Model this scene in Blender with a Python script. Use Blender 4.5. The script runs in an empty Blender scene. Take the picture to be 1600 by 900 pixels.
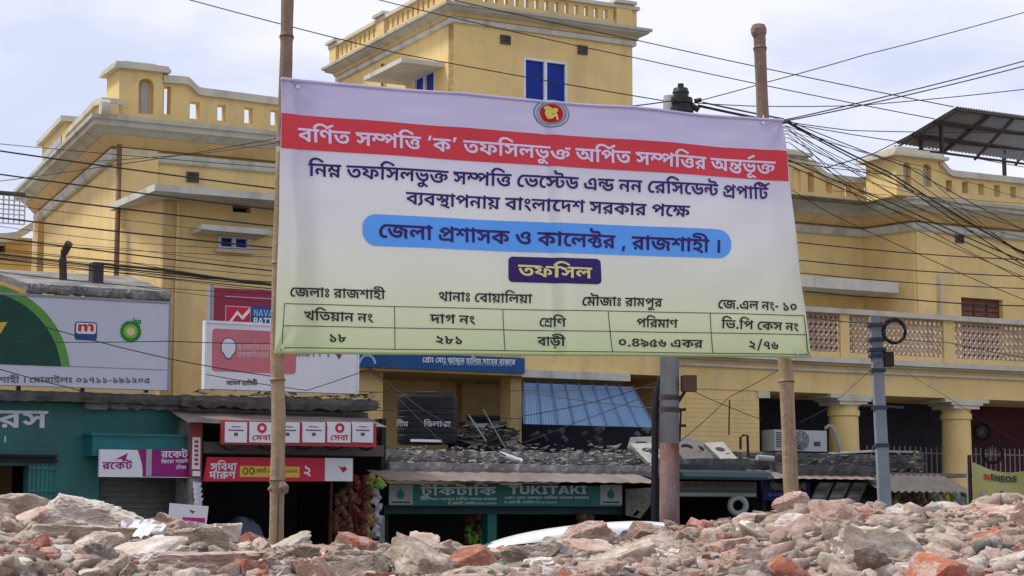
import bpy, math, random
import numpy as np
from mathutils import Vector, geometry, noise as mnoise
R = random.Random(7)
scene = bpy.context.scene
C = scene.collection

# ------------------------------------------------------------------ camera
CAMZ = 1.6
PITCH = math.atan(365 / 3000.0)
FPX = 3000.0
cam_d = bpy.data.cameras.new('camera')
cam_d.sensor_width = 36.0
cam_d.lens = 36.0 * FPX / 1600.0
cam_d.clip_start = 0.1
cam_d.clip_end = 3000
cam = bpy.data.objects.new('camera', cam_d)
C.objects.link(cam)
cam.location = (0, 0, CAMZ)
cam.rotation_euler = (math.pi / 2 + PITCH, 0, 0)
scene.camera = cam

# ------------------------------------------------------------------ light
scene.view_settings.view_transform = 'Standard'
scene.view_settings.look = 'None'
scene.view_settings.exposure = 0.36
scene.view_settings.gamma = 1
SUN_EL, SUN_AZ = math.radians(58), math.radians(-78)     # azimuth from +Y, clockwise
world = bpy.data.worlds.new('World')
scene.world = world
world.use_nodes = True
wn, wl = world.node_tree.nodes, world.node_tree.links
wn.clear()
wo = wn.new('ShaderNodeOutputWorld')
bg = wn.new('ShaderNodeBackground')
bg.inputs['Strength'].default_value = 0.1
sky = wn.new('ShaderNodeTexSky')
sky.sky_type = 'NISHITA'
sky.sun_disc = False
sky.sun_elevation = SUN_EL
sky.sun_rotation = SUN_AZ
sky.air_density = 1.0
sky.dust_density = 2.0
tc = wn.new('ShaderNodeTexCoord')
mp = wn.new('ShaderNodeMapping')
mp.inputs['Scale'].default_value = (2.2, 2.2, 5.5)
cn = wn.new('ShaderNodeTexNoise')
cn.inputs['Scale'].default_value = 2.3
cn.inputs['Detail'].default_value = 7
cn.inputs['Roughness'].default_value = 0.55
cr = wn.new('ShaderNodeValToRGB')
cr.color_ramp.elements[0].position = 0.30
cr.color_ramp.elements[0].color = (0.88, 0.88, 0.88, 1)
cr.color_ramp.elements[1].position = 0.62
cr.color_ramp.elements[1].color = (1, 1, 1, 1)
cm = wn.new('ShaderNodeMixRGB')
cc = wn.new('ShaderNodeValToRGB')
cc.color_ramp.elements[0].position = 0.42
cc.color_ramp.elements[0].color = (5.7, 6.15, 7.8, 1)
cc.color_ramp.elements[1].position = 0.60
cc.color_ramp.elements[1].color = (7.4, 7.5, 8.5, 1)
wl.new(tc.outputs['Generated'], mp.inputs['Vector'])
wl.new(mp.outputs[0], cn.inputs['Vector'])
wl.new(cn.outputs['Fac'], cr.inputs[0])
wl.new(cn.outputs['Fac'], cc.inputs[0])
wl.new(cr.outputs[0], cm.inputs['Fac'])
wl.new(sky.outputs[0], cm.inputs[1])
wl.new(cc.outputs[0], cm.inputs[2])
wl.new(cm.outputs[0], bg.inputs['Color'])
wl.new(bg.outputs[0], wo.inputs['Surface'])

sun_d = bpy.data.lights.new('sun', 'SUN')
sun_d.energy = 2.8
sun_d.angle = math.radians(10)
sun_d.color = (1.0, 0.95, 0.88)
sun = bpy.data.objects.new('sun', sun_d)
C.objects.link(sun)
sv = Vector((math.sin(SUN_AZ) * math.cos(SUN_EL), math.cos(SUN_AZ) * math.cos(SUN_EL), math.sin(SUN_EL)))
sun.rotation_euler = sv.to_track_quat('Z', 'Y').to_euler()
sun.location = (-10, 10, 30)

# ------------------------------------------------------------------ measuring
cp, sp_ = math.cos(PITCH), math.sin(PITCH)

def ray(px, py):
    a, b = (px - 800.0) / FPX, (450.0 - py) / FPX
    return Vector((a, cp - b * sp_, sp_ + b * cp))

def P(px, py, Y):
    d = ray(px, py)
    return Vector((0, 0, CAMZ)) + d * (Y / d.y)

def mpp(Y):
    return Y / 3022.0

class Plane:
    """vertical wall plane through world (x, y) running along (dx, dy); n points outwards"""
    def __init__(s, x, y, dx, dy):
        L = math.hypot(dx, dy)
        s.x, s.y, s.dx, s.dy = x, y, dx / L, dy / L
        s.nx, s.ny = s.dy, -s.dx
    def pt(s, a, z, n=0.0):
        return Vector((s.x + s.dx * a + s.nx * n, s.y + s.dy * a + s.ny * n, z))
    def sz(s, px, py, n=0.0):
        d = ray(px, py)
        ox, oy = s.x + s.nx * n, s.y + s.ny * n
        # (d*t - o) . n = 0
        t = (ox * s.nx + oy * s.ny) / (d.x * s.nx + d.y * s.ny)
        x, y = d.x * t, d.y * t
        return ((x - ox) * s.dx + (y - oy) * s.dy, CAMZ + d.z * t)
    def Y(s, px, n=0.0):
        a, z = s.sz(px, 815, n)
        return s.pt(a, z, n).y

def plane_at(px, Y, slope=0.53):
    p = P(px, 815, Y)
    return Plane(p.x, p.y, 1.0, slope)

# ------------------------------------------------------------------ materials
MATS = {}

def mat(name, c1, c2=None, rough=0.85, scale=3.0, stain=None, stain_amt=0.4, stain_scale=(1.2, 1.2, 0.25),
        bump=0.15, bscale=25.0, metal=0.0, spec=0.3, rnd=0.0, speck=None, speck_amt=0.3, speck_scale=30.0):
    if name in MATS:
        return MATS[name]
    m = bpy.data.materials.new(name)
    m.use_nodes = True
    n, l = m.node_tree.nodes, m.node_tree.links
    b = n['Principled BSDF']
    b.inputs['Roughness'].default_value = rough
    b.inputs['Metallic'].default_value = metal
    b.inputs['Specular IOR Level'].default_value = spec
    t = n.new('ShaderNodeTexCoord')
    vec = t.outputs['Object']
    c2 = c2 or tuple(x * 0.8 for x in c1)
    def noise(sc, det=5, rg=0.6, v=None):
        q = n.new('ShaderNodeTexNoise')
        q.inputs['Scale'].default_value = sc
        q.inputs['Detail'].default_value = det
        q.inputs['Roughness'].default_value = rg
        l.new(v or vec, q.inputs['Vector'])
        return q.outputs['Fac']
    def ramp(f, a, z):
        q = n.new('ShaderNodeMapRange')
        q.inputs['From Min'].default_value = a
        q.inputs['From Max'].default_value = z
        l.new(f, q.inputs['Value'])
        return q.outputs['Result']
    def mix(f, x, y):
        q = n.new('ShaderNodeMixRGB')
        for sock, val in ((q.inputs['Fac'], f), (q.inputs['Color1'], x), (q.inputs['Color2'], y)):
            if isinstance(val, (int, float)):
                sock.default_value = val
            elif isinstance(val, tuple):
                sock.default_value = (*val, 1)
            else:
                l.new(val, sock)
        return q.outputs[0]
    def mul(f, k):
        q = n.new('ShaderNodeMath')
        q.operation = 'MULTIPLY'
        l.new(f, q.inputs[0])
        q.inputs[1].default_value = k
        return q.outputs[0]
    if rnd:
        oi = n.new('ShaderNodeObjectInfo')
        ad = n.new('ShaderNodeVectorMath')
        ad.operation = 'ADD'
        sc_ = n.new('ShaderNodeVectorMath')
        sc_.operation = 'SCALE'
        cb = n.new('ShaderNodeCombineXYZ')
        for i in range(3):
            l.new(oi.outputs['Random'], cb.inputs[i])
        l.new(cb.outputs[0], sc_.inputs[0])
        sc_.inputs['Scale'].default_value = 37.0
        l.new(t.outputs['Object'], ad.inputs[0])
        l.new(sc_.outputs[0], ad.inputs[1])
        vec = ad.outputs[0]
    col = mix(ramp(noise(scale), 0.35, 0.68), tuple(c1), tuple(c2))
    if speck:
        col = mix(mul(ramp(noise(speck_scale, 3), 0.52, 0.62), speck_amt), col, tuple(speck))
    if stain:
        mpn = n.new('ShaderNodeMapping')
        mpn.inputs['Scale'].default_value = stain_scale
        l.new(vec, mpn.inputs['Vector'])
        col = mix(mul(ramp(noise(2.2, 6, 0.65, mpn.outputs[0]), 0.5, 0.75), stain_amt), col, tuple(stain))
    if rnd:
        q = n.new('ShaderNodeMapRange')
        l.new(oi.outputs['Random'], q.inputs['Value'])
        q.inputs['To Min'].default_value = 1 - rnd
        q.inputs['To Max'].default_value = 1 + rnd
        hs = n.new('ShaderNodeHueSaturation')
        l.new(q.outputs['Result'], hs.inputs['Value'])
        l.new(col, hs.inputs['Color'])
        col = hs.outputs[0]
    l.new(col, b.inputs['Base Color'])
    if bump:
        bp = n.new('ShaderNodeBump')
        bp.inputs['Strength'].default_value = bump
        bp.inputs['Distance'].default_value = 0.02
        l.new(noise(bscale, 6, 0.65), bp.inputs['Height'])
        l.new(bp.outputs[0], b.inputs['Normal'])
    MATS[name] = m
    return m

YEL = mat('yellow_limewash', (0.76, 0.565, 0.245), (0.69, 0.50, 0.20), scale=0.8, stain=(0.42, 0.33, 0.21), stain_amt=0.5, speck=(0.62, 0.46, 0.24), speck_amt=.5, speck_scale=2.2)
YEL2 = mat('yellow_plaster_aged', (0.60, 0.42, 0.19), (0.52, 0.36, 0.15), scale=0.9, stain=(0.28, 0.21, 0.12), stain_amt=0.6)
CREAM = mat('cream_trim', (0.60, 0.56, 0.44), (0.50, 0.47, 0.38), scale=1.5, stain=(0.2, 0.19, 0.16), stain_amt=0.55)
GREYTRIM = mat('grey_cornice', (0.47, 0.46, 0.385), (0.39, 0.375, 0.31), scale=1.2, stain=(0.14, 0.13, 0.11), stain_amt=0.6)
PALE = mat('pale_canopy_edge', (0.58, 0.575, 0.51), (0.48, 0.475, 0.42), scale=1.5, stain=(0.16, 0.17, 0.14), stain_amt=0.7)
NICHE = mat('niche_grey', (0.42, 0.42, 0.42), (0.36, 0.36, 0.37), scale=3)
CONC = mat('weathered_concrete', (0.25, 0.24, 0.225), (0.13, 0.125, 0.12), scale=2.5, stain=(0.045, 0.045, 0.045), stain_amt=0.7,
           stain_scale=(1, 1, 1), bump=0.6, speck=(0.4, 0.38, 0.35), speck_amt=0.4, speck_scale=14)
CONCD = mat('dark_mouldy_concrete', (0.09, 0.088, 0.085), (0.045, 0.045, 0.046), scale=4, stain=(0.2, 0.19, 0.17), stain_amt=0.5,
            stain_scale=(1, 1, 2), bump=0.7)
BLUEW = mat('blue_window_panel', (0.005, 0.03, 0.30), (0.003, 0.02, 0.21), rough=0.45, scale=2, bump=0.05, spec=0.2)
WHITEF = mat('white_frame', (0.7, 0.72, 0.75), (0.6, 0.62, 0.66), rough=0.5, scale=5, bump=0.03)
GLASSD = mat('dark_glass', (0.02, 0.03, 0.07), (0.01, 0.015, 0.03), rough=0.12, scale=2, bump=0.0, spec=0.6)
DARK = mat('dark_opening', (0.015, 0.016, 0.02), (0.01, 0.01, 0.012), scale=3)
VENT = mat('vent_grille', (0.12, 0.11, 0.09), (0.07, 0.06, 0.05), scale=8)
PIPE = mat('brown_downpipe', (0.20, 0.12, 0.05), (0.15, 0.09, 0.04), rough=0.5, scale=5)
WOODB = mat('brown_wood_shutter', (0.16, 0.065, 0.035), (0.11, 0.045, 0.03), scale=5, rough=0.6)
MAROON = mat('maroon_wall', (0.085, 0.022, 0.026), (0.05, 0.014, 0.018), scale=1)
JALI = mat('jali_stone', (0.54, 0.44, 0.35), (0.42, 0.32, 0.27), scale=6, stain=(0.12, 0.08, 0.08), stain_amt=0.5)
TEAL = mat('teal_painted_wall', (0.035, 0.165, 0.15), (0.026, 0.12, 0.115), scale=1.2, stain=(0.05, 0.065, 0.06), stain_amt=0.75,
           stain_scale=(1, 1, 0.5), rough=0.7)
TEALB = mat('bright_teal_metal', (0.012, 0.16, 0.17), (0.01, 0.11, 0.12), scale=2, rough=0.45, stain=(0.12, 0.16, 0.15), stain_amt=0.4)
TEALD = mat('dark_teal_paint', (0.008, 0.045, 0.05), (0.006, 0.028, 0.032), scale=2, rough=0.6)
TEALS = mat('teal_sign_face', (0.008, 0.12, 0.10), (0.006, 0.085, 0.075), scale=2, rough=0.5)
SHUT = mat('grey_rolling_shutter', (0.10, 0.105, 0.10), (0.065, 0.07, 0.07), scale=3, rough=0.5, metal=0.3)
BLACKP = mat('black_plastic', (0.018, 0.019, 0.024), (0.012, 0.012, 0.016), rough=0.6, scale=3, spec=0.2, bump=0.05)
TIN = mat('rusty_tin', (0.23, 0.19, 0.165), (0.15, 0.115, 0.10), scale=2.5, stain=(0.20, 0.085, 0.045), stain_amt=0.5, rough=0.6,
          stain_scale=(1, 1, 1))
TINB = mat('blue_tin', (0.075, 0.15, 0.27), (0.062, 0.125, 0.23), scale=1.5, rough=0.45, stain=(0.16, 0.2, 0.27), stain_amt=0.4)
TING = mat('grey_tin_underside', (0.15, 0.14, 0.125), (0.12, 0.115, 0.105), scale=1.5, rough=0.6, stain=(0.1, 0.07, 0.05), stain_amt=0.4)
RUSTFR = mat('dark_rust_steel', (0.045, 0.022, 0.02), (0.03, 0.014, 0.012), scale=5, rough=0.7)
WIRE = mat('black_cable', (0.02, 0.018, 0.018), (0.012, 0.012, 0.012), rough=0.6, scale=5, bump=0)
WHITEP = mat('white_print', (0.66, 0.67, 0.70), (0.60, 0.61, 0.65), rough=0.5, scale=1.5, bump=0.02)
GREYP = mat('billboard_grey_print', (0.50, 0.52, 0.60), (0.46, 0.48, 0.56), rough=0.5, scale=1.0, bump=0.02)
REDP = mat('red_print', (0.50, 0.015, 0.045), (0.42, 0.012, 0.035), rough=0.5, scale=2, bump=0.02)
PINKP = mat('pink_print', (0.55, 0.16, 0.19), (0.47, 0.13, 0.16), rough=0.5, scale=2, bump=0.02)
MARP = mat('maroon_print', (0.25, 0.02, 0.05), (0.19, 0.015, 0.04), rough=0.5, scale=2, bump=0.02)
PURP = mat('magenta_print', (0.24, 0.006, 0.15), (0.19, 0.005, 0.12), rough=0.5, scale=2, bump=0.02)
GRNP = mat('green_print', (0.10, 0.30, 0.05), (0.08, 0.24, 0.045), rough=0.5, scale=2, bump=0.02)
GRND = mat('dark_green_print', (0.004, 0.055, 0.035), (0.003, 0.04, 0.026), rough=0.5, scale=2, bump=0.02)
YELP = mat('yellow_print', (0.62, 0.42, 0.06), (0.52, 0.35, 0.05), rough=0.5, scale=2, bump=0.02)
BLUP = mat('blue_print', (0.006, 0.07, 0.22), (0.005, 0.055, 0.18), rough=0.5, scale=2, bump=0.02)
NAVP = mat('navy_print', (0.012, 0.022, 0.10), (0.01, 0.016, 0.08), rough=0.5, scale=2, bump=0.0)
BLKP = mat('black_print', (0.03, 0.03, 0.035), (0.02, 0.02, 0.025), rough=0.5, scale=2, bump=0.0)
TLP = mat('pale_teal_lettering', (0.42, 0.50, 0.48), (0.34, 0.42, 0.40), rough=0.6, scale=4, bump=0.0)

# ------------------------------------------------------------------ objects
def new_obj(name, data, parent=None):
    o = bpy.data.objects.new(name, data)
    C.objects.link(o)
    if parent:
        o.parent = parent
    return o

def world_of(o):
    v = Vector((0, 0, 0))
    while o:
        v += o.location
        o = o.parent
    return v

def tag(o, label=None, cat=None, group=None, kind=None):
    if label:
        o['label'] = label
    if cat:
        o['category'] = cat
    if group:
        o['group'] = group
    if kind:
        o['kind'] = kind
    return o

def thing(name, loc, label, cat, group=None):
    o = new_obj(name, None)
    o.location = loc
    return tag(o, label, cat, group)

class MB:
    def __init__(s):
        s.v, s.f, s.uv = [], [], None
    def add(s, vs, fs):
        k = len(s.v)
        s.v += [tuple(p) for p in vs]
        s.f += [tuple(i + k for i in f) for f in fs]
        return s
    def hexa(s, p):
        """p: 8 points, bottom ring 0-3 then top ring 4-7"""
        return s.add(p, [(0, 3, 2, 1), (4, 5, 6, 7), (0, 1, 5, 4), (1, 2, 6, 5), (2, 3, 7, 6), (3, 0, 4, 7)])
    def box(s, x0, x1, y0, y1, z0, z1):
        return s.hexa([(x0, y0, z0), (x1, y0, z0), (x1, y1, z0), (x0, y1, z0), (x0, y0, z1), (x1, y0, z1), (x1, y1, z1), (x0, y1, z1)])
    def pbox(s, pl, a0, a1, z0, z1, n0, n1):
        return s.hexa([pl.pt(a0, z0, n1), pl.pt(a1, z0, n1), pl.pt(a1, z0, n0), pl.pt(a0, z0, n0),
                       pl.pt(a0, z1, n1), pl.pt(a1, z1, n1), pl.pt(a1, z1, n0), pl.pt(a0, z1, n0)])
    def ppx(s, pl, px0, py0, px1, py1, n0, n1):
        """box whose FRONT face is measured in the photograph: top-left (px0, py0), right px1, bottom-left (px0, py1)"""
        a0, zt = pl.sz(px0, py0, n1)
        _, zb = pl.sz(px0, py1, n1)
        a1, _ = pl.sz(px1, (py0 + py1) / 2, n1)
        return s.pbox(pl, a0, a1, zb, zt, n0, n1)
    def tube(s, pts, r, seg=8, caps=True):
        pts = [Vector(p) for p in pts]
        rs = r if isinstance(r, (list, tuple)) else [r] * len(pts)
        rings = []
        for i, p in enumerate(pts):
            t = (pts[min(i + 1, len(pts) - 1)] - pts[max(i - 1, 0)]).normalized()
            up = Vector((0, 0, 1)) if abs(t.z) < 0.9 else Vector((1, 0, 0))
            a = t.cross(up).normalized()
            b = t.cross(a).normalized()
            rings.append([p + (a * math.cos(2 * math.pi * k / seg) + b * math.sin(2 * math.pi * k / seg)) * rs[i] for k in range(seg)])
        vs = [q for g in rings for q in g]
        fs = [(i * seg + k, i * seg + (k + 1) % seg, (i + 1) * seg + (k + 1) % seg, (i + 1) * seg + k) for i in range(len(pts) - 1) for k in range(seg)]
        if caps:
            fs += [tuple(range(seg))[::-1], tuple((len(pts) - 1) * seg + k for k in range(seg))]
        return s.add(vs, fs)
    def lathe(s, c, prof, seg=24):
        vs = [(c[0] + r * math.cos(2 * math.pi * k / seg), c[1] + r * math.sin(2 * math.pi * k / seg), c[2] + z) for r, z in prof for k in range(seg)]
        fs = [(i * seg + k, i * seg + (k + 1) % seg, (i + 1) * seg + (k + 1) % seg, (i + 1) * seg + k) for i in range(len(prof) - 1) for k in range(seg)]
        fs += [tuple(range(seg))[::-1], tuple((len(prof) - 1) * seg + k for k in range(seg))]
        return s.add(vs, fs)
    def build(s, name, m, parent=None, loc=None, smooth=False, kind=None):
        o0 = world_of(parent) if parent else Vector(loc or (0, 0, 0))
        me = bpy.data.meshes.new(name)
        v = [(p[0] - o0.x, p[1] - o0.y, p[2] - o0.z) for p in s.v]
        me.from_pydata(v, [], s.f)
        me.materials.append(m)
        if smooth:
            me.polygons.foreach_set('use_smooth', [True] * len(me.polygons))
        me.update()
        o = new_obj(name, me, parent)
        if not parent and loc is not None:
            o.location = o0
        if kind:
            o['kind'] = kind
        return o

def cdt(outer, holes):
    vs, es = [], []
    for ring in [outer] + holes:
        k = len(vs)
        vs += [Vector(p) for p in ring]
        es += [(k + i, k + (i + 1) % len(ring)) for i in range(len(ring))]
    v2, _, f2, *_ = geometry.delaunay_2d_cdt(vs, es, [], 0, 1e-6)
    def inside(p, ring):
        c = False
        for i in range(len(ring)):
            x0, y0 = ring[i - 1]
            x1, y1 = ring[i]
            if (y0 > p[1]) != (y1 > p[1]) and p[0] < (x1 - x0) * (p[1] - y0) / (y1 - y0) + x0:
                c = not c
        return c
    out = []
    for f in f2:
        cx = sum(v2[i][0] for i in f) / len(f)
        cy = sum(v2[i][1] for i in f) / len(f)
        if inside((cx, cy), outer) and not any(inside((cx, cy), h) for h in holes):
            out.append(f)
    return v2, out

def plate(mb, pl, outer, holes, n0, n1):
    """extruded wall plate in a plane: outer and holes are (s, z) rings"""
    v2, fs = cdt(outer, holes)
    k = len(v2)
    mb.add([pl.pt(p[0], p[1], n1) for p in v2] + [pl.pt(p[0], p[1], n0) for p in v2],
           [tuple(f) for f in fs] + [tuple(i + k for i in f)[::-1] for f in fs])
    for ring in [outer] + holes:
        m = len(ring)
        mb.add([pl.pt(p[0], p[1], n1) for p in ring] + [pl.pt(p[0], p[1], n0) for p in ring],
               [(i, (i + 1) % m, m + (i + 1) % m, m + i) for i in range(m)])
    return mb

def ribbon(mb, pl, top, th, n0, n1):
    """coping that follows a curve (s, z) with thickness th below it"""
    for i in range(len(top) - 1):
        (a, z), (b, w) = top[i], top[i + 1]
        mb.hexa([pl.pt(a, z - th, n1), pl.pt(b, w - th, n1), pl.pt(b, w - th, n0), pl.pt(a, z - th, n0),
                 pl.pt(a, z, n1), pl.pt(b, w, n1), pl.pt(b, w, n0), pl.pt(a, z, n0)])
    return mb

def molding(mb, path, prof, closed=False):
    """sweep a profile [(n, z)] along a plan path [(x, y)], mitred at the corners; outwards = right of travel"""
    m, k = len(path), len(prof)
    rings = []
    for i in range(m):
        p = Vector(path[i])
        d0 = (p - Vector(path[i - 1])).normalized() if i or closed else None
        d1 = (Vector(path[(i + 1) % m]) - p).normalized() if i < m - 1 or closed else None
        d0 = d0 or d1
        d1 = d1 or d0
        n0, n1 = Vector((d0.y, -d0.x)), Vector((d1.y, -d1.x))
        b = n0 + n1
        b = b / max(0.3, (b.length_squared / 2))
        rings.append([(p.x + b.x * n, p.y + b.y * n, z) for n, z in prof])
    vs = [q for r in rings for q in r]
    fs = []
    for i in range(m if closed else m - 1):
        j = (i + 1) % m
        for q in range(k):
            w = (q + 1) % k
            fs.append((i * k + q, j * k + q, j * k + w, i * k + w))
    if not closed:
        fs += [tuple(range(k)), tuple(range((m - 1) * k, m * k))[::-1]]
    return mb.add(vs, fs)

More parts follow.
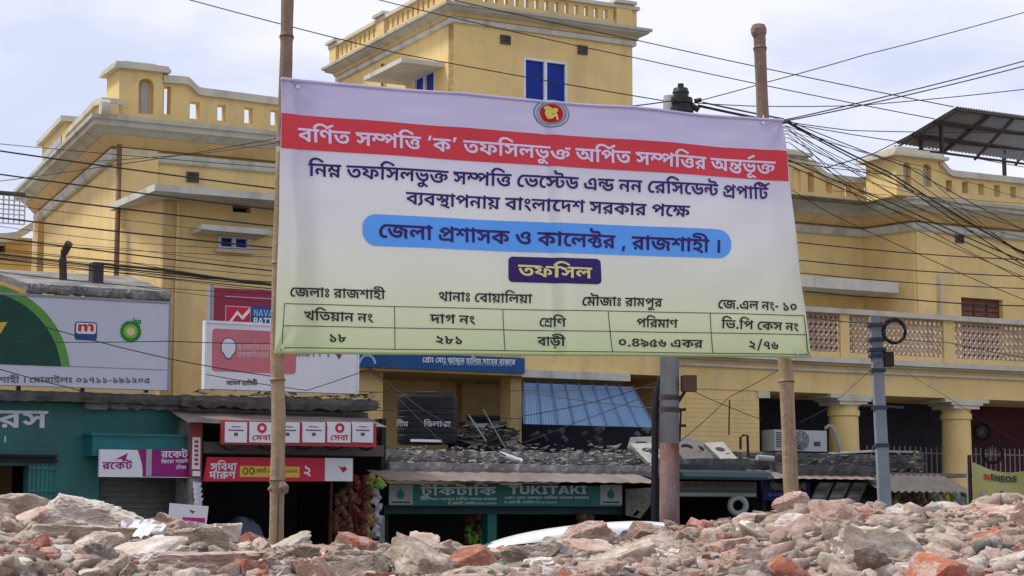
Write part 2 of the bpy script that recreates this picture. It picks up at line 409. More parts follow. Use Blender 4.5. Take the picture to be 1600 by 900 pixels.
GLYPH = """639,622 0,-110 -96,0 0,-512 -132,0 *-37,54 *-105,82 *-128,55 -75,12 -50,118 *92,51 *219,95 106,28 -18,-33 0,50 -425,0 0,110;411,399 21,-22 *-66,-19 *-117,-49 -65,-31 *41,-8 *89,-39 *85,-62 34,-41 -19,-11 *-1,23 *-2,46 0,22
314,622 0,-110 -96,0 0,-512 -132,0 0,512 -96,0 0,110 97,0 *-16,18 *-37,46 -14,19 *50,81 *97,92 *108,39 65,0 *48,0 *87,-16 *95,-39 *116,-65 77,-48 -68,-89 *-81,52 *-114,65 *-94,30 -52,0 *-47,0 *-70,-36 *-51,-54 -19,-29 *9,-16 *24,-36 13,-14
653,622 0,-110 -96,0 0,-512 -132,0 0,422 23,-58 *-32,41 *-70,69 *-74,42 -38,0 *-20,0 *-30,-15 *-17,-29 0,-21 *0,-21 *21,-35 *54,-21 51,-2 -15,-130 *-86,10 *-110,57 *-51,88 0,57 *0,53 *48,79 *83,43 51,0 *53,0 *83,-36 *69,-58 32,-32 -22,-1 *-1,24 *-2,52 0,22 0,88 108,0 23,-66
-302,744 347,173 52,-94 -343,-179
430,33 *-94,0 *-157,73 *-121,173 -42,149 125,35 *31,-108 *75,-140 *100,-67 67,0 *39,0 *57,15 *37,30 *18,45 0,29 *0,34 *-25,45 *-40,23 -23,0 *-23,0 *-31,-24 0,-24 *0,-11 *4,-22 4,-10 -125,-19 *-10,23 *-8,40 0,15 *0,50 *50,61 *81,28 46,0 *75,0 *104,-58 *54,-99 0,-64 *0,-59 *-55,-102 *-118,-61;742,622 0,-110 -752,0 0,110
718,622 0,-110 -96,0 0,-512 -132,0 0,316 25,-43 *-20,25 *-33,27 -15,0 *-12,0 *-20,-14 *-28,-42 -27,-43 *-28,-44 *-50,-55 *-53,-24 -35,0 *-30,0 *-56,20 *-53,51 -27,47 92,57 *20,-32 *28,-27 19,0 *13,0 *23,12 *31,43 24,46 25,26 *27,50 *48,40 35,0 *27,0 *43,-25 27,-26 -16,-4 *-1,19 *-3,41 0,20 0,51 -500,0 0,110;242,246 *-9,62 *-20,73 -23,20 *-24,21 *-80,21 -61,7 37,115 71,-36 *57,-10 *70,-28 *40,-43 *18,-65 4,-47
436,266 *-33,0 *-61,16 *-57,27 -28,16 *-26,15 *-34,15 -13,0 *-16,0 *-14,-13 0,-11 *0,-11 *14,-20 14,-10 -81,-80 *-29,26 *-45,64 0,44 *0,40 *43,49 *64,23 30,0 *31,0 *49,-10 *41,-16 17,-11 *42,-25 *47,-18 24,0 *27,0 *27,29 0,30 *0,32 *-40,57 -29,21 61,77 45,0 *22,-20 *44,-62 *31,-77 0,-43 *0,-50 *-38,-69 *-74,-35;62,583 96,-11 *65,-26 *62,-66 0,-56 *0,-7 *-2,-21 -2,-9 -127,3 *2,10 *2,19 0,8 *0,40 *-58,57 -59,10;496,622 0,-110 -506,0 0,110;1226,622 0,-110 -96,0 0,-512 -132,0 0,392 6,-51 *-31,42 *-62,66 *-62,46 *-64,24 -33,0 *-40,0 *-65,-30 *-55,-52 -28,-35 -3,23 *20,13 *47,21 32,0 *50,0 *45,-55 0,-34 *0,-16 *-1,-28 -2,-5 -31,9 *10,12 *27,27 *30,28 14,12 120,104 78,-78 -296,-268 -90,83 94,86 -38,-51 -41,-24 *17,17 *18,36 0,16 *0,24 *-26,21 -20,0 *-13,0 *-27,-9 -15,-9 -58,135 *40,45 *72,61 *81,31 50,0 *51,0 *84,-34 *81,-64 44,-45 -4,-21 *-2,20 *-4,52 0,25 0,126 108,0 23,-66
550,500 *83,0 *85,-68 0,-59 *0,-42 *-49,-69 *-85,-52 -56,-19 -45,101 *56,17 *51,33 0,25 *0,14 *-22,16 -25,0 *-27,0 *-50,-14 *-39,-21 *-22,-22 0,-9 *0,-9 *14,-13 26,-2 -28,-112 *-73,8 *-70,68 0,46 *0,41 *49,68 *81,48 *98,26;728,167 *0,-76 *-136,-91 -120,0 *-76,0 *-136,37 *-116,88 *-93,152 -35,114 124,34 *34,-115 *93,-137 *121,-60 77,0 *56,0 *76,34 0,34 *0,26 *-48,34 -34,9 115,52 *43,-23 *55,-68;791,622 0,-110 -801,0 0,110
85,484 -7,11 *9,36 *28,80 *33,82 16,36 107,0 *-9,-39 *-19,-87 *-16,-84 -5,-35
867,622 0,-110 -326,0 0,-60 2,-41 0,-411 -132,0 *-37,54 *-105,82 *-128,55 -75,12 -50,118 *92,51 *219,95 106,28 -19,-29 0,46 -424,0 0,110;411,399 21,-22 *-44,-13 *-81,-30 *-80,-35 -43,-21 *41,-8 *89,-39 *85,-62 34,-41 -18,-11 *-1,18 *-3,44 0,25;825,258 *0,-33 *-27,-60 *-66,-38 -59,0 *-21,0 *-35,3 -15,3 4,110 *5,-1 *15,-1 12,0 *36,0 *22,25 0,18 *0,34 *-86,52 -83,14 0,109 *82,-11 *135,-61 *81,-97
274,729 7,-11 *-9,-35 *-28,-81 *-32,-81 -17,-37 -107,0 *9,40 *19,87 *16,84 5,34
895,622 0,-110 -734,0 13,7 *35,-10 *61,-32 *53,-39 22,-20 12,-88 *-28,-11 *-58,-26 *-56,-28 -26,-15 -1,6 *36,-5 *93,-32 *91,-51 33,-34 *-1,17 *-1,33 0,18 0,283 46,0 *68,0 *110,-16 *90,-39 38,-35 *32,-28 *30,-71 0,-38 *0,-33 *-27,-60 *-66,-38 -59,0 *-21,0 *-35,3 -16,3 5,110 *5,-1 *15,-1 12,0 *36,0 *22,25 0,18 *0,29 *-72,52 -81,7 0,-372 -132,0 *-39,49 *-107,69 *-134,43 -81,11 -47,113 *28,17 *61,34 *66,35 33,16 *-42,24 *-97,36 -57,9 37,83 38,-27 -108,0 0,110
786,622 0,-110 -96,0 0,-512 -132,0 0,315 27,-57 *-16,29 *-44,42 -28,0 *-10,0 *-25,-10 *-17,-28 0,-27 *0,-9 *2,-15 1,-8 -113,-7 *-5,33 *-29,49 *-44,26 -31,0 *-18,0 *-28,-13 *-15,-24 0,-16 *0,-36 *57,-40 41,-13 -38,-112 *-60,17 *-88,57 *-48,80 0,52 *0,50 *49,72 *82,39 49,0 *59,0 *80,-39 43,-44 -18,7 *11,35 *56,36 31,0 *35,0 *55,-28 24,-24 -22,-16 *-2,22 *-3,44 0,22 0,51 -568,0 0,110
442,29 *-70,0 *-127,38 *-109,90 *-88,154 -32,117 125,35 *35,-121 *83,-139 *106,-59 67,0 *48,0 *67,28 *36,54 0,38 *0,26 *-12,40 *-21,32 -13,11 104,84 *38,-51 *35,-102 0,-57 *0,-62 *-61,-99 *-121,-57;407,256 *-68,0 *-79,65 0,56 *0,24 *12,44 9,18 118,-29 *-4,-9 *-5,-15 0,-9 *0,-19 *22,-16 17,0 *19,0 *31,13 *32,31 19,28 111,19 5,-63 *-33,-44 *-72,-62 *-83,-32;760,622 0,-110 -770,0 0,110
-306,-266 *-34,0 *-73,25 *-50,54 0,45 *0,55 *83,66 79,0 *72,0 *124,-37 *124,-74 72,-56 -71,-83 *-58,53 *-106,72 *-96,36 -43,0 *-31,0 *-27,-20 0,-16 *0,-18 *24,-16 21,0 *25,0 *31,24 *16,37 *6,41 0,18 0,151 124,0 0,-124 *0,-32 *-13,-80 *-41,-73 *-86,-48
550,500 *83,0 *85,-68 0,-59 *0,-42 *-49,-69 *-85,-52 -56,-19 -45,101 *56,17 *51,33 0,25 *0,14 *-22,16 -25,0 *-27,0 *-50,-14 *-39,-21 *-22,-22 0,-9 *0,-9 *14,-13 26,-2 -28,-112 *-73,8 *-70,68 0,46 *0,41 *49,68 *81,48 *98,26;728,167 *0,-76 *-136,-91 -120,0 *-76,0 *-136,37 *-116,88 *-93,152 -35,114 124,34 *34,-115 *93,-137 *121,-60 77,0 *56,0 *76,34 0,34 *0,26 *-48,34 -34,9 115,52 *43,-23 *55,-68;815,456 *77,0 *76,-79 0,-62 *0,-38 *-36,-70 *-76,-56 -60,-16 -33,105 *43,10 *36,37 0,20 *0,23 *-27,20 -23,0 *-22,0 *-65,-35 -30,-40 -60,25 *32,59 *65,68 *67,29;1011,622 0,-110 -1021,0 0,110
970,622 0,-110 -96,0 0,-512 -132,0 *-28,53 *-101,77 -47,25 58,85 *38,-22 *63,-49 20,-23 *-1,11 *-1,22 *-1,25 0,13 0,295 -752,0 0,110;398,82 *-82,0 *-143,64 *-115,152 -43,130 125,35 *32,-93 *70,-118 *90,-55 60,0 *47,0 *61,24 *30,46 0,31 *0,38 *-41,43 -32,0 *-22,0 *-24,-22 0,-18 *0,-8 *4,-19 3,-8 -124,-18 *-8,19 *-8,36 0,13 *0,49 *46,57 *75,26 41,0 *69,0 *100,-53 *53,-92 0,-58 *0,-54 *-54,-92 *-117,-55;335,428 *-4,33 *-50,48 -47,11 75,44 46,-11 *56,-23 *50,-56 5,-43
775,622 0,-110 -96,0 0,-512 -132,0 0,392 6,-51 *-31,42 *-62,66 *-62,46 *-64,24 -33,0 *-40,0 *-65,-30 *-55,-52 -28,-35 -3,23 *20,13 *47,21 32,0 *50,0 *45,-55 0,-34 *0,-16 *-1,-28 -2,-5 -31,9 *10,12 *27,27 *30,28 14,12 120,104 79,-79 -296,-269 -91,85 94,86 -38,-51 -41,-24 *17,17 *18,36 0,16 *0,24 *-26,21 -20,0 *-13,0 *-27,-9 -15,-9 -99,91 *46,57 *86,81 *94,43 58,0 *51,0 *84,-34 *81,-64 44,-45 -4,-21 *-2,20 *-4,52 0,25 0,126 108,0 23,-66
639,622 0,-110 -96,0 0,-512 -132,0 *-37,54 *-105,82 *-128,55 -75,12 -50,118 *92,51 *219,95 106,28 -18,-33 0,50 -425,0 0,110;411,399 21,-22 *-66,-19 *-117,-49 -65,-31 *41,-8 *89,-39 *85,-62 34,-41 -19,-11 *-1,23 *-2,46 0,22;170,-12 *-31,0 *-42,43 0,32 *0,32 *42,43 31,0 *32,0 *41,-43 0,-32 *0,-32 *-41,-43
529,266 *-36,0 *-59,14 *-54,29 -30,20 *-28,20 *-33,15 -14,0 *-16,0 *-19,-15 0,-13 *0,-13 *17,-22 14,-11 -81,-80 *-28,25 *-49,66 0,49 *0,42 *41,56 *62,27 32,0 *47,0 *69,-28 44,-29 *37,-23 *43,-19 23,0 *26,0 *27,29 0,30 *0,32 *-40,57 -29,21 135,17 *16,-15 *31,-46 *21,-57 0,-34 *0,-40 *-30,-65 *-74,-39;757,622 0,-110 -767,0 0,110;442,-84 *-85,0 *-161,52 *-135,117 -48,98 120,50 *41,-74 *92,-91 *105,-41 60,0 *69,0 *58,40 0,40 *0,20 *-18,30 *-34,17 -25,0 *-15,0 *-23,-9 *-13,-17 0,-13 *0,-7 *3,-14 2,-6 -122,-16 *-6,15 *-6,37 0,15 *0,41 *44,54 *77,27 50,0 *75,0 *96,-50 *47,-81 0,-49 *0,-52 *-50,-84 *-109,-49
-194,-261 *-41,0 *-70,26 *-42,55 0,45 *0,50 *76,59 53,3 0,41 132,0 0,-61 -50,-66 *-6,1 *-21,1 -9,0 *-25,0 *-27,-13 0,-17 *0,-16 *28,-16 19,0 *46,0 *69,50 27,31 *51,-17 *97,-47 50,-28 -57,-91 *-37,24 *-60,36 -25,12 *-23,-19 *-50,-28 *-62,-15
644,622 0,-110 -96,0 0,-512 -132,0 0,210 20,-52 *-31,40 *-72,66 *-73,40 -35,0 *-25,0 *-35,-23 0,-25 *0,-22 *32,-30 35,-14 -59,-110 *-67,26 *-77,97 0,58 *0,54 *50,69 *79,33 42,0 *46,0 *82,-28 *75,-51 36,-37 -20,-10 *-2,24 *-1,51 0,22 0,124 -426,0 0,110
436,266 *-34,0 *-61,16 *-56,27 -28,16 *-26,15 *-34,15 -13,0 *-16,0 *-14,-13 0,-11 *0,-11 *14,-20 14,-10 -81,-80 *-29,26 *-45,64 0,44 *0,40 *43,49 *64,23 30,0 *31,0 *49,-10 *41,-16 17,-11 *42,-25 *47,-18 24,0 *27,0 *27,29 0,30 *0,32 *-40,57 -29,21 135,17 *16,-15 *31,-46 *21,-57 0,-34 *0,-44 *-38,-65 *-74,-35;62,583 96,-11 *65,-26 *62,-66 0,-56 *0,-7 *-2,-21 -2,-9 -127,3 *2,10 *2,19 0,8 *0,40 *-58,57 -59,10;681,622 0,-110 -691,0 0,110;240,236 *56,0 *94,-42 *85,-78 40,-55 -64,-60 *-24,30 *-63,60 *-66,39 -32,0 *-17,0 *-18,-15 0,-12 *0,-11 *13,-17 19,-8 -53,-89 *-30,12 *-51,38 *-30,56 0,38 *0,33 *35,51 *63,30;582,362 0,-362 -132,0 0,75 2,50 *-1,24 *-1,49 0,25 0,139
409,622 0,-110 -57,0 *-34,-17 *-63,-49 *-49,-63 *-29,-76 0,-44 *0,-60 *36,-68 *54,-27 27,0 *18,0 *34,7 22,11 50,-99 *-33,-19 *-64,-13 -35,0 *-74,0 *-110,61 *-59,119 0,85 *0,61 *38,111 *67,94 *90,73 52,23
409,622 0,-110 -57,0 *-34,-17 *-63,-49 *-49,-63 *-29,-76 0,-44 *0,-60 *36,-68 *54,-27 27,0 *18,0 *34,7 22,11 50,-99 *-33,-19 *-64,-13 -35,0 *-74,0 *-110,61 *-59,119 0,85 *0,69 *50,118 *91,89 62,23 -64,-43 *-16,-2 *-41,-2 -32,0 -103,0 0,110
194,103 *-30,0 *-56,20 *-53,51 -27,47 92,57 *20,-32 *28,-27 19,0 *13,0 *23,12 *31,43 24,46 25,26 *27,50 *48,40 35,0 *27,0 *43,-25 27,-26 18,-62 -13,-50 *-20,25 *-33,27 -15,0 *-12,0 *-20,-14 *-28,-42 -27,-43 *-28,-44 *-50,-55 *-53,-24;242,246 *-9,62 *-20,73 -23,20 *-24,21 *-80,21 -61,7 37,115 71,-36 *57,-10 *70,-28 *40,-43 *18,-65 4,-47;1011,622 0,-110 -390,0 0,-293 *0,-34 *8,-32 8,-8 *14,-15 32,0 *29,0 *48,23 26,25 *22,20 *24,46 0,24 *0,19 *-24,24 -26,0 *-13,0 *-22,-2 -9,-2 -18,108 *22,5 *44,6 29,0 *53,0 *64,-36 *30,-60 0,-38 *0,-55 *-46,-95 -38,-38 *-40,-39 *-104,-45 -59,0 *-54,0 *-60,20 -21,19 *-21,18 *-30,70 0,73 0,162 3,9 *-1,23 *-2,49 0,22 0,27 -499,0 0,110;788,622 *-1,31 *-30,27 -38,0 -75,0 *-76,0 *-95,29 -27,30 *-19,21 *-17,57 0,37 *0,15 *2,25 3,18 125,-8 *-1,-9 *-1,-14 0,-6 *0,-21 *9,-33 11,-11 *11,-10 *34,-10 38,0 79,0 *59,0 *69,-18 24,-23 *19,-19 *21,-61 1,-47
751,622 0,-110 -348,0 0,-129 *0,-15 *10,-21 16,0 *13,0 *30,19 *31,35 16,22 117,22 *34,-49 *34,-99 0,-57 *0,-63 *-61,-99 *-121,-58 -89,0 *-66,0 *-122,38 *-107,91 *-89,159 -33,120 125,35 *33,-119 *84,-145 *103,-65 61,0 *72,0 *79,65 0,58 *0,39 *-28,50 -18,22 102,8 *-36,-48 *-74,-62 *-75,-30 -40,0 *-32,0 *-50,19 -17,19 *-17,19 *-17,60 0,47 0,112 -281,0 0,110
533,628 *48,0 *61,-19 23,-18 *20,-16 *27,-57 0,-56 0,-462 -130,0 *-11,24 *-27,29 *-41,14 -32,0 *-37,0 *-62,-8 *-62,-7 -38,0 *-43,0 *-85,15 *-70,45 *-43,87 0,72 *0,26 *8,58 4,22 129,-17 *-4,-14 *-6,-40 0,-29 *0,-37 *22,-44 *37,-23 *46,-7 24,0 *47,0 *78,14 38,0 *40,0 *56,-20 30,-30 0,305 *0,32 *-8,28 -9,9 *-14,14 -29,0 *-27,0 *-47,-25 *-36,-38 *-21,-38 0,-13 *0,-9 *7,-14 *22,-9 21,0 *11,0 *16,2 10,1 6,-107 *-13,-4 *-38,-6 -28,0 *-61,0 *-83,62 0,66 *0,41 *42,85 *76,72 *99,44
889,622 0,-110 -348,0 0,-161 *0,-15 *10,-21 16,0 *13,0 *30,19 *31,35 16,22 117,22 *34,-49 *34,-93 0,-57 *0,-57 *-60,-98 *-120,-59 -91,0 *-75,0 *-133,47 *-112,109 -44,94 114,51 *32,-62 *67,-83 *84,-42 56,0 *72,0 *79,63 0,58 *0,38 *-26,53 -20,18 100,0 *-34,-47 *-72,-62 *-76,-31 -41,0 *-32,0 *-50,19 -17,19 *-17,20 *-17,57 0,41 0,9 3,9 *-1,14 *-2,33 0,16 0,71 -419,0 0,110;197,480 *44,0 *85,-24 *80,-47 37,-36 10,-126 *-67,55 *-116,69 -59,0 *-21,0 *-25,-19 0,-15 *0,-15 *13,-18 22,-11 -58,-98 *-57,26 *-56,76 0,46 *0,47 *48,61 *77,29
190,449 *51,0 *73,-28 *74,-56 50,-42 -71,-69 *-36,35 *-77,47 -40,0 *-22,0 *-27,-19 0,-20 *0,-18 *26,-28 31,-11 -58,-110 *-63,26 *-72,91 0,55 *0,51 *47,65 *74,31;889,622 0,-110 -390,0 0,-293 *0,-34 *8,-32 8,-8 *14,-15 32,0 *27,0 *50,23 26,25 *22,20 *24,46 0,24 *0,19 *-24,24 -27,0 *-13,0 *-21,-2 -9,-2 -18,108 *22,5 *44,6 29,0 *53,0 *64,-36 *30,-60 0,-38 *0,-55 *-46,-95 -38,-38 *-40,-39 *-104,-45 -59,0 *-54,0 *-60,20 -21,19 *-21,18 *-30,70 0,73 0,113 3,11 *-1,23 *-2,48 0,25 0,72 -377,0 0,110;666,622 *-1,31 *-30,27 -38,0 -75,0 *-76,0 *-95,29 -27,30 *-19,21 *-17,57 0,37 *0,15 *2,25 3,18 125,-8 *-1,-9 *-1,-14 0,-6 *0,-21 *9,-33 11,-11 *11,-10 *34,-10 38,0 79,0 *59,0 *69,-18 24,-23 *19,-19 *21,-61 1,-47
826,622 0,-110 -96,0 0,-348 -132,0 0,228 6,-51 *-31,42 *-62,66 *-63,46 *-63,24 -33,0 *-40,0 *-65,-30 *-55,-52 -28,-35 -3,23 *20,13 *47,21 32,0 *50,0 *45,-55 0,-34 *0,-16 *-1,-28 -2,-5 -31,9 *10,12 *27,27 *30,28 14,12 120,104 79,-79 -296,-269 -91,85 94,86 -38,-51 -41,-24 *17,17 *18,36 0,16 *0,24 *-26,21 -20,0 *-13,0 *-27,-9 -15,-9 -99,91 *46,57 *85,81 *95,43 58,0 *51,0 *84,-34 *81,-64 44,-45 -4,-21 *-2,20 *-4,52 0,25 0,126 108,0 23,-66;730,-43 -130,0 *-8,20 *-31,25 *-45,12 -31,0 *-45,0 *-109,-17 -64,0 *-38,0 *-82,14 *-72,40 *-44,79 0,66 *0,22 *7,52 4,19 126,-17 *-4,-13 *-5,-36 0,-18 *0,-41 *33,-42 *55,-14 34,0 *55,0 *88,17 52,0 *37,0 *63,-27 22,-27 0,133 132,0
314,622 0,-110 -96,0 0,-512 -132,0 0,444 *-12,31 *-44,37 -35,0 -5,0 0,110 20,0 *23,0 *40,-24 17,-39 *-1,5 *-3,36 0,13 0,75 108,0 23,-66
907,622 0,-110 -390,0 0,-293 *0,-34 *8,-32 8,-8 *14,-15 32,0 *27,0 *50,23 26,25 *22,20 *24,46 0,24 *0,19 *-24,24 -27,0 *-13,0 *-21,-2 -9,-2 -18,108 *22,5 *44,6 29,0 *53,0 *64,-36 *30,-60 0,-38 *0,-55 *-46,-95 -38,-38 *-40,-39 *-104,-45 -59,0 *-54,0 *-60,20 -21,19 *-21,18 *-30,70 0,73 0,292 -91,0 0,110;684,622 *-1,26 *-29,24 -33,0 -120,0 *-76,0 *-95,29 -27,30 *-19,21 *-17,57 0,37 *0,14 *2,31 4,17 122,-11 *-1,-9 *-1,-15 0,-8 *0,-29 *9,-34 11,-11 *11,-10 *43,-16 41,0 69,0 *53,0 *63,-1 *39,-3 18,-2 *32,-25 *27,-74 0,-38;314,622 0,-110 -96,0 0,-512 -132,0 0,512 -96,0 0,110 97,0 *-16,18 *-37,46 -14,19 *50,81 *98,92 *113,39 70,0 *56,0 *118,-29 *139,-68 86,-61 -71,-75 *-58,38 *-89,49 *-71,29 *-64,12 -33,0 *-52,0 *-74,-38 *-52,-57 -19,-29 *9,-16 *24,-36 13,-14
295,622 0,-110 -80,0 59,19 *-28,-25 *-33,-44 *-14,-44 0,-27 *0,-33 *17,-71 *17,-73 0,-36 *0,-41 *-19,-70 *-50,-57 *-90,-45 -72,-17 -29,108 *56,14 *54,36 *17,46 0,27 *0,38 *-17,70 *-17,68 0,36 *0,30 *14,45 *29,42 21,23 -12,-19 -128,0 0,110
518,276 *-73,0 *-106,60 -24,52 16,2 *-8,-30 *-36,-57 *-59,-37 -43,0 *-30,0 *-57,18 *-54,51 -29,49 92,57 *22,-37 *30,-22 18,0 *21,0 *31,24 *18,60 1,55 128,0 *5,-31 *21,-53 *32,-40 *41,-21 25,0 *27,0 *28,31 0,28 *0,32 *-40,57 -29,21 135,17 *16,-15 *31,-45 *21,-58 0,-34 *0,-70 *-90,-64;754,622 0,-110 -764,0 0,110;453,327 *66,0 *88,-30 *51,-48 *22,-55 0,-25 *0,-45 *-39,-58 *-68,-36 *-85,-20 -45,-6 34,66 *36,-8 *99,-30 *100,-38 38,-22 -51,-93 *-64,32 *-109,44 *-104,30 *-109,22 -64,9 20,103 *32,-8 *78,-11 37,0 *77,0 *55,39 0,34 *0,31 *-44,35 -34,0 *-30,0 *-26,-22 0,-17 *0,-10 *4,-13 2,-5 -123,-13 *-8,14 *-7,33 0,13 *0,36 *45,48 *77,24
675,622 0,-110 -96,0 0,-512 -132,0 *-40,50 *-108,68 *-136,43 -85,11 -47,113 *28,17 *61,34 *66,35 33,16 *-42,24 *-97,36 -57,9 37,83 38,-27 -108,0 0,110;447,512 -286,0 13,7 *35,-10 *61,-32 *53,-39 22,-20 12,-88 *-28,-11 *-58,-26 *-56,-28 -26,-15 -1,6 *45,-6 *109,-39 *101,-64 31,-43 -20,-8 *-5,26 *-2,52 0,29;172,-27 *-31,0 *-42,43 0,32 *0,32 *42,43 31,0 *32,0 *41,-43 0,-32 *0,-32 *-41,-43
142,318 *64,-38 *108,-99 *88,-114 35,-61 -100,-53 *-37,53 *-78,92 *-97,84 -64,38;64,474 *0,44 *41,66 *70,38 44,0 *44,0 *70,-38 *41,-66 0,-44 *0,-44 *-41,-67 *-70,-38 -44,0 *-44,0 *-70,37 *-41,68;165,474 *0,-24 *31,-31 23,0 *23,0 *31,31 0,24 *0,23 *-31,31 -23,0 *-23,0 *-31,-31
649,622 0,-110 -442,0 0,-277 -29,20 *36,39 *96,72 *117,66 67,27 91,-76 *-14,-25 *-19,-57 *-9,-63 0,-35 *0,-39 *16,-97 17,-51 -129,-27 *-18,53 *-19,100 0,59 *0,37 *14,69 *24,62 13,26 40,-56 *-59,-25 *-112,-73 *-102,-83 -44,-41 -109,71 0,324 -85,0 0,110
724,622 0,-110 -96,0 0,-512 -132,0 0,507 4,23 *-2,19 *-2,37 0,18 0,84 108,0 23,-66;346,629 *43,0 *65,-30 *52,-56 20,-38 0,-134 *-32,65 *-78,83 -50,0 *-28,0 *-41,-31 0,-32 *0,-35 *59,-35 59,-2 -14,-120 *-72,4 *-86,52 *-38,85 0,53 *0,59 *39,75 *65,37;82,629 *46,0 *78,-38 *47,-81 0,-66 *0,-45 *-39,-83 *-87,-52 -72,0 -13,119 *46,3 *50,19 *21,31 0,19 *0,32 *-45,32 -37,0 *-21,0 *-35,-4 -21,-6 -12,111 *26,5 *46,4
979,622 0,-110 -312,0 0,-512 -132,0 0,109 5,29 *-3,22 *-2,43 0,34 0,125 3,25 0,125 -548,0 0,110;940,242 *0,-34 *-31,-63 *-67,-41 -54,0 *-14,0 *-32,3 -16,3 5,110 *5,-1 *14,-1 9,0 *31,0 *18,22 0,13 *0,12 *-11,19 -11,7 *-19,12 *-59,9 -45,0 -81,0 *-67,0 *-105,37 *-61,83 0,69 *0,11 *3,28 2,14 120,-19 *-2,-8 *-2,-15 0,-7 *0,-46 *48,-38 52,0 79,0 *105,0 *110,-35 31,-32 *24,-24 *21,-56;361,252 *43,0 *73,-33 *64,-59 28,-39 -10,-59 -20,-52 *-31,44 *-55,59 *-52,30 -26,0 *-13,0 *-19,-9 *-9,-16 0,-13 *0,-7 *5,-25 5,-11 -127,-19 *-8,20 *-11,40 0,19 *0,35 *26,49 *45,31 *59,15;190,445 *73,0 *92,-57 *44,-90 0,-52 *0,-18 *-4,-39 -2,-10 -126,7 *2,8 *2,26 0,21 *0,21 *-13,44 *-30,30 -25,0 *-16,0 *-22,-17 0,-20 *0,-9 *4,-20 4,-9 -127,-18 *-7,17 *-10,38 0,19 *0,35 *27,48 *45,31 *58,14;99,374 *2,10 *2,25 0,8 *0,50 *-53,68 -56,19 160,25 *41,-27 *39,-87 0,-44 *0,-13 *-4,-36 -4,-10
440,30 *-72,0 *-126,39 *-107,90 *-87,154 -32,115 125,35 *35,-121 *83,-139 *106,-58 68,0 *71,0 *61,51 0,40 *0,34 *-15,44 -8,15 92,-5 *-31,-28 *-62,-43 *-73,-25 -50,0 *-43,0 *-68,28 *-39,59 0,46 *0,40 *44,77 60,35 *-19,-1 *-31,0 -20,0 -312,0 0,110 1017,0 0,-110 -296,0 *-27,0 *-71,3 -26,1 *-59,-20 *-84,-47 *-44,-49 0,-23 *0,-20 *22,-19 15,0 *27,0 *42,22 27,20 146,-43 *7,-20 *9,-52 0,-29 *0,-50 *-50,-95 *-112,-61;899,197 *0,-40 *17,-92 16,-49 -129,-27 *-19,54 *-18,100 0,61 *0,37 *11,71 11,31 *-75,11 *-108,46 *-73,67 -24,42 138,13 *12,-18 *45,-33 *73,-21 54,0 *11,0 *21,2 16,1 61,-99 *-19,-34 *-21,-76
531,629 *92,0 *99,-82 0,-72 *0,-51 *-55,-83 *-95,-63 -60,-22 -46,108 *50,17 *71,50 0,41 *0,23 *-30,26 -30,0 *-27,0 *-50,-18 *-41,-27 *-23,-31 0,-12 *0,-11 *16,-17 28,-4 -27,-111 *-76,8 *-76,76 0,50 *0,42 *46,75 *80,56 *100,32;731,216 *0,-85 *-133,-105 -115,0 *-79,0 *-138,43 *-117,100 *-95,173 -38,130 125,35 *41,-136 *95,-161 *118,-69 76,0 *52,0 *74,46 0,43 *0,34 *-48,43 -34,11 119,53 *42,-28 *55,-77
455,-12 *-100,0 *-108,80 0,67 *0,37 *26,54 17,28 28,44 *12,19 *14,32 *6,38 0,28 0,43 2,11 0,55 130,1 0,-118 *0,-31 *-6,-50 *-19,-49 -19,-28 -36,-53 *-7,-10 *-9,-17 *-5,-16 0,-9 *0,-19 *25,-21 *38,-9 20,0 *40,0 *54,16 *28,30 0,20 *0,9 *-6,16 -5,4 117,51 *17,-25 *14,-39 0,-26 *0,-44 *-59,-74 *-119,-45;359,395 *-35,-10 *-75,-27 *-70,-28 -31,-15 -8,14 *50,-7 *91,-39 36,-24 -43,-82 *-29,19 *-63,27 *-73,20 -46,7 -47,115 *54,27 *114,49 *115,42 54,14;558,219 *-10,0 *-28,2 -12,2 5,96 *5,-1 *12,0 4,0 *17,0 *15,14 0,10 *0,18 *-29,27 *-54,19 -38,5 0,100 *73,-9 *113,-45 *65,-74 0,-53 *0,-36 *-34,-49 *-61,-26;-10,512 0,110 786,0 0,-110;553,622 *-1,31 *-31,27 -38,0 -103,0 *-76,0 *-95,29 -27,30 *-19,21 *-17,57 0,37 *0,15 *2,25 3,18 125,-8 *-1,-9 *-1,-14 0,-6 *0,-21 *9,-33 11,-11 *11,-10 *34,-10 38,0 108,0 *59,0 *69,-18 24,-23 *19,-19 *21,-61 1,-47
231,141 7,-12 *-9,-38 *-28,-86 *-32,-85 -17,-39 -107,0 *15,63 *27,142 7,55
263,485 *92,0 *109,-55 *48,-84 0,-44 *0,-82 *-103,-87 -94,-15 -23,41 *50,-13 *98,-38 *97,-52 47,-33 -70,-93 *-47,34 *-105,58 *-117,47 *-128,36 -71,11 22,105 *35,-9 *67,-10 34,0 *64,0 *76,25 *35,44 0,30 *0,36 *-55,44 -50,0 *-29,0 *-35,-10 *-15,-21 0,-15 *0,-5 *4,-14 2,-5 -124,-18 *-6,15 *-8,39 0,17 *0,36 *48,55 *90,30;145,428 *-5,33 *-50,48 -47,11 76,44 46,-11 *56,-23 *50,-56 4,-43;583,622 0,-110 -593,0 0,110
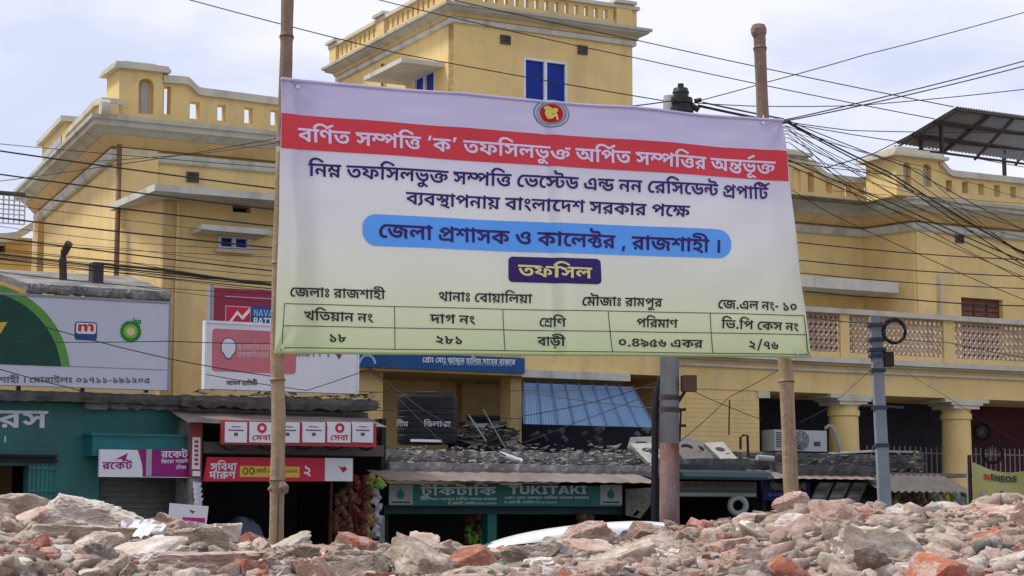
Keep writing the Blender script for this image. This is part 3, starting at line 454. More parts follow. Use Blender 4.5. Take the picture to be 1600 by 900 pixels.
314,512 -96,0 0,-512 -132,0 0,512 -96,0 0,110 96,0 *-10,52 *-56,74 *-92,47 *-127,22 -81,0 *-49,0 *-66,-9 *-32,-17 0,-11 *0,-10 *21,-7 30,0 101,0 *58,0 *69,-18 22,-20 *20,-18 *18,-52 0,-40 -126,0 *0,17 *-10,24 -10,6 *-9,5 *-22,5 -18,0 -73,0 *-60,0 *-68,13 -21,12 *-25,14 *-20,43 0,24 *0,62 *143,77 147,0 *218,0 *246,-143 16,-152 94,0
178,0 0,622 134,0 0,-622
64,474 *0,44 *41,66 *70,38 44,0 *44,0 *70,-38 *41,-66 0,-44 *0,-44 *-41,-67 *-70,-38 -44,0 *-44,0 *-70,37 *-41,68;165,474 *0,-24 *31,-31 23,0 *23,0 *31,31 0,24 *0,23 *-31,31 -23,0 *-23,0 *-31,-31;64,149 *0,44 *41,66 *70,38 44,0 *44,0 *70,-38 *41,-66 0,-44 *0,-44 *-41,-67 *-70,-38 -44,0 *-44,0 *-70,37 *-41,68;165,149 *0,-24 *31,-31 23,0 *23,0 *31,31 0,24 *0,23 *-31,31 -23,0 *-23,0 *-31,-31
728,622 0,-110 -96,0 0,-512 -132,0 *-47,57 *-105,78 *-129,51 -84,13 -32,116 59,-24 *97,-10 *123,-45 *84,-59 36,-31 *-1,23 *-1,47 0,26 0,446 108,0 23,-66;227,625 *76,0 *95,-49 *46,-80 0,-45 *0,-83 *-128,-106 -110,-14 -63,14 -40,53 *76,14 *91,37 *42,50 0,31 *0,29 *-42,42 -42,0 *-31,0 *-29,-23 0,-14 *0,-13 *16,-21 13,-9 -82,-82 *-17,12 *-37,33 *-24,48 0,33 *0,39 *42,65 *84,39
655,622 0,-110 -96,0 0,-512 -132,0 0,130 17,-53 *-37,51 *-68,73 *-68,39 -38,0 *-23,0 *-34,-24 0,-24 *0,-26 *39,-29 34,-12 -38,-115 *-60,17 *-75,59 *-36,72 0,38 *0,53 *50,68 *79,32 42,0 *49,0 *83,-26 *72,-55 34,-44 -20,-15 *-1,24 *-1,49 0,24 0,206 -437,0 0,110;321,321 *0,-5 *-1,-19 -2,-9 -129,33 *-2,47 *-30,54 *-70,28 -65,6 26,101 56,-16 *60,-7 *83,-34 *51,-53 *23,-76
218,0 -132,0 0,512 -96,0 0,110 324,0 0,-110 -96,0;91,622 *-1,31 *-31,27 -38,0 -170,0 *-76,0 *-95,29 -27,30 *-19,21 *-17,57 0,37 *0,15 *2,25 3,18 125,-8 *-1,-9 *-1,-14 0,-6 *0,-21 *9,-33 11,-11 *11,-10 *34,-10 38,0 175,0 *59,0 *69,-18 24,-23 *19,-19 *21,-61 1,-47
-306,-266 *-34,0 *-73,25 *-50,54 0,45 *0,55 *83,66 79,0 *72,0 *124,-37 *124,-74 72,-56 -71,-83 *-58,53 *-106,72 *-96,36 -43,0 *-31,0 *-27,-20 0,-16 *0,-18 *24,-16 21,0 *25,0 *31,24 *16,37 *6,41 0,18 0,76 132,0 0,-49 *0,-32 *-15,-80 *-45,-73 *-88,-48
57,70 *0,46 *50,37 36,0 *35,0 *50,-37 0,-46 *0,-44 *-50,-39 -35,0 *-36,0 *-50,39
52,358 262,0 0,-122 -262,0
311,0 *-101,0 *-96,84 0,60 *0,57 *66,72 64,25 49,-111 *-22,-5 *-20,-18 0,-12 *0,-16 *30,-22 30,0 *47,0 *48,42 0,30 *0,28 *-27,42 *-60,43 -48,28 *-63,38 *-69,58 *-27,57 0,36 *0,28 *28,61 25,26 116,-67 *-10,-10 *-15,-23 0,-12 *0,-11 *8,-17 *26,-22 *54,-35 46,-29 *54,-34 *67,-65 *31,-74 0,-50 *0,-57 *-58,-82 *-104,-43
307,81 *-70,0 *-113,50 *-65,106 0,83 *0,58 *52,107 *113,69 90,0 *86,0 *110,-62 *52,-109 0,-69 *0,-63 *-56,-106 *-113,-64;317,444 *-37,0 *-55,-29 *-30,-59 0,-44 *0,-36 *22,-54 *48,-31 39,0 *39,0 *55,31 *28,59 0,42 *0,40 *-25,53 *-48,28
759,622 0,-110 -96,0 0,-512 -132,0 *-35,42 *-76,66 *-88,48 *-103,33 -63,10 -33,116 59,-24 *97,-10 *124,-45 *84,-59 36,-31 *-1,23 *-1,47 0,26 0,446 108,0 23,-66;475,462 *0,-54 *-51,-90 *-105,-60 -83,-10 -83,20 -20,47 *73,14 *94,36 *46,50 0,34 *0,30 *-39,44 -25,19 125,83 *29,-31 *39,-84;191,421 *-67,0 *-80,65 0,57 *0,24 *12,43 9,18 118,-28 *-4,-9 *-5,-16 0,-9 *0,-18 *22,-16 17,0 *19,0 *31,13 *32,31 19,28 93,21 13,-38 *-30,-52 *-63,-74 *-80,-40
482,0 0,403 25,-43 *-22,29 *-51,56 *-57,46 *-65,28 -37,0 *-47,0 *-56,-42 -26,-27 -12,2 *20,13 *50,17 37,0 *45,0 *61,-34 *32,-57 0,-35 *0,-60 *-87,-100 -89,-50 -76,107 *58,26 *69,50 0,28 *0,17 *-21,19 -25,0 *-20,0 *-42,-12 -26,-14 -105,84 *35,51 *77,80 *90,47 53,0 *48,0 *83,-34 *82,-65 47,-47 -44,12 *0,12 *-4,45 0,33 0,103 109,0 22,-66 97,0 0,-110 -96,0 0,-512
744,622 0,-110 -96,0 0,-333 -132,0 0,328 4,23 *-2,19 *-2,37 0,18 0,84 108,0 23,-66;366,629 *43,0 *65,-30 *52,-56 20,-38 0,-134 *-32,65 *-78,83 -50,0 *-28,0 *-41,-28 0,-29 *0,-31 *59,-31 59,-2 -14,-120 *-72,4 *-86,50 *-38,81 0,51 *0,57 *39,73 *65,35;102,629 *46,0 *78,-36 *47,-79 0,-63 *0,-43 *-39,-80 *-87,-50 -72,0 -13,120 *46,2 *50,18 *21,27 0,17 *0,29 *-45,28 -37,0 *-27,0 *-41,-6 -20,-5 -13,110 *25,5 *50,6;648,-43 -130,0 *-13,30 *-54,27 -48,0 *-24,0 *-59,-8 *-65,-9 -33,0 *-31,0 *-66,12 *-57,37 *-35,71 0,58 *0,17 *3,28 3,16 125,-13 *-1,-9 *-2,-21 0,-9 *0,-31 *23,-33 *40,-12 25,0 *40,0 *72,17 33,0 *41,0 *61,-27 20,-27 0,133 132,0
265,0 *-40,0 *-62,17 -22,18 *-24,20 *-26,65 0,58 0,262 *0,23 *-9,26 *-25,12 -26,0 14,121 *54,-1 *70,-17 20,-19 *17,-16 *17,-47 0,-53 0,-85 *22,6 *37,5 14,0 *18,0 *32,-3 15,-4 *17,-4 *28,-4 12,0 *25,0 *42,19 18,34 112,-56 *-18,-45 *-52,-46 *-57,-15 -29,0 *-6,0 *-18,2 -9,3 48,33 *13,-19 *12,-47 0,-23 *0,-68 *-64,-99 *-106,-53;273,110 *23,0 *34,17 *22,30 *12,38 0,20 *0,28 *-24,30 *-36,12 -20,0 *-18,0 *-29,-6 -14,-5 0,-89 *0,-28 *7,-27 8,-8 *6,-6 *19,-6
116,531 *0,26 *23,49 20,25 110,-48 *-7,-9 *-7,-17 0,-8 *0,-10 *9,-15 *41,-14 47,-10 *95,-19 *75,-85 0,-63 *0,-82 *-108,-87 -96,-8 *-7,2 *-16,2 -8,1 4,37 *60,-17 *87,-35 *80,-47 49,-36 -72,-90 *-48,38 *-98,58 *-107,43 *-121,33 -69,12 20,105 *33,-9 *79,-10 44,0 *89,0 *71,43 0,34 *0,22 *-21,28 *-44,18 -37,7 *-72,15 *-73,40 *-25,51
751,622 0,-110 -348,0 0,-129 *0,-15 *10,-21 16,0 *13,0 *30,19 *31,35 16,22 117,22 *34,-49 *34,-99 0,-57 *0,-63 *-61,-99 *-121,-58 -89,0 *-66,0 *-122,38 *-107,91 *-89,159 -33,120 125,35 *33,-119 *84,-145 *103,-65 61,0 *72,0 *79,65 0,58 *0,39 *-28,50 -18,22 102,8 *-36,-48 *-74,-62 *-75,-30 -40,0 *-32,0 *-50,19 -17,19 *-17,19 *-17,60 0,47 0,112 -281,0 0,110;372,-177 *-32,0 *-42,43 0,32 *0,32 *42,43 32,0 *31,0 *41,-43 0,-32 *0,-32 *-41,-43
311,0 *-123,0 *-134,95 0,79 *0,57 *83,85 92,31 -3,-48 *-57,26 *-71,48 *-33,56 0,38 *0,43 *55,70 *107,42 77,0 *94,0 *110,-43 *48,-67 0,-36 *0,-45 *-41,-60 *-69,-41 -42,-17 -6,36 *80,-28 *89,-76 0,-71 *0,-88 *-130,-86;311,110 *66,0 *55,41 0,35 *0,23 *-35,36 *-56,24 -30,6 *-60,-15 *-61,-44 0,-33 *0,-30 *57,-43;311,380 *27,7 *50,21 *32,30 0,18 *0,25 *-55,31 -58,0 *-29,0 *-49,-13 *-29,-24 0,-19 *0,-26 *53,-36
199,330 *55,0 *81,-36 *45,-62 0,-40 *0,-42 *-32,-65 -27,-23 2,49 *65,7 *70,59 0,51 *0,30 *-29,47 *-80,43 -79,20 *-85,22 *-102,42 *-46,57 0,42 *0,26 *22,49 20,25 116,-44 *-7,-9 *-9,-18 0,-11 *0,-10 *11,-15 *33,-14 *63,-19 51,-14 *85,-24 *103,-55 *53,-62 *18,-68 0,-37 *0,-67 *-64,-89 *-112,-52 *-144,-23 -80,0 -16,0 -22,107 *52,8 *44,34 0,24 *0,23 *-28,27 -26,0 *-24,0 *-21,-21 0,-16 *0,-8 *3,-13 3,-7 -121,-26 *-7,19 *-9,35 0,19 *0,40 *41,56 *79,29
331,0 *-83,0 *-131,58 *-75,111 0,79 *0,80 *91,132 *168,115 115,54 59,-81 *-7,-9 *-6,-20 0,-11 *0,-22 *39,-27 28,0 *5,0 *10,0 4,1 50,-82 *-63,-36 *-63,-48 *-22,-39 0,-21 *0,-24 *36,-32 37,0 *6,0 *18,1 7,1 46,-118 *-54,-29 *-137,-33;338,110 *26,0 *36,5 *34,9 20,6 17,-31 *-78,11 *-74,73 0,51 *0,36 *28,61 *65,63 53,39 30,-69 *-47,2 *-62,34 *-30,45 0,18 *0,17 *5,23 9,14 63,-9 *-79,-39 *-114,-82 *-62,-92 0,-55 *0,-47 *45,-57 *74,-26
371,29 *-63,0 *-105,34 *-86,86 *-69,153 -28,119 123,34 *17,-85 *42,-118 *52,-74 *63,-34 39,0 *54,0 *56,69 0,70 *0,39 *-26,56 -9,13 99,-3 *-25,-46 *-50,-63 *-58,-32 -36,0 *-28,0 *-44,13 -17,12 *-16,12 *-26,51 0,54 0,32 *0,23 *-9,26 *-25,11 -26,1 15,121 *55,-1 *69,-19 19,-22 *14,-16 *13,-48 0,-38 0,-53 *0,-22 *9,-27 16,0 *9,0 *18,7 *21,29 10,32 99,23 *17,-24 *24,-63 *13,-66 0,-32 *0,-65 *-43,-107 *-97,-62
329,793 128,0 -274,-918 -128,0
369,281 67,-15 *-42,-21 *-80,-17 -44,0 *-110,0 *-103,92 0,79 *0,48 *41,82 *71,60 *94,33 52,0 *41,0 *69,-19 25,-20 *24,-19 *27,-59 0,-60 0,-263 *0,-23 *9,-26 *26,-11 26,-1 -15,-121 *-67,2 *-78,26 *-33,65 0,60;282,340 *33,0 *55,13 27,16 -28,-17 0,68 *0,34 *-6,32 -10,10 *-7,8 *-25,8 -14,0 *-22,0 *-42,-17 *-32,-30 *-19,-39 0,-22 *0,-37 *49,-27
354,622 *-1,31 *-30,27 -38,0 -59,0 *-76,0 *-95,29 -27,30 *-19,21 *-17,57 0,37 *0,15 *2,25 3,18 125,-8 *-1,-9 *-1,-14 0,-6 *0,-21 *9,-33 11,-11 *11,-10 *34,-10 38,0 63,0 *59,0 *69,-18 24,-23 *19,-19 *21,-61 1,-47;263,485 *92,0 *109,-55 *48,-84 0,-44 *0,-82 *-103,-87 -94,-15 -23,41 *50,-13 *98,-38 *97,-52 47,-33 -70,-93 *-47,34 *-105,58 *-117,47 *-128,36 -71,11 22,105 *35,-9 *67,-10 34,0 *64,0 *76,25 *35,44 0,30 *0,36 *-55,44 -50,0 *-29,0 *-35,-10 *-15,-21 0,-15 *0,-5 *4,-14 2,-5 -124,-18 *-6,15 *-8,39 0,17 *0,36 *48,55 *90,30;145,428 *-5,33 *-50,48 -47,11 76,44 46,-11 *56,-23 *50,-56 4,-43;583,622 0,-110 -593,0 0,110
603,622 0,-110 -390,0 0,-293 *0,-34 *8,-32 8,-8 *14,-15 32,0 *27,0 *50,23 26,25 *22,20 *24,46 0,24 *0,19 *-24,24 -27,0 *-13,0 *-21,-2 -9,-2 -18,108 *22,5 *44,6 29,0 *53,0 *64,-36 *30,-60 0,-38 *0,-55 *-46,-95 -38,-38 *-40,-39 *-104,-45 -59,0 *-54,0 *-60,20 -21,19 *-21,18 *-30,70 0,73 0,292 -91,0 0,110;380,622 *-1,31 *-30,27 -38,0 -75,0 *-76,0 *-95,29 -27,30 *-19,21 *-17,57 0,37 *0,15 *2,25 3,18 125,-8 *-1,-9 *-1,-14 0,-6 *0,-21 *9,-33 11,-11 *11,-10 *34,-10 38,0 79,0 *59,0 *69,-18 24,-23 *19,-19 *21,-61 1,-47
639,622 0,-110 -96,0 0,-512 -132,0 *-37,54 *-105,82 *-128,55 -75,12 -50,118 *92,51 *219,95 106,28 -22,-33 0,160;411,399 21,-22 *-66,-19 *-117,-49 -65,-31 *41,-8 *89,-39 *85,-62 34,-41 -19,-11 *-1,23 *-2,49 0,31;237,629 *16,0 *31,-3 15,-2 -8,-101 *-4,1 *-13,1 -10,0 *-26,0 *-23,-21 0,-14 *0,-25 *46,-32 45,-9 -77,-77 *-43,22 *-63,46 *-33,56 0,37 *0,28 *26,56 *65,37
860,622 0,-110 -317,0 0,-261 -4,-41 *2,-19 *2,-43 0,-22 0,-126 -132,0 *-37,54 *-105,82 *-128,55 -75,12 -50,118 *92,51 *219,95 106,28 -18,-33 0,50 -425,0 0,110;411,399 21,-22 *-66,-19 *-117,-49 -65,-31 *41,-8 *89,-39 *85,-62 34,-41 -19,-11 *-1,23 *-2,46 0,22;674,129 *-47,0 *-78,41 *-63,78 -26,57 73,56 *10,-41 *36,-57 *46,-28 22,0 *20,0 *26,20 0,23 *0,14 *-15,26 *-32,21 -28,8 37,112 *53,-16 *73,-52 *38,-73 0,-46 *0,-64 *-77,-79;170,-12 *-31,0 *-42,43 0,32 *0,32 *42,43 31,0 *32,0 *41,-43 0,-32 *0,-32 *-41,-43
491,544 0,-60 -1,10 *64,-10 *100,-46 *59,-76 0,-56 *0,-29 *-27,-51 *-54,-30 -42,0 *-18,0 *-24,3 -13,2 5,94 *5,-1 *10,-1 6,0 *23,0 *14,19 0,10 *0,29 *-57,34 -50,7 2,37 0,-342 -123,0 *-45,47 *-90,59 *-104,37 -66,10 -49,116 *55,28 *118,53 *119,44 56,13 -1,-21 0,70;361,424 30,-26 *-38,-10 *-88,-30 *-84,-34 -33,-18 -9,13 *68,-10 *120,-60 37,-37 *-1,19 *-2,31 0,17;702,622 0,-110 -712,0 0,110;978,622 0,-110 -96,0 0,-544 -132,0 0,55 3,30 *-1,24 *-2,49 0,25 0,361 -69,0 0,110;301,-27 *-34,0 *-60,20 *-53,52 -27,47 92,57 *20,-35 *37,-32 30,0 *15,0 *30,4 *41,15 30,15 *45,23 *70,31 47,0 *32,0 *62,-21 *66,-45 39,-35 -31,-99 *-35,32 *-52,40 *-47,18 -29,0 *-18,0 *-32,-7 *-43,-17 -34,-16 *-38,-18 *-51,-20 *-44,-9
970,622 0,-110 -96,0 0,-512 -132,0 *-28,53 *-101,77 -47,25 58,85 *38,-22 *63,-49 20,-23 *-1,11 *-1,22 *-1,25 0,13 0,295 -752,0 0,110;398,82 *-82,0 *-143,64 *-115,152 -43,130 125,35 *32,-93 *70,-118 *90,-55 60,0 *47,0 *61,24 *30,46 0,31 *0,38 *-41,43 -32,0 *-22,0 *-24,-22 0,-18 *0,-8 *4,-19 3,-8 -124,-18 *-8,19 *-8,36 0,13 *0,49 *46,57 *75,26 41,0 *69,0 *100,-53 *53,-92 0,-58 *0,-54 *-54,-92 *-117,-55;335,428 *-4,33 *-50,48 -47,11 75,44 46,-11 *56,-23 *50,-56 5,-43;1274,622 0,-110 -96,0 0,-512 -132,0 0,444 *-16,37 *-36,31 -26,0 -15,0 0,110 22,0 *20,0 *39,-28 16,-35 *-1,5 *-3,36 0,13 0,75 108,0 23,-66
914,622 0,-110 -442,0 0,-277 -29,20 *36,39 *96,72 *117,66 67,27 91,-76 *-14,-25 *-19,-57 *-9,-63 0,-35 *0,-39 *16,-97 17,-51 -129,-27 *-18,53 *-19,100 0,59 *0,37 *14,69 *24,62 13,26 40,-56 *-59,-25 *-112,-73 *-102,-83 -44,-41 -90,0 0,395 -369,0 0,110;434,546 -1,-429 -83,0 *-42,39 *-82,51 *-97,33 -66,10 -47,116 *58,29 *112,49 *109,39 50,13 0,50;340,428 38,-28 *-38,-10 *-82,-27 *-77,-31 -32,-16 -10,14 *42,-6 *75,-28 *63,-36 24,-20 *-2,18 *-1,32 0,17
672,622 0,-110 -96,0 0,-512 -132,0 *-33,42 *-100,67 *-130,47 -79,11 -42,92 *19,14 *38,24 *39,24 20,12 41,-21 *-8,-1 *-10,0 -2,0 *-55,0 *-70,34 *-33,54 0,30 *0,48 *58,63 57,34 128,-32 *-57,-22 *-50,-51 0,-30 *0,-30 *37,-21 20,0 *23,0 *45,14 28,17 58,-87 *-32,-16 *-62,-32 *-58,-33 -26,-18 0,19 *69,-15 *118,-55 51,-47 *0,15 *-2,35 0,17 0,310 -454,0 0,110
543,622 0,-622 -132,0 *-37,54 *-105,82 *-128,55 -75,12 -50,118 *92,51 *219,95 106,28 -18,-29 0,46 -425,0 0,110;411,399 21,-22 *-44,-13 *-81,-30 *-80,-35 -43,-21 *41,-8 *89,-39 *85,-62 34,-41 -18,-11 *-1,18 *-3,44 0,25;864,622 0,-110 -96,0 0,-438 -131,0 *-24,35 *-60,58 *-71,47 -41,18 7,104 *37,-11 *74,-39 *70,-54 29,-35 -18,-11 *-1,17 *-3,45 0,25 0,415 109,0 22,-66
21,578 0,150 604,0 0,-150 -215,0 0,-578 -175,0 0,578
352,-12 *-92,0 *-138,67 *-76,121 0,80 0,472 171,0 0,-458 *0,-38 *34,-60 *61,-34 40,0 *41,0 *61,34 *33,59 0,39 0,458 172,0 0,-472 *0,-80 *-76,-121 *-138,-67
175,129 0,215 *25,31 *50,61 *49,62 25,30 163,200 206,0 -306,-365 -15,0;47,0 0,728 176,0 0,-180 0,-196 0,-84 0,-268;502,0 -198,312 105,132 294,-444
28,0 0,140 91,0 0,448 -91,0 0,140 357,0 0,-140 -91,0 0,-448 91,0 0,-140
2,0 250,728 232,0 251,-728 -196,0 -99,320 *-23,80 *-47,163 -25,95 48,0 *-26,-95 *-47,-163 -25,-80 -102,-320;174,140 0,137 390,0 0,-137
47,0 0,728 542,0 0,-150 -366,0 0,-140 338,0 0,-145 -338,0 0,-144 366,0 0,-149
47,0 0,728 182,0 206,-331 *12,-18 *34,-61 *38,-69 17,-31 -21,-48 *-2,37 *-3,93 *-1,87 0,25 0,316 175,0 0,-728 -181,0 -190,303 *-14,22 *-42,71 *-49,89 -26,48 33,15 *4,-53 *3,-96 *1,-75 0,-21 0,-303
373,-12 *-98,0 *-158,90 *-92,167 0,118 *0,119 *92,168 *158,89 98,0 *99,0 *157,-89 *92,-168 0,-119 *0,-118 *-92,-168 *-157,-89;373,142 *53,0 *77,52 *41,99 0,70 *0,71 *-41,100 *-77,52 -53,0 *-51,0 *-77,-52 *-43,-100 0,-71 *0,-70 *43,-99 *77,-52
336,-12 *-96,0 *-136,59 *-71,113 0,80 167,0 *1,-34 *34,-50 *61,-27 42,0 *37,0 *56,20 *31,36 0,24 *0,20 *-27,31 *-55,23 -44,9 -74,15 *-107,22 *-108,104 0,80 *0,68 *72,101 *129,57 85,0 *87,0 *127,-57 *69,-107 3,-74 -163,0 *-3,45 *-65,52 -53,0 *-32,0 *-51,-20 *-29,-34 0,-23 *0,-20 *24,-29 *52,-21 41,-8 65,-14 *60,-12 *87,-36 *56,-51 *27,-67 0,-42 *0,-73 *-71,-104 *-134,-56
252,0 -250,728 193,0 102,-320 *23,-79 *48,-168 26,-92 -51,0 *25,92 *46,168 23,79 98,320 189,0 -243,-728
47,0 0,728 303,0 *80,0 *112,-47 *57,-83 0,-55 *0,-42 *-33,-66 *-61,-44 -41,-9 0,-1 *45,-3 *73,-44 *43,-77 0,-51 *0,-61 *-59,-92 *-113,-53 -81,0;218,135 125,0 *48,0 *54,44 0,39 *0,27 *-24,38 *-46,21 -31,0 -126,0;218,432 115,0 *28,0 *41,20 *22,36 0,24 *0,37 *-49,44 -42,0 -115,0
47,0 0,728 300,0 *84,0 *123,-60 *67,-111 0,-75 *0,-74 *-70,-108 *-127,-59 -87,0 -183,0 0,139 181,0 *35,0 *51,25 *28,46 0,31 *0,31 *-28,45 *-51,25 -35,0 -112,0 0,-583;455,0 -163,329 182,0 166,-329
273,0 0,260 -271,468 201,0 115,-212 *15,-28 *28,-55 14,-28 -31,0 *13,28 *26,55 15,28 109,212 200,0 -264,-468 0,-260
47,0 0,728 260,0 94,-286 *7,-26 *22,-75 *22,-83 *20,-75 6,-25 -45,0 *6,25 *19,75 *22,83 *21,75 8,26 93,286 260,0 0,-728 -173,0 0,315 *0,25 *2,73 *3,84 *2,87 0,39 21,0 *-11,-40 *-24,-88 *-23,-85 *-21,-71 -8,-24 -104,-315 -142,0 -106,315 *-8,24 *-21,71 *-24,85 *-25,88 -11,40 23,0 *1,-39 *2,-87 *2,-84 *2,-73 0,-25 0,-315
362,-11 *-34,0 *-57,20 *-44,40 -13,31 -1,0 0,-80 -166,0 0,728 168,0 0,-282 1,0 *16,28 *43,35 *56,18 33,0 *65,0 *100,-68 *56,-121 0,-79 *0,-82 *-55,-121 *-100,-67;315,123 *31,0 *45,33 *24,60 0,43 *0,42 *-24,60 *-45,32 -31,0 *-31,0 *-49,-33 *-27,-60 0,-41 *0,-41 *27,-61 *49,-34
47,-204 0,720 166,0 0,-68 2,0 *16,27 *43,34 *57,18 33,0 *65,0 *100,-68 *56,-121 0,-79 *0,-82 *-55,-121 *-100,-67 -68,0 *-34,0 *-55,20 *-43,39 -13,29 -2,0 0,-281;315,123 *31,0 *45,33 *24,60 0,43 *0,42 *-24,60 *-45,32 -31,0 *-31,0 *-49,-33 *-27,-60 0,-41 *0,-41 *27,-61 *49,-34
47,0 0,516 162,0 0,-121 -8,0 *13,45 *49,59 *67,28 36,0 *59,0 *88,-68 9,-64 -15,0 *9,43 *51,58 *73,31 41,0 *51,0 *78,-44 *45,-82 0,-58 0,-343 -168,0 0,306 *0,41 *-44,44 -33,0 *-24,0 *-35,-22 *-20,-39 0,-26 0,-304 -160,0 0,308 *0,38 *-42,45 -35,0 *-22,0 *-36,-22 *-21,-40 0,-29 0,-300""".split("\n")
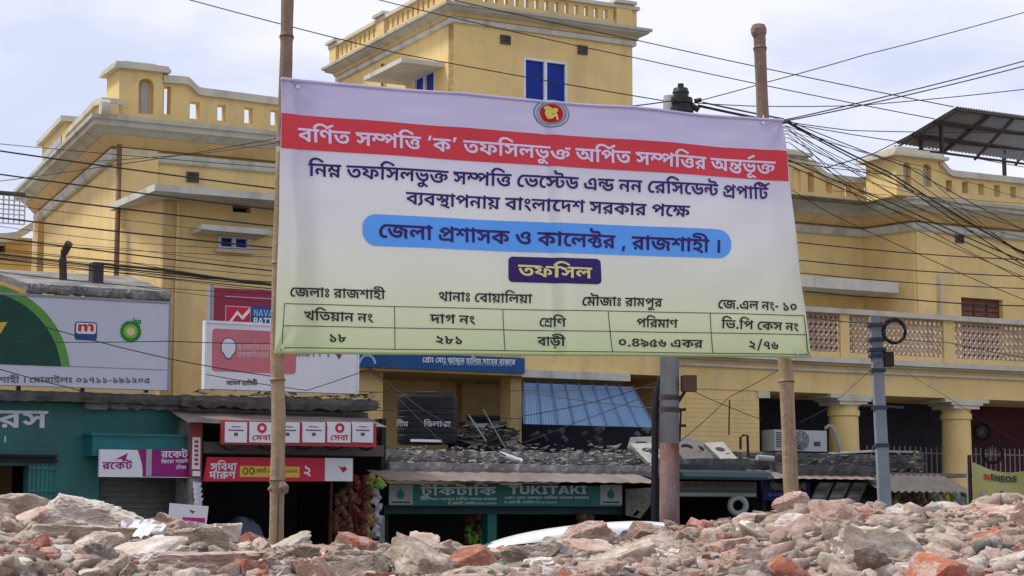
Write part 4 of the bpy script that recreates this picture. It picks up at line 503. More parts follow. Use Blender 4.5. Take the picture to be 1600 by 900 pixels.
TEXTS = {
'l1': (23417, '0,0,0 1,629,0 2,933,0 3,1492,0 4,1576,0 5,2568,0 6,3276,0 1,4492,0 7,4796,0 8,5837,0 9,6172,0 10,7029,0 4,7624,0 11,8356,0 1,9241,0 5,9545,0 12,10253,0 13,11029,0 14,11635,0 15,11779,0 16,13040,0 1,14000,0 17,14304,0 3,14959,0 4,15069,0 5,16061,0 6,16769,0 1,17985,0 7,18289,0 18,19070,0 16,19959,0 19,20919,0 13,21666,0 3,22222,0 20,22272,0 15,22416,0'),
'l2': (24669, '1,0,0 21,304,0 22,938,0 4,1869,0 11,2601,0 1,3486,0 5,3790,0 12,4498,0 13,5274,0 14,5880,0 15,6024,0 5,7285,0 6,7993,0 1,9209,0 7,9513,0 23,10554,0 13,10953,0 24,11703,0 25,12102,0 26,13103,0 27,14104,0 28,14901,0 21,16040,0 21,16674,0 23,17568,0 18,17967,0 1,18596,0 5,18900,0 24,19608,0 26,20007,0 29,20748,0 30,21887,0 17,22703,0 31,23468,0 32,23772,0 3,24669,0'),
'l3': (15202, '0,0,0 33,629,0 0,914,0 34,1543,0 31,2287,0 17,2591,0 21,3356,0 31,3990,0 35,4294,0 0,5219,0 31,5848,0 36,6152,0 12,6590,0 31,7366,0 24,7670,0 37,8069,0 38,8708,0 5,9682,0 18,10390,0 9,11019,0 31,11876,0 18,12180,0 17,13069,0 24,13834,0 39,14233,0'),
'l4': (16473, '23,0,0 40,399,0 12,1396,0 31,2172,0 30,2736,0 38,3552,0 31,4266,0 5,4570,0 9,5278,0 41,6395,0 9,7435,0 31,8292,0 24,8596,0 12,8995,0 42,9771,0 18,10537,0 43,11426,0 18,11990,0 31,12619,0 40,12923,0 38,13920,0 31,14634,0 44,14938,0 45,15511,0 46,16075,0'),
'l5': (3405, '4,0,0 11,732,0 1,1617,0 5,1921,0 12,2629,0'),
'a1': (6999, '23,0,0 40,399,0 12,1396,0 31,2172,0 47,2476,0 18,3174,0 31,3803,0 40,4107,0 38,5104,0 31,5818,0 44,6122,0 45,6695,0'),
'a2': (7008, '48,0,0 31,718,0 21,1022,0 31,1656,0 47,1960,0 23,2658,0 0,3057,0 31,3686,0 35,3990,0 31,4655,0 1,4959,0 12,5263,0 35,6039,0 31,6704,0'),
'a3': (6319, '23,0,0 49,399,0 50,1044,0 40,1348,0 31,2345,0 47,2649,0 18,3347,0 31,3976,0 49,4280,0 17,4925,0 51,5641,0 18,5690,0'),
'a4': (6454, '23,0,0 40,399,0 52,1396,0 27,1681,0 12,2478,0 21,3514,0 36,4148,0 53,4586,0 54,5212,0 55,5833,0'),
'b1': (4720, '56,0,0 1,749,0 4,1053,0 35,1785,0 31,2450,0 21,2754,0 21,3648,0 36,4282,0'),
'b2': (2975, '37,0,0 31,639,0 57,943,0 21,1903,0 36,2537,0'),
'b3': (2080, '23,0,0 58,399,0 1,1133,0 2,1437,0'),
'b4': (3290, '17,0,0 1,765,0 18,1069,0 49,1698,0 31,2343,0 2,2647,0'),
'b5': (5964, '1,0,0 13,304,0 52,1054,0 1,1339,0 17,1643,0 23,2668,0 9,3067,0 5,3924,0 21,4892,0 36,5526,0'),
'c1': (1242, '54,0,0 59,621,0'),
'c2': (1863, '60,0,0 59,621,0 54,1242,0'),
'c3': (1978, '0,0,0 31,629,0 61,933,0 45,1674,0'),
'c4': (5933, '55,0,0 52,621,0 62,906,0 63,1527,0 64,2148,0 65,2769,0 27,3650,0 9,4447,0 18,5304,0'),
'c5': (2375, '60,0,0 66,621,0 67,1133,0 65,1754,0'),
'ras': (1337, '18,0,0 5,629,0'),
'mob': (17802, '35,0,0 31,665,0 43,969,0 18,1533,0 31,2162,0 40,2466,0 38,3463,0 31,4177,0 44,4481,0 45,5054,0 46,5618,0 23,6276,0 49,6675,0 31,7320,0 0,7624,0 31,8253,0 68,8557,0 12,9131,0 47,9907,0 55,10605,0 54,11226,0 67,11847,0 54,12468,0 54,13089,0 53,13710,0 54,14076,0 63,14697,0 54,15318,0 60,15939,0 55,16560,0 64,17181,0'),
'rocket': (2478, '18,0,0 24,629,0 9,1028,0 69,1885,0'),
'agent': (5601, '1,0,0 40,304,0 24,1301,0 18,1700,0 31,2329,0 17,2893,0 24,3658,0 35,4057,0 29,4722,0'),
'tel': (3574, '23,0,0 69,399,0 1,992,0 12,1296,0 9,2072,0 49,2929,0'),
'subidha': (2574, '5,0,0 51,682,0 1,708,0 0,1012,0 70,1641,0 31,2270,0'),
'darun': (2436, '37,0,0 31,639,0 71,943,0 2,1793,0'),
'two': (621, '60,0,0'),
'deluxe': (3093, '1,0,0 26,304,0 12,1045,0 31,1821,0 72,2125,0'),
'tim': (1542, '32,0,0 49,897,0'),
'tuki': (3812, '69,0,0 14,484,0 1,593,0 9,897,0 69,1754,0 31,2347,0 1,2651,0 9,2955,0'),
'proprietor': (16065, '23,0,0 30,399,0 31,1215,0 47,1519,0 23,2217,0 49,2616,0 31,3261,0 47,3565,0 73,4263,0 74,5527,0 51,6414,0 12,6431,0 44,7467,0 31,8040,0 1,8344,0 12,8648,0 49,9424,0 5,10329,0 31,11037,0 24,11341,0 44,11740,0 0,12313,0 0,13202,0 31,13831,0 40,14135,0 31,15132,0 18,15436,0'),
'robi': (2040, '23,0,0 5,399,0 0,1107,0 31,1736,0'),
'bulb': (9912, '75,0,0 18,662,0 76,1551,0 12,2405,0 49,3181,0 12,3826,0 1,4862,0 37,5166,0 21,5805,0 76,6699,0 9,7553,0 49,8410,0 9,9055,0'),
'dhaka': (6056, '73,0,0 5,1264,0 12,1972,0 0,3008,0 33,3637,0 31,3922,0 69,4226,0 31,4819,0 18,5123,0 45,5752,0'),
'danda': (398, '46,0,0'),
'tukitaki': (4971, '77,0,0 78,645,0 79,1350,0 80,2056,0 77,2469,0 81,3114,0 79,3852,0 80,4558,0'),
'eneos': (3385, '82,0,0 83,619,0 82,1351,0 84,1970,0 85,2717,0'),
'navana': (4402, '83,0,0 81,731,0 86,1469,0 81,2196,0 83,2933,0 81,3665,0'),
'battery': (4661, '87,0,0 81,647,0 77,1385,0 77,2030,0 82,2675,0 88,3294,0 89,3952,0'),
'unity': (3924, '90,0,0 84,909,0 77,1655,0 89,2301,0 77,3279,0'),
'bp': (1221, '91,0,0 92,611,0'),
'm': (902, '93,0,0'),
'castrol': (1221, '91,0,0 92,611,0'),
}

# ------------------------------------------------------------------ lettering
_gc = {}

def glyph_mesh(gi):
    if gi in _gc:
        return _gc[gi]
    cons = []
    for c in GLYPH[gi].split(';'):
        x = y = 0
        pts = []
        for tok in c.split():
            off = tok[0] == '*'
            dx, dy = (tok[1:] if off else tok).split(',')
            x += int(dx)
            y += int(dy)
            pts.append((x, y, not off))
        q = []
        L = len(pts)
        for i in range(L):
            a, b = pts[i], pts[(i + 1) % L]
            q.append(a)
            if not a[2] and not b[2]:
                q.append(((a[0] + b[0]) / 2, (a[1] + b[1]) / 2, True))
        k = next((i for i, p in enumerate(q) if p[2]), 0)
        q = q[k:] + q[:k]
        out, i, L = [], 0, len(q)
        while i < L:
            a, b, c2 = q[i], q[(i + 1) % L], q[(i + 2) % L]
            out.append((a[0], a[1]))
            if not b[2]:
                for t in (0.33, 0.67):
                    out.append(tuple((1 - t) ** 2 * a[j] + 2 * t * (1 - t) * b[j] + t * t * c2[j] for j in (0, 1)))
                i += 2
            else:
                i += 1
        cons.append(out)
    vs, es = [], []
    for ring in cons:
        k = len(vs)
        vs += [Vector(p) for p in ring]
        es += [(k + i, k + (i + 1) % len(ring)) for i in range(len(ring))]
    v2, _, f2, *_ = geometry.delaunay_2d_cdt(vs, es, [], 0, 1e-4)
    keep = []
    for f in f2:
        cx = sum(v2[i][0] for i in f) / len(f)
        cy = sum(v2[i][1] for i in f) / len(f)
        w = 0
        for ring in cons:
            for i in range(len(ring)):
                x0, y0 = ring[i - 1]
                x1, y1 = ring[i]
                if (y0 > cy) != (y1 > cy) and cx < (x1 - x0) * (cy - y0) / (y1 - y0) + x0:
                    w += 1 if y1 > y0 else -1
        if w:
            keep.append(tuple(f))
    _gc[gi] = ([tuple(p) for p in v2], keep)
    return _gc[gi]

def text_mb(key, fn):
    """fn maps (x, y) in font units, x scaled 0..1 over the line, y in units of head height"""
    w, s = TEXTS[key]
    mb = MB()
    for g in s.split():
        gi, x, y = map(int, g.split(','))
        v, f = glyph_mesh(gi)
        mb.add([fn((x + a) / w, (y + b)) for a, b in v], f)
    return mb

def sign_text(key, parent, m, pl, n, hl, hr, hpx, head=622.0, name='lettering'):
    """hl, hr: photo pixels of the left and right end of the headline; hpx: letter height in pixels"""
    s0, z0 = pl.sz(*hl, n)
    s1, z1 = pl.sz(*hr, n)
    h = hpx * mpp(pl.pt(s0, z0, n).y)
    return text_mb(key, lambda x, y: pl.pt(s0 + (s1 - s0) * x, z0 + (z1 - z0) * x + (y / head - 1) * h, n)).build(name, m, parent)

# ------------------------------------------------------------------ ground
gm = mat('dusty_ground', (0.22, 0.19, 0.16), (0.15, 0.13, 0.11), scale=0.8, bump=0.4, speck=(0.32, 0.27, 0.23), speck_scale=9)
road_m = mat('worn_asphalt', (0.07, 0.068, 0.065), (0.05, 0.05, 0.05), scale=1.5, bump=0.4, speck=(0.16, 0.15, 0.13), speck_scale=20)
g = MB().add([(-600, -600, 0), (600, -600, 0), (600, 600, 0), (-600, 600, 0)], [(0, 1, 2, 3)]).build('ground', gm)
g['kind'] = 'structure'
S = plane_at(300, 26.0)         # the row of shops
rd = MB()
a, b = -60, 60
rd.add([S.pt(a, 0.004, 9.5), S.pt(b, 0.004, 9.5), S.pt(b, 0.004, 2.2), S.pt(a, 0.004, 2.2)], [(0, 1, 2, 3)])
tag(rd.build('road', road_m), kind='structure')
pv = MB()
pv.pbox(S, -60, 60, 0, 0.13, 0.6, 2.2)
tag(pv.build('pavement', CONC), kind='structure')

# ------------------------------------------------------------------ the yellow palace
F = plane_at(168, 32.0)
G = Plane(F.x, F.y, 0.43, -1.0)       # side face, s < 0 runs away from the corner

def fz(px, py, n=0.0):
    return F.sz(px, py, n)[1]

def fs_(px, n=0.0, py=300):
    return F.sz(px, py, n)[0]

pal = thing('yellow_building', F.pt(0, 0, 0), 'long yellow colonial style building with grey cornices behind the shops and the banner', 'building')
ZC = fz(165, 178, 0.55)
sRec0, sRec1 = fs_(1060), fs_(1345, -1.3)
sCant, sEnd = fs_(1425), fs_(1425) + 14
SIDE = 7.7
walls = MB()
# main wall, recess, cant, right bay (with solid depth), side wall
walls.pbox(F, 3.0, sRec0, 0, ZC - 0.05, -10, 0)
v = [F.pt(0, 0, 0), F.pt(3.0, 0, 0), F.pt(3.0, 0, -8), G.pt(-SIDE + .5, 0, 0)]
walls.hexa(v + [p + Vector((0, 0, ZC - 0.05)) for p in v])
walls.pbox(F, sRec0, sRec1, 0, ZC - 0.05, -10, -1.3)
v = [F.pt(sRec1, 0, -1.3), F.pt(sCant, 0, 0), F.pt(sCant, 0, -10), F.pt(sRec1, 0, -10)]
walls.hexa(v + [p + Vector((0, 0, ZC - 0.05)) for p in v])
walls.build('wall', YEL, pal)
# right bay with its brown window opening cut in
zb0, zb1 = fz(1502, 492), fz(1502, 464)
sw0, sw1 = fs_(1502, 0, 478), fs_(1567, 0, 478)
mb = MB()
plate(mb, F, [(sCant, 0), (sEnd, 0), (sEnd, ZC - 0.05), (sCant, ZC - 0.05)],
      [[(sw0, zb0 - 1.2), (sw1, zb0 - 1.2), (sw1, zb1), (sw0, zb1)]], -0.3, 0.0)
mb.pbox(F, sCant, sEnd, 0, ZC - 0.05, -10, -0.75)
mb.build('wall', YEL, pal)
w = MB().pbox(F, sw0, sw1, zb0 - 1.2, zb1, -0.28, -0.12).build('window', WOODB, pal)
q = MB()
for i in range(3):
    a0 = sw0 + 0.06 + i * (sw1 - sw0 - 0.06) / 3
    a1 = sw0 + (i + 1) * (sw1 - sw0 - 0.06) / 3
    for k in range(5):
        q.pbox(F, a0, a1, zb1 - 0.16 - k * 0.11, zb1 - 0.08 - k * 0.11, -0.12, -0.09)
q.build('louvre', WOODB, w)
# side wall block behind the corner
mb = MB()
mb.pbox(G, -SIDE, -SIDE + .5, 0, ZC - 0.05, -3.5, 0)
mb.build('wall', YEL, pal, )
path = [tuple(G.pt(-SIDE, 0).xy), tuple(F.pt(0, 0).xy), tuple(F.pt(sRec0, 0).xy), tuple(F.pt(sRec0 + 0.01, 0, -1.3).xy),
        tuple(F.pt(sRec1, 0, -1.3).xy), tuple(F.pt(sCant, 0).xy), tuple(F.pt(sEnd, 0).xy)]
def off(z0):
    return [(n, ZC + z) for n, z in z0]
molding(MB(), path, off([(-0.3, 0), (0.55, 0), (0.55, -0.07), (0.50, -0.09), (0.50, -0.17), (0.40, -0.20), (0.30, -0.27), (-0.3, -0.27)])).build('cornice', GREYTRIM, pal)
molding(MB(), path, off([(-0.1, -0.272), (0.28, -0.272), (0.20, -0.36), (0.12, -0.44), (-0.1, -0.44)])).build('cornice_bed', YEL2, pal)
z1, z2 = fz(250, 240, 0.1) - ZC, fz(250, 254, 0.1) - ZC
molding(MB(), path, off([(-0.1, z1), (0.13, z1), (0.13, z1 - 0.04), (0.09, z2 + 0.02), (0.06, z2), (-0.1, z2)])).build('string_course', PALE, pal)
# proud pier at the corner and pilasters on it
MB().pbox(F, 0.02, fs_(246, 0.12), 0, ZC - 0.46, -0.2, 0.12).build('corner_pier', YEL, pal)
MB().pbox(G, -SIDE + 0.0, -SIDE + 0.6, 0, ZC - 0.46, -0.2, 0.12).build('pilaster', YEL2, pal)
MB().pbox(F, sCant + 0.05, sCant + 0.55, 0, ZC - 0.46, -0.2, 0.05).build('pilaster', YEL, pal)
# roof slab
mb = MB()
mb.pbox(F, 3.2, sEnd, ZC - 0.05, ZC - 0.03, -10, -0.35)
mb.build('roof', CONC, pal)

# parapets ----------------------------------------------------------
def pf(pl, n, pts):
    return [pl.sz(x, y, n) for x, y in pts]

def parapet(pl, n1, top_px, base_px, slots, th=0.22, cop=0.13, m=YEL):
    """top_px: coping top curve; slots: (px0, py0, px1, py1) in the photograph"""
    top = pf(pl, n1 + 0.06, top_px)
    sA, sB = top[0][0], top[-1][0]
    outer = [(sA, ZC + 0.002), (sB, ZC + 0.002)] + [(a, z - cop + 0.01) for a, z in top[::-1]]
    holes = []
    for x0, y0, x1, y1 in slots:
        a0, zt = pl.sz(x0, y0, n1)
        _, zb = pl.sz(x0, y1, n1)
        a1, _ = pl.sz(x1, (y0 + y1) / 2, n1)
        holes.append([(a0, zb), (a1, zb), (a1, zt), (a0, zt)])
    plate(MB(), pl, outer, holes, n1 - th, n1).build('parapet', m, pal)
    ribbon(MB(), pl, top, cop, n1 - th - 0.07, n1 + 0.07).build('coping', CREAM, pal)

def scurve(x0, y0, x1, y1, k=7):
    return [(x0 + (x1 - x0) * t, y0 + (y1 - y0) * (t * t * (3 - 2 * t))) for t in [i / (k - 1) for i in range(k)]]

NP = 0.32
top = [(256, 117), (286, 119)] + scurve(290, 119, 316, 137)[1:] + [(340, 140), (432, 152), (560, 167), (700, 182), (1000, 212)]
slots = [(257, 134, 267, 178), (297, 158, 312, 185), (340, 163, 353, 188), (382, 167, 395, 192), (423, 171, 436, 195)]
for k in range(1, 14):
    slots.append((423 + 42 * k, 171 + 3.9 * k, 436 + 42 * k, 195 + 3.9 * k))
parapet(F, NP, top, None, slots)
# turret on the corner
def turret(pl, n1, px0, px1, py_top, zbase, cap, niches, side=None, depth=0.75):
    a0, zt = pl.sz(px0, py_top, n1)
    a1, _ = pl.sz(px1, py_top, n1)
    mb = MB()
    holes = []
    for x0, y0, x1, y1 in niches:
        b0, t1 = pl.sz(x0, y0, n1)
        b1, _ = pl.sz(x1, y0, n1)
        _, t0 = pl.sz(x0, y1, n1)
        ring = [(b0, t0), (b1, t0)]
        r = (b1 - b0) / 2
        for i in range(7):
            an = math.pi * i / 6
            ring.append(((b0 + b1) / 2 + r * math.cos(an), t1 - r * 0.8 + r * 0.8 * math.sin(an)))
        holes.append(ring)
    plate(mb, pl, [(a0, zbase), (a1, zbase), (a1, zt), (a0, zt)], holes, n1 - 0.14, n1)
    mb.pbox(pl, a0, a1, zbase, zt, n1 - depth, n1 - 0.142)
    mb.build('turret', YEL, pal)
    q = MB()
    for ring in holes:
        b0, b1 = ring[0][0], ring[1][0]
        q.pbox(pl, b0 + (b1 - b0) * 0.28, b1 - (b1 - b0) * 0.22, ring[0][1], ring[0][1] + (ring[4][1] - ring[0][1]) * 0.93, n1 - 0.14, n1 - 0.11)
    q.build('niche_panel', NICHE, pal)
    c = MB()
    e = 0.1
    for k, (ex, h0, h1) in enumerate(cap):
        c.pbox(pl, a0 - ex, a1 + ex, zt + h0, zt + h1, n1 - depth - ex, n1 + ex)
    c.build('turret_cap', CREAM, pal)

turret(F, 0.36, 187, 255, 107, ZC + 0.003, [(0.11, 0.0, 0.06), (0.08, 0.062, 0.11), (-0.1, 0.112, 0.17)], [(217, 121, 241, 177)])
# side turret niche panel and side parapet
Ls = lambda px, py, n=NP: G.sz(px, py, n)
top = [(176, 128), (173, 145)] + scurve(170, 150, 147, 170)[0:]
MB()
gtop = [(103, 204), (147, 157), (160, 152)]
parapet(G, NP, gtop, None, [], cop=0.10)
mbx = MB()
a0, za = G.sz(66, 228, NP + 0.05)
a1, _ = G.sz(101, 228, NP + 0.05)
mbx.pbox(G, a0, a1, ZC + 0.003, za, -0.35, NP + 0.05)
mbx.build('turret', YEL, pal)
MB().pbox(G, a0 - 0.1, a1 + 0.1, za, za + 0.10, -0.45, NP + 0.15).build('turret_cap', CREAM, pal)
MB().pbox(G, a0 + 0.25, a1 - 0.3, ZC + 0.2, za - 0.2, NP + 0.052, NP + 0.07).build('niche_panel', NICHE, pal)
c0 = G.sz(157, 167, NP + 0.12)
lt = MB()
for k in range(12):
    an0, an1 = math.pi * 2 * k / 12, math.pi * 2 * (k + 1) / 12
    r = 0.13
    p = [(c0[0], c0[1]), (c0[0] + r * math.cos(an0), c0[1] + r * math.sin(an0)), (c0[0] + r * math.cos(an1), c0[1] + r * math.sin(an1))]
    lt.add([G.pt(a, z, n) for n in (NP + 0.12, NP - 0.02) for a, z in p], [(0, 1, 2), (5, 4, 3), (1, 4, 5, 2)])
lt.build('scroll_ornament', CREAM, pal)

# right-hand parapet and turrets
top = [(1468, 247)] + scurve(1468, 248, 1490, 266)[1:] + [(1600, 278), (1700, 289)]
slots = [(1478 + 25 * k, 281 + 2.6 * k, 1488 + 25 * k, 299 + 2.6 * k) for k in range(6)]
parapet(F, NP, top, None, slots)
turret(F, 0.40, 1400, 1466, 244, ZC + 0.003, [(0.16, 0, 0.06), (0.08, 0.062, 0.14), (-0.12, 0.142, 0.22), (-0.3, 0.222, 0.30)],
       [(1411, 253, 1423, 289), (1442, 255, 1455, 291)], depth=1.0)
NR = -1.3 + NP
top = [(1200, 235), (1262, 247)] + scurve(1264, 249, 1300, 272) + [(1340, 277), (1378, 275), (1392, 262), (1400, 256)]
slots = [(1262, 268, 1272, 300), (1290, 284, 1300, 302), (1320, 288, 1331, 306), (1350, 290, 1361, 306), (1382, 286, 1391, 302)]
parapet(F, NR, top, None, slots)
turret(F, NR + 0.05, 1215, 1256, 241, ZC + 0.003, [(0.14, 0, 0.07), (0.0, 0.072, 0.14)], [(1237, 262, 1251, 298)])

# canopy over the first floor and the lower projecting block ----------
zk = fz(242, 287, 2.3)
kth = 0.11
can = MB()
sA, sB, sE = 0.0, F.sz(242, 287, 2.3)[0], fs_(600, 2.3)
ring = [F.pt(-0.12, zk, 0.05), F.pt(sB, zk, 2.3), F.pt(sE, zk, 2.3), F.pt(sE, zk, 0.0), F.pt(0.0, zk, 0.0)]
k = len(ring)
lo = [p - Vector((0, 0, kth)) for p in ring]
can.add(ring + lo, [tuple(range(k)), tuple(range(2 * k - 1, k - 1, -1))] + [(i, k + i, k + (i + 1) % k, (i + 1) % k) for i in range(k)])
can.build('canopy', PALE, pal)
s0, s1 = F.sz(256, 340, 1.5)[0], fs_(600, 1.5, 400)
# projecting lower block (openings cut into its front)
d0, dz1 = F.sz(364, 308, 1.5)
d1, _ = F.sz(392, 308, 1.5)
_, dz0 = F.sz(364, 331, 1.5)
e0, ez1 = F.sz(341, 367, 1.5)
e1, _ = F.sz(390, 367, 1.5)
_, ez0 = F.sz(341, 389, 1.5)
low = MB()
plate(low, F, [(s0, 0), (s1, 0), (s1, zk - kth + 0.001), (s0, zk - kth + 0.001)],
      [[(d0, dz0), (d1, dz0), (d1, dz1), (d0, dz1)], [(e0, ez0), (e1, ez0), (e1, ez1), (e0, ez1)]], 1.25, 1.5)
low.hexa([F.pt(0.03, 0, 0.13), F.pt(s0 - 0.01, 0, 1.49), F.pt(s0 - 0.01, 0, 0.13), F.pt(s0 - 0.3, 0, 0.13)] +
         [F.pt(0.03, zk - kth, 0.13), F.pt(s0 - 0.01, zk - kth, 1.49), F.pt(s0 - 0.01, zk - kth, 0.13), F.pt(s0 - 0.3, zk - kth, 0.13)])
low.build('wall', YEL, pal)
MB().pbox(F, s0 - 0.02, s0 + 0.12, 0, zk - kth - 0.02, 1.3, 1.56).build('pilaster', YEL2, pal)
MB().pbox(F, s0 + 0.2, s0 + 0.26, 0, zk - kth - 0.02, 1.5, 1.54).build('pilaster', YEL, pal)
MB().pbox(F, d0 - .1, d1 + .1, dz0 - .1, dz1 + .1, 0.9, 1.24).build('window', GLASSD, pal)
w = MB().pbox(F, e0, e1, ez0, ez1, 1.40, 1.44).build('window', BLUEW, pal)
fr = MB()
for a_, b_, c_, d_ in ((e0, e1, ez1 - .04, ez1), (e0, e1, ez0, ez0 + .05), (e0, e0 + .05, ez0 + .05, ez1 - .04), (e1 - .05, e1, ez0 + .05, ez1 - .04),
                       ((e0 + e1) / 2 - .03, (e0 + e1) / 2 + .03, ez0 + .05, ez1 - .04)):
    fr.pbox(F, a_, b_, c_, d_, 1.445, 1.52)
fr.build('frame', WHITEF, w)
MB().pbox(F, e0 - .06, e1 + .06, ez0 - .06, ez0 - .002, 1.4, 1.62).build('sill', CREAM, w)
MB().ppx(F, 316, 350, 424, 359, 1.5, 2.05).build('window_hood', PALE, pal)

def vent(pl, px0, py0, px1, py1, n, parent):
    f = MB()
    a0, zt = pl.sz(px0, py0, n)
    a1, _ = pl.sz(px1, py0, n)
    _, zb = pl.sz(px0, py1, n)
    t = 0.025
    for q in ((a0, a1, zt - t, zt), (a0, a1, zb, zb + t), (a0, a0 + t, zb + t, zt - t), (a1 - t, a1, zb + t, zt - t)):
        f.pbox(pl, *q, n - 0.02, n + 0.012)
    for k in range(1, 4):
        zz = zb + (zt - zb) * k / 4
        f.pbox(pl, a0 + t, a1 - t, zz - 0.008, zz + 0.008, n - 0.02, n + 0.008)
        aa = a0 + (a1 - a0) * k / 4
        f.pbox(pl, aa - 0.008, aa + 0.008, zb + t, zt - t, n - 0.02, n + 0.006)
    f.pbox(pl, a0, a1, zb, zt, n - 0.03, n - 0.019)
    return f.build('vent', VENT, parent)
vent(F, 292, 268, 311, 284, 0.02, pal)
vent(F, 1493, 366, 1506, 379, 0.02, pal)
# downpipe at the corner
pp = [F.pt(-0.05, z, 0.32) for z in (0.3, 3, 6, ZC - 0.45)]
MB().tube(pp, 0.045, 8).build('downpipe', PIPE, pal, smooth=True)
pp = [F.pt(sCant + 0.62, z, 0.1) for z in (3.5, 5, 6, fz(1412, 425))]
MB().tube(pp, 0.03, 6).build('downpipe', CREAM, pal, smooth=True)

# right arcade with the balcony ---------------------------------------
NA = 1.9
zTop = F.sz(1300, 481, NA + 0.12)[1]            # rail top
zRailB = F.sz(1300, 489, NA + 0.12)[1]
zLedT = F.sz(1300, 559, NA + 0.1)[1]
zBeamT = F.sz(1300, 567, NA + 0.1)[1]
zBeamB = F.sz(1300, 615, NA)[1]
aL = F.sz(1060, 640, NA)[0]
aJ = F.sz(1187, 640, NA)[0]
aR = sEnd
lo_ = MB()
lo_.pbox(F, aL, aR, zBeamB, zBeamT, -1.3, NA)
lo_.build('balcony_beam', YEL, pal)
ml = MB()
ml.pbox(F, aL - .1, aR, zBeamT, zLedT, -1.3, NA + 0.22)
ml.pbox(F, aL, aR, zBeamT - 0.04, zBeamT - 0.002, NA, NA + 0.09)
zz = F.sz(1300, 577, NA + .05)[1]
ml.pbox(F, aL, aR, zz - 0.05, zz, NA, NA + 0.06)
ml.build('balcony_ledge', CREAM, pal)
rl = MB()
rl.pbox(F, F.sz(1225, 480, NA)[0], aR, zRailB, zTop, NA - 0.08, NA + 0.14)
rl.build('balcony_rail', CREAM, pal)
posts = [(1225, 1240), (1311, 1325), (1472, 1489), (1606, 1622)]
for x0, x1 in posts:
    a0, a1 = F.sz(x0, 520, NA)[0], F.sz(x1, 520, NA)[0]
    MB().pbox(F, a0, a1, zLedT, zRailB, NA - 0.06, NA + 0.05).build('balcony_post', YEL, pal)
MB().pbox(F, F.sz(1225, 520, NA)[0], aR, zLedT, zLedT + 0.12, NA - 0.05, NA + 0.02).build('balcony_plinth', YEL, pal)
zP = zLedT + 0.12
for (x0, x1) in ((1240, 1311), (1325, 1400), (1400, 1472), (1489, 1548), (1548, 1606)):
    a0, a1 = F.sz(x0, 520, NA)[0] + 0.0, F.sz(x1, 520, NA)[0]
    J = MB()
    n = max(2, round((a1 - a0) / 0.12))
    m_ = max(3, round((zRailB - zP) / 0.14))
    dx_, dz_ = (a1 - a0) / n, (zRailB - zP) / m_
    for i in range(n):
        J.pbox(F, a0 + i * dx_ - 0.008, a0 + i * dx_ + 0.008, zP, zRailB, NA - 0.035, NA - 0.002)
        for j in range(m_):
            cx, cz = a0 + (i + .5) * dx_, zP + (j + .5) * dz_
            for sx in (-1, 1):
                for sz_ in (-1, 1):
                    p0 = (cx, cz + sz_ * dz_ / 2)
                    p1 = (cx + sx * dx_ / 2, cz)
                    t = 0.008
                    J.hexa([F.pt(p0[0], p0[1] - t, NA), F.pt(p1[0], p1[1] - t, NA), F.pt(p1[0], p1[1] - t, NA - .04), F.pt(p0[0], p0[1] - t, NA - .04),
                            F.pt(p0[0], p0[1] + t, NA), F.pt(p1[0], p1[1] + t, NA), F.pt(p1[0], p1[1] + t, NA - .04), F.pt(p0[0], p0[1] + t, NA - .04)])
    J.build('lattice_panel', JALI, pal, kind='stuff')
# wall left of the arcade, and the deck
MB().pbox(F, aL, aJ, 0, zBeamB - 0.002, -1.3, NA - 0.02).build('wall', YEL, pal)
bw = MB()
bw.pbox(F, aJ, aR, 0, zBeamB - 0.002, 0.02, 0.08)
bw.build('arcade_back_wall', mat('painted_arcade_shade', (0.03, 0.035, 0.045), (0.02, 0.022, 0.03)), pal)  # arcade shade put into the colour: near-black sheet before the yellow wall
MB().pbox(F, F.sz(1505, 690, 0)[0], aR, 0, zBeamB - .004, 0.082, 0.12).build('arcade_maroon_wall', MAROON, pal)
MB().pbox(F, aJ, aR, 1.0, 1.15, 0.13, NA + 0.2).build('arcade_floor', CONC, pal)
for px in (1322, 1498):
    a, _ = F.sz(px, 680, NA - 0.25)
    c = F.pt(a, 0, NA - 0.32)
    r = 0.29
    zc = zBeamB
    pr = [(r * 1.06, 0.0), (r * 1.06, 1.9), (r * .98, zc - 0.45), (r * .96, zc - 0.42), (r * 1.08, zc - 0.40), (r * 1.08, zc - 0.30), (r * .98, zc - 0.28), (r * 1.05, zc - 0.18)]
    MB().lathe(c, pr, 28).build('column', YEL, pal, smooth=False)
    cq = MB()
    for k, (w_, h0, h1) in enumerate(((0.33, 0.20, 0.13), (0.40, 0.128, 0.08), (0.56, 0.078, 0.004))):
        cq.pbox(F, a - w_, a + w_, zc - h0, zc - h1, NA - 0.32 - min(w_, .36), NA - 0.32 + min(w_, .36))
    cq.build('capital', CREAM, pal)
a0 = F.sz(1183, 640, NA)[0]
cz_ = MB()
for k in range(26):
    zz = zBeamB - .12 - k * .085
    cz_.pbox(F, F.sz(1072, 640, NA)[0], aJ - .02, zz - .068, zz, NA - .02, NA - .013)
cz_.build('plaster_course', YEL, pal, kind='stuff')
MB().pbox(F, aJ - 0.04, aJ + 0.22, zBeamB - 0.13, zBeamB - 0.004, NA - 0.5, NA + 0.03).build('capital', CREAM, pal)
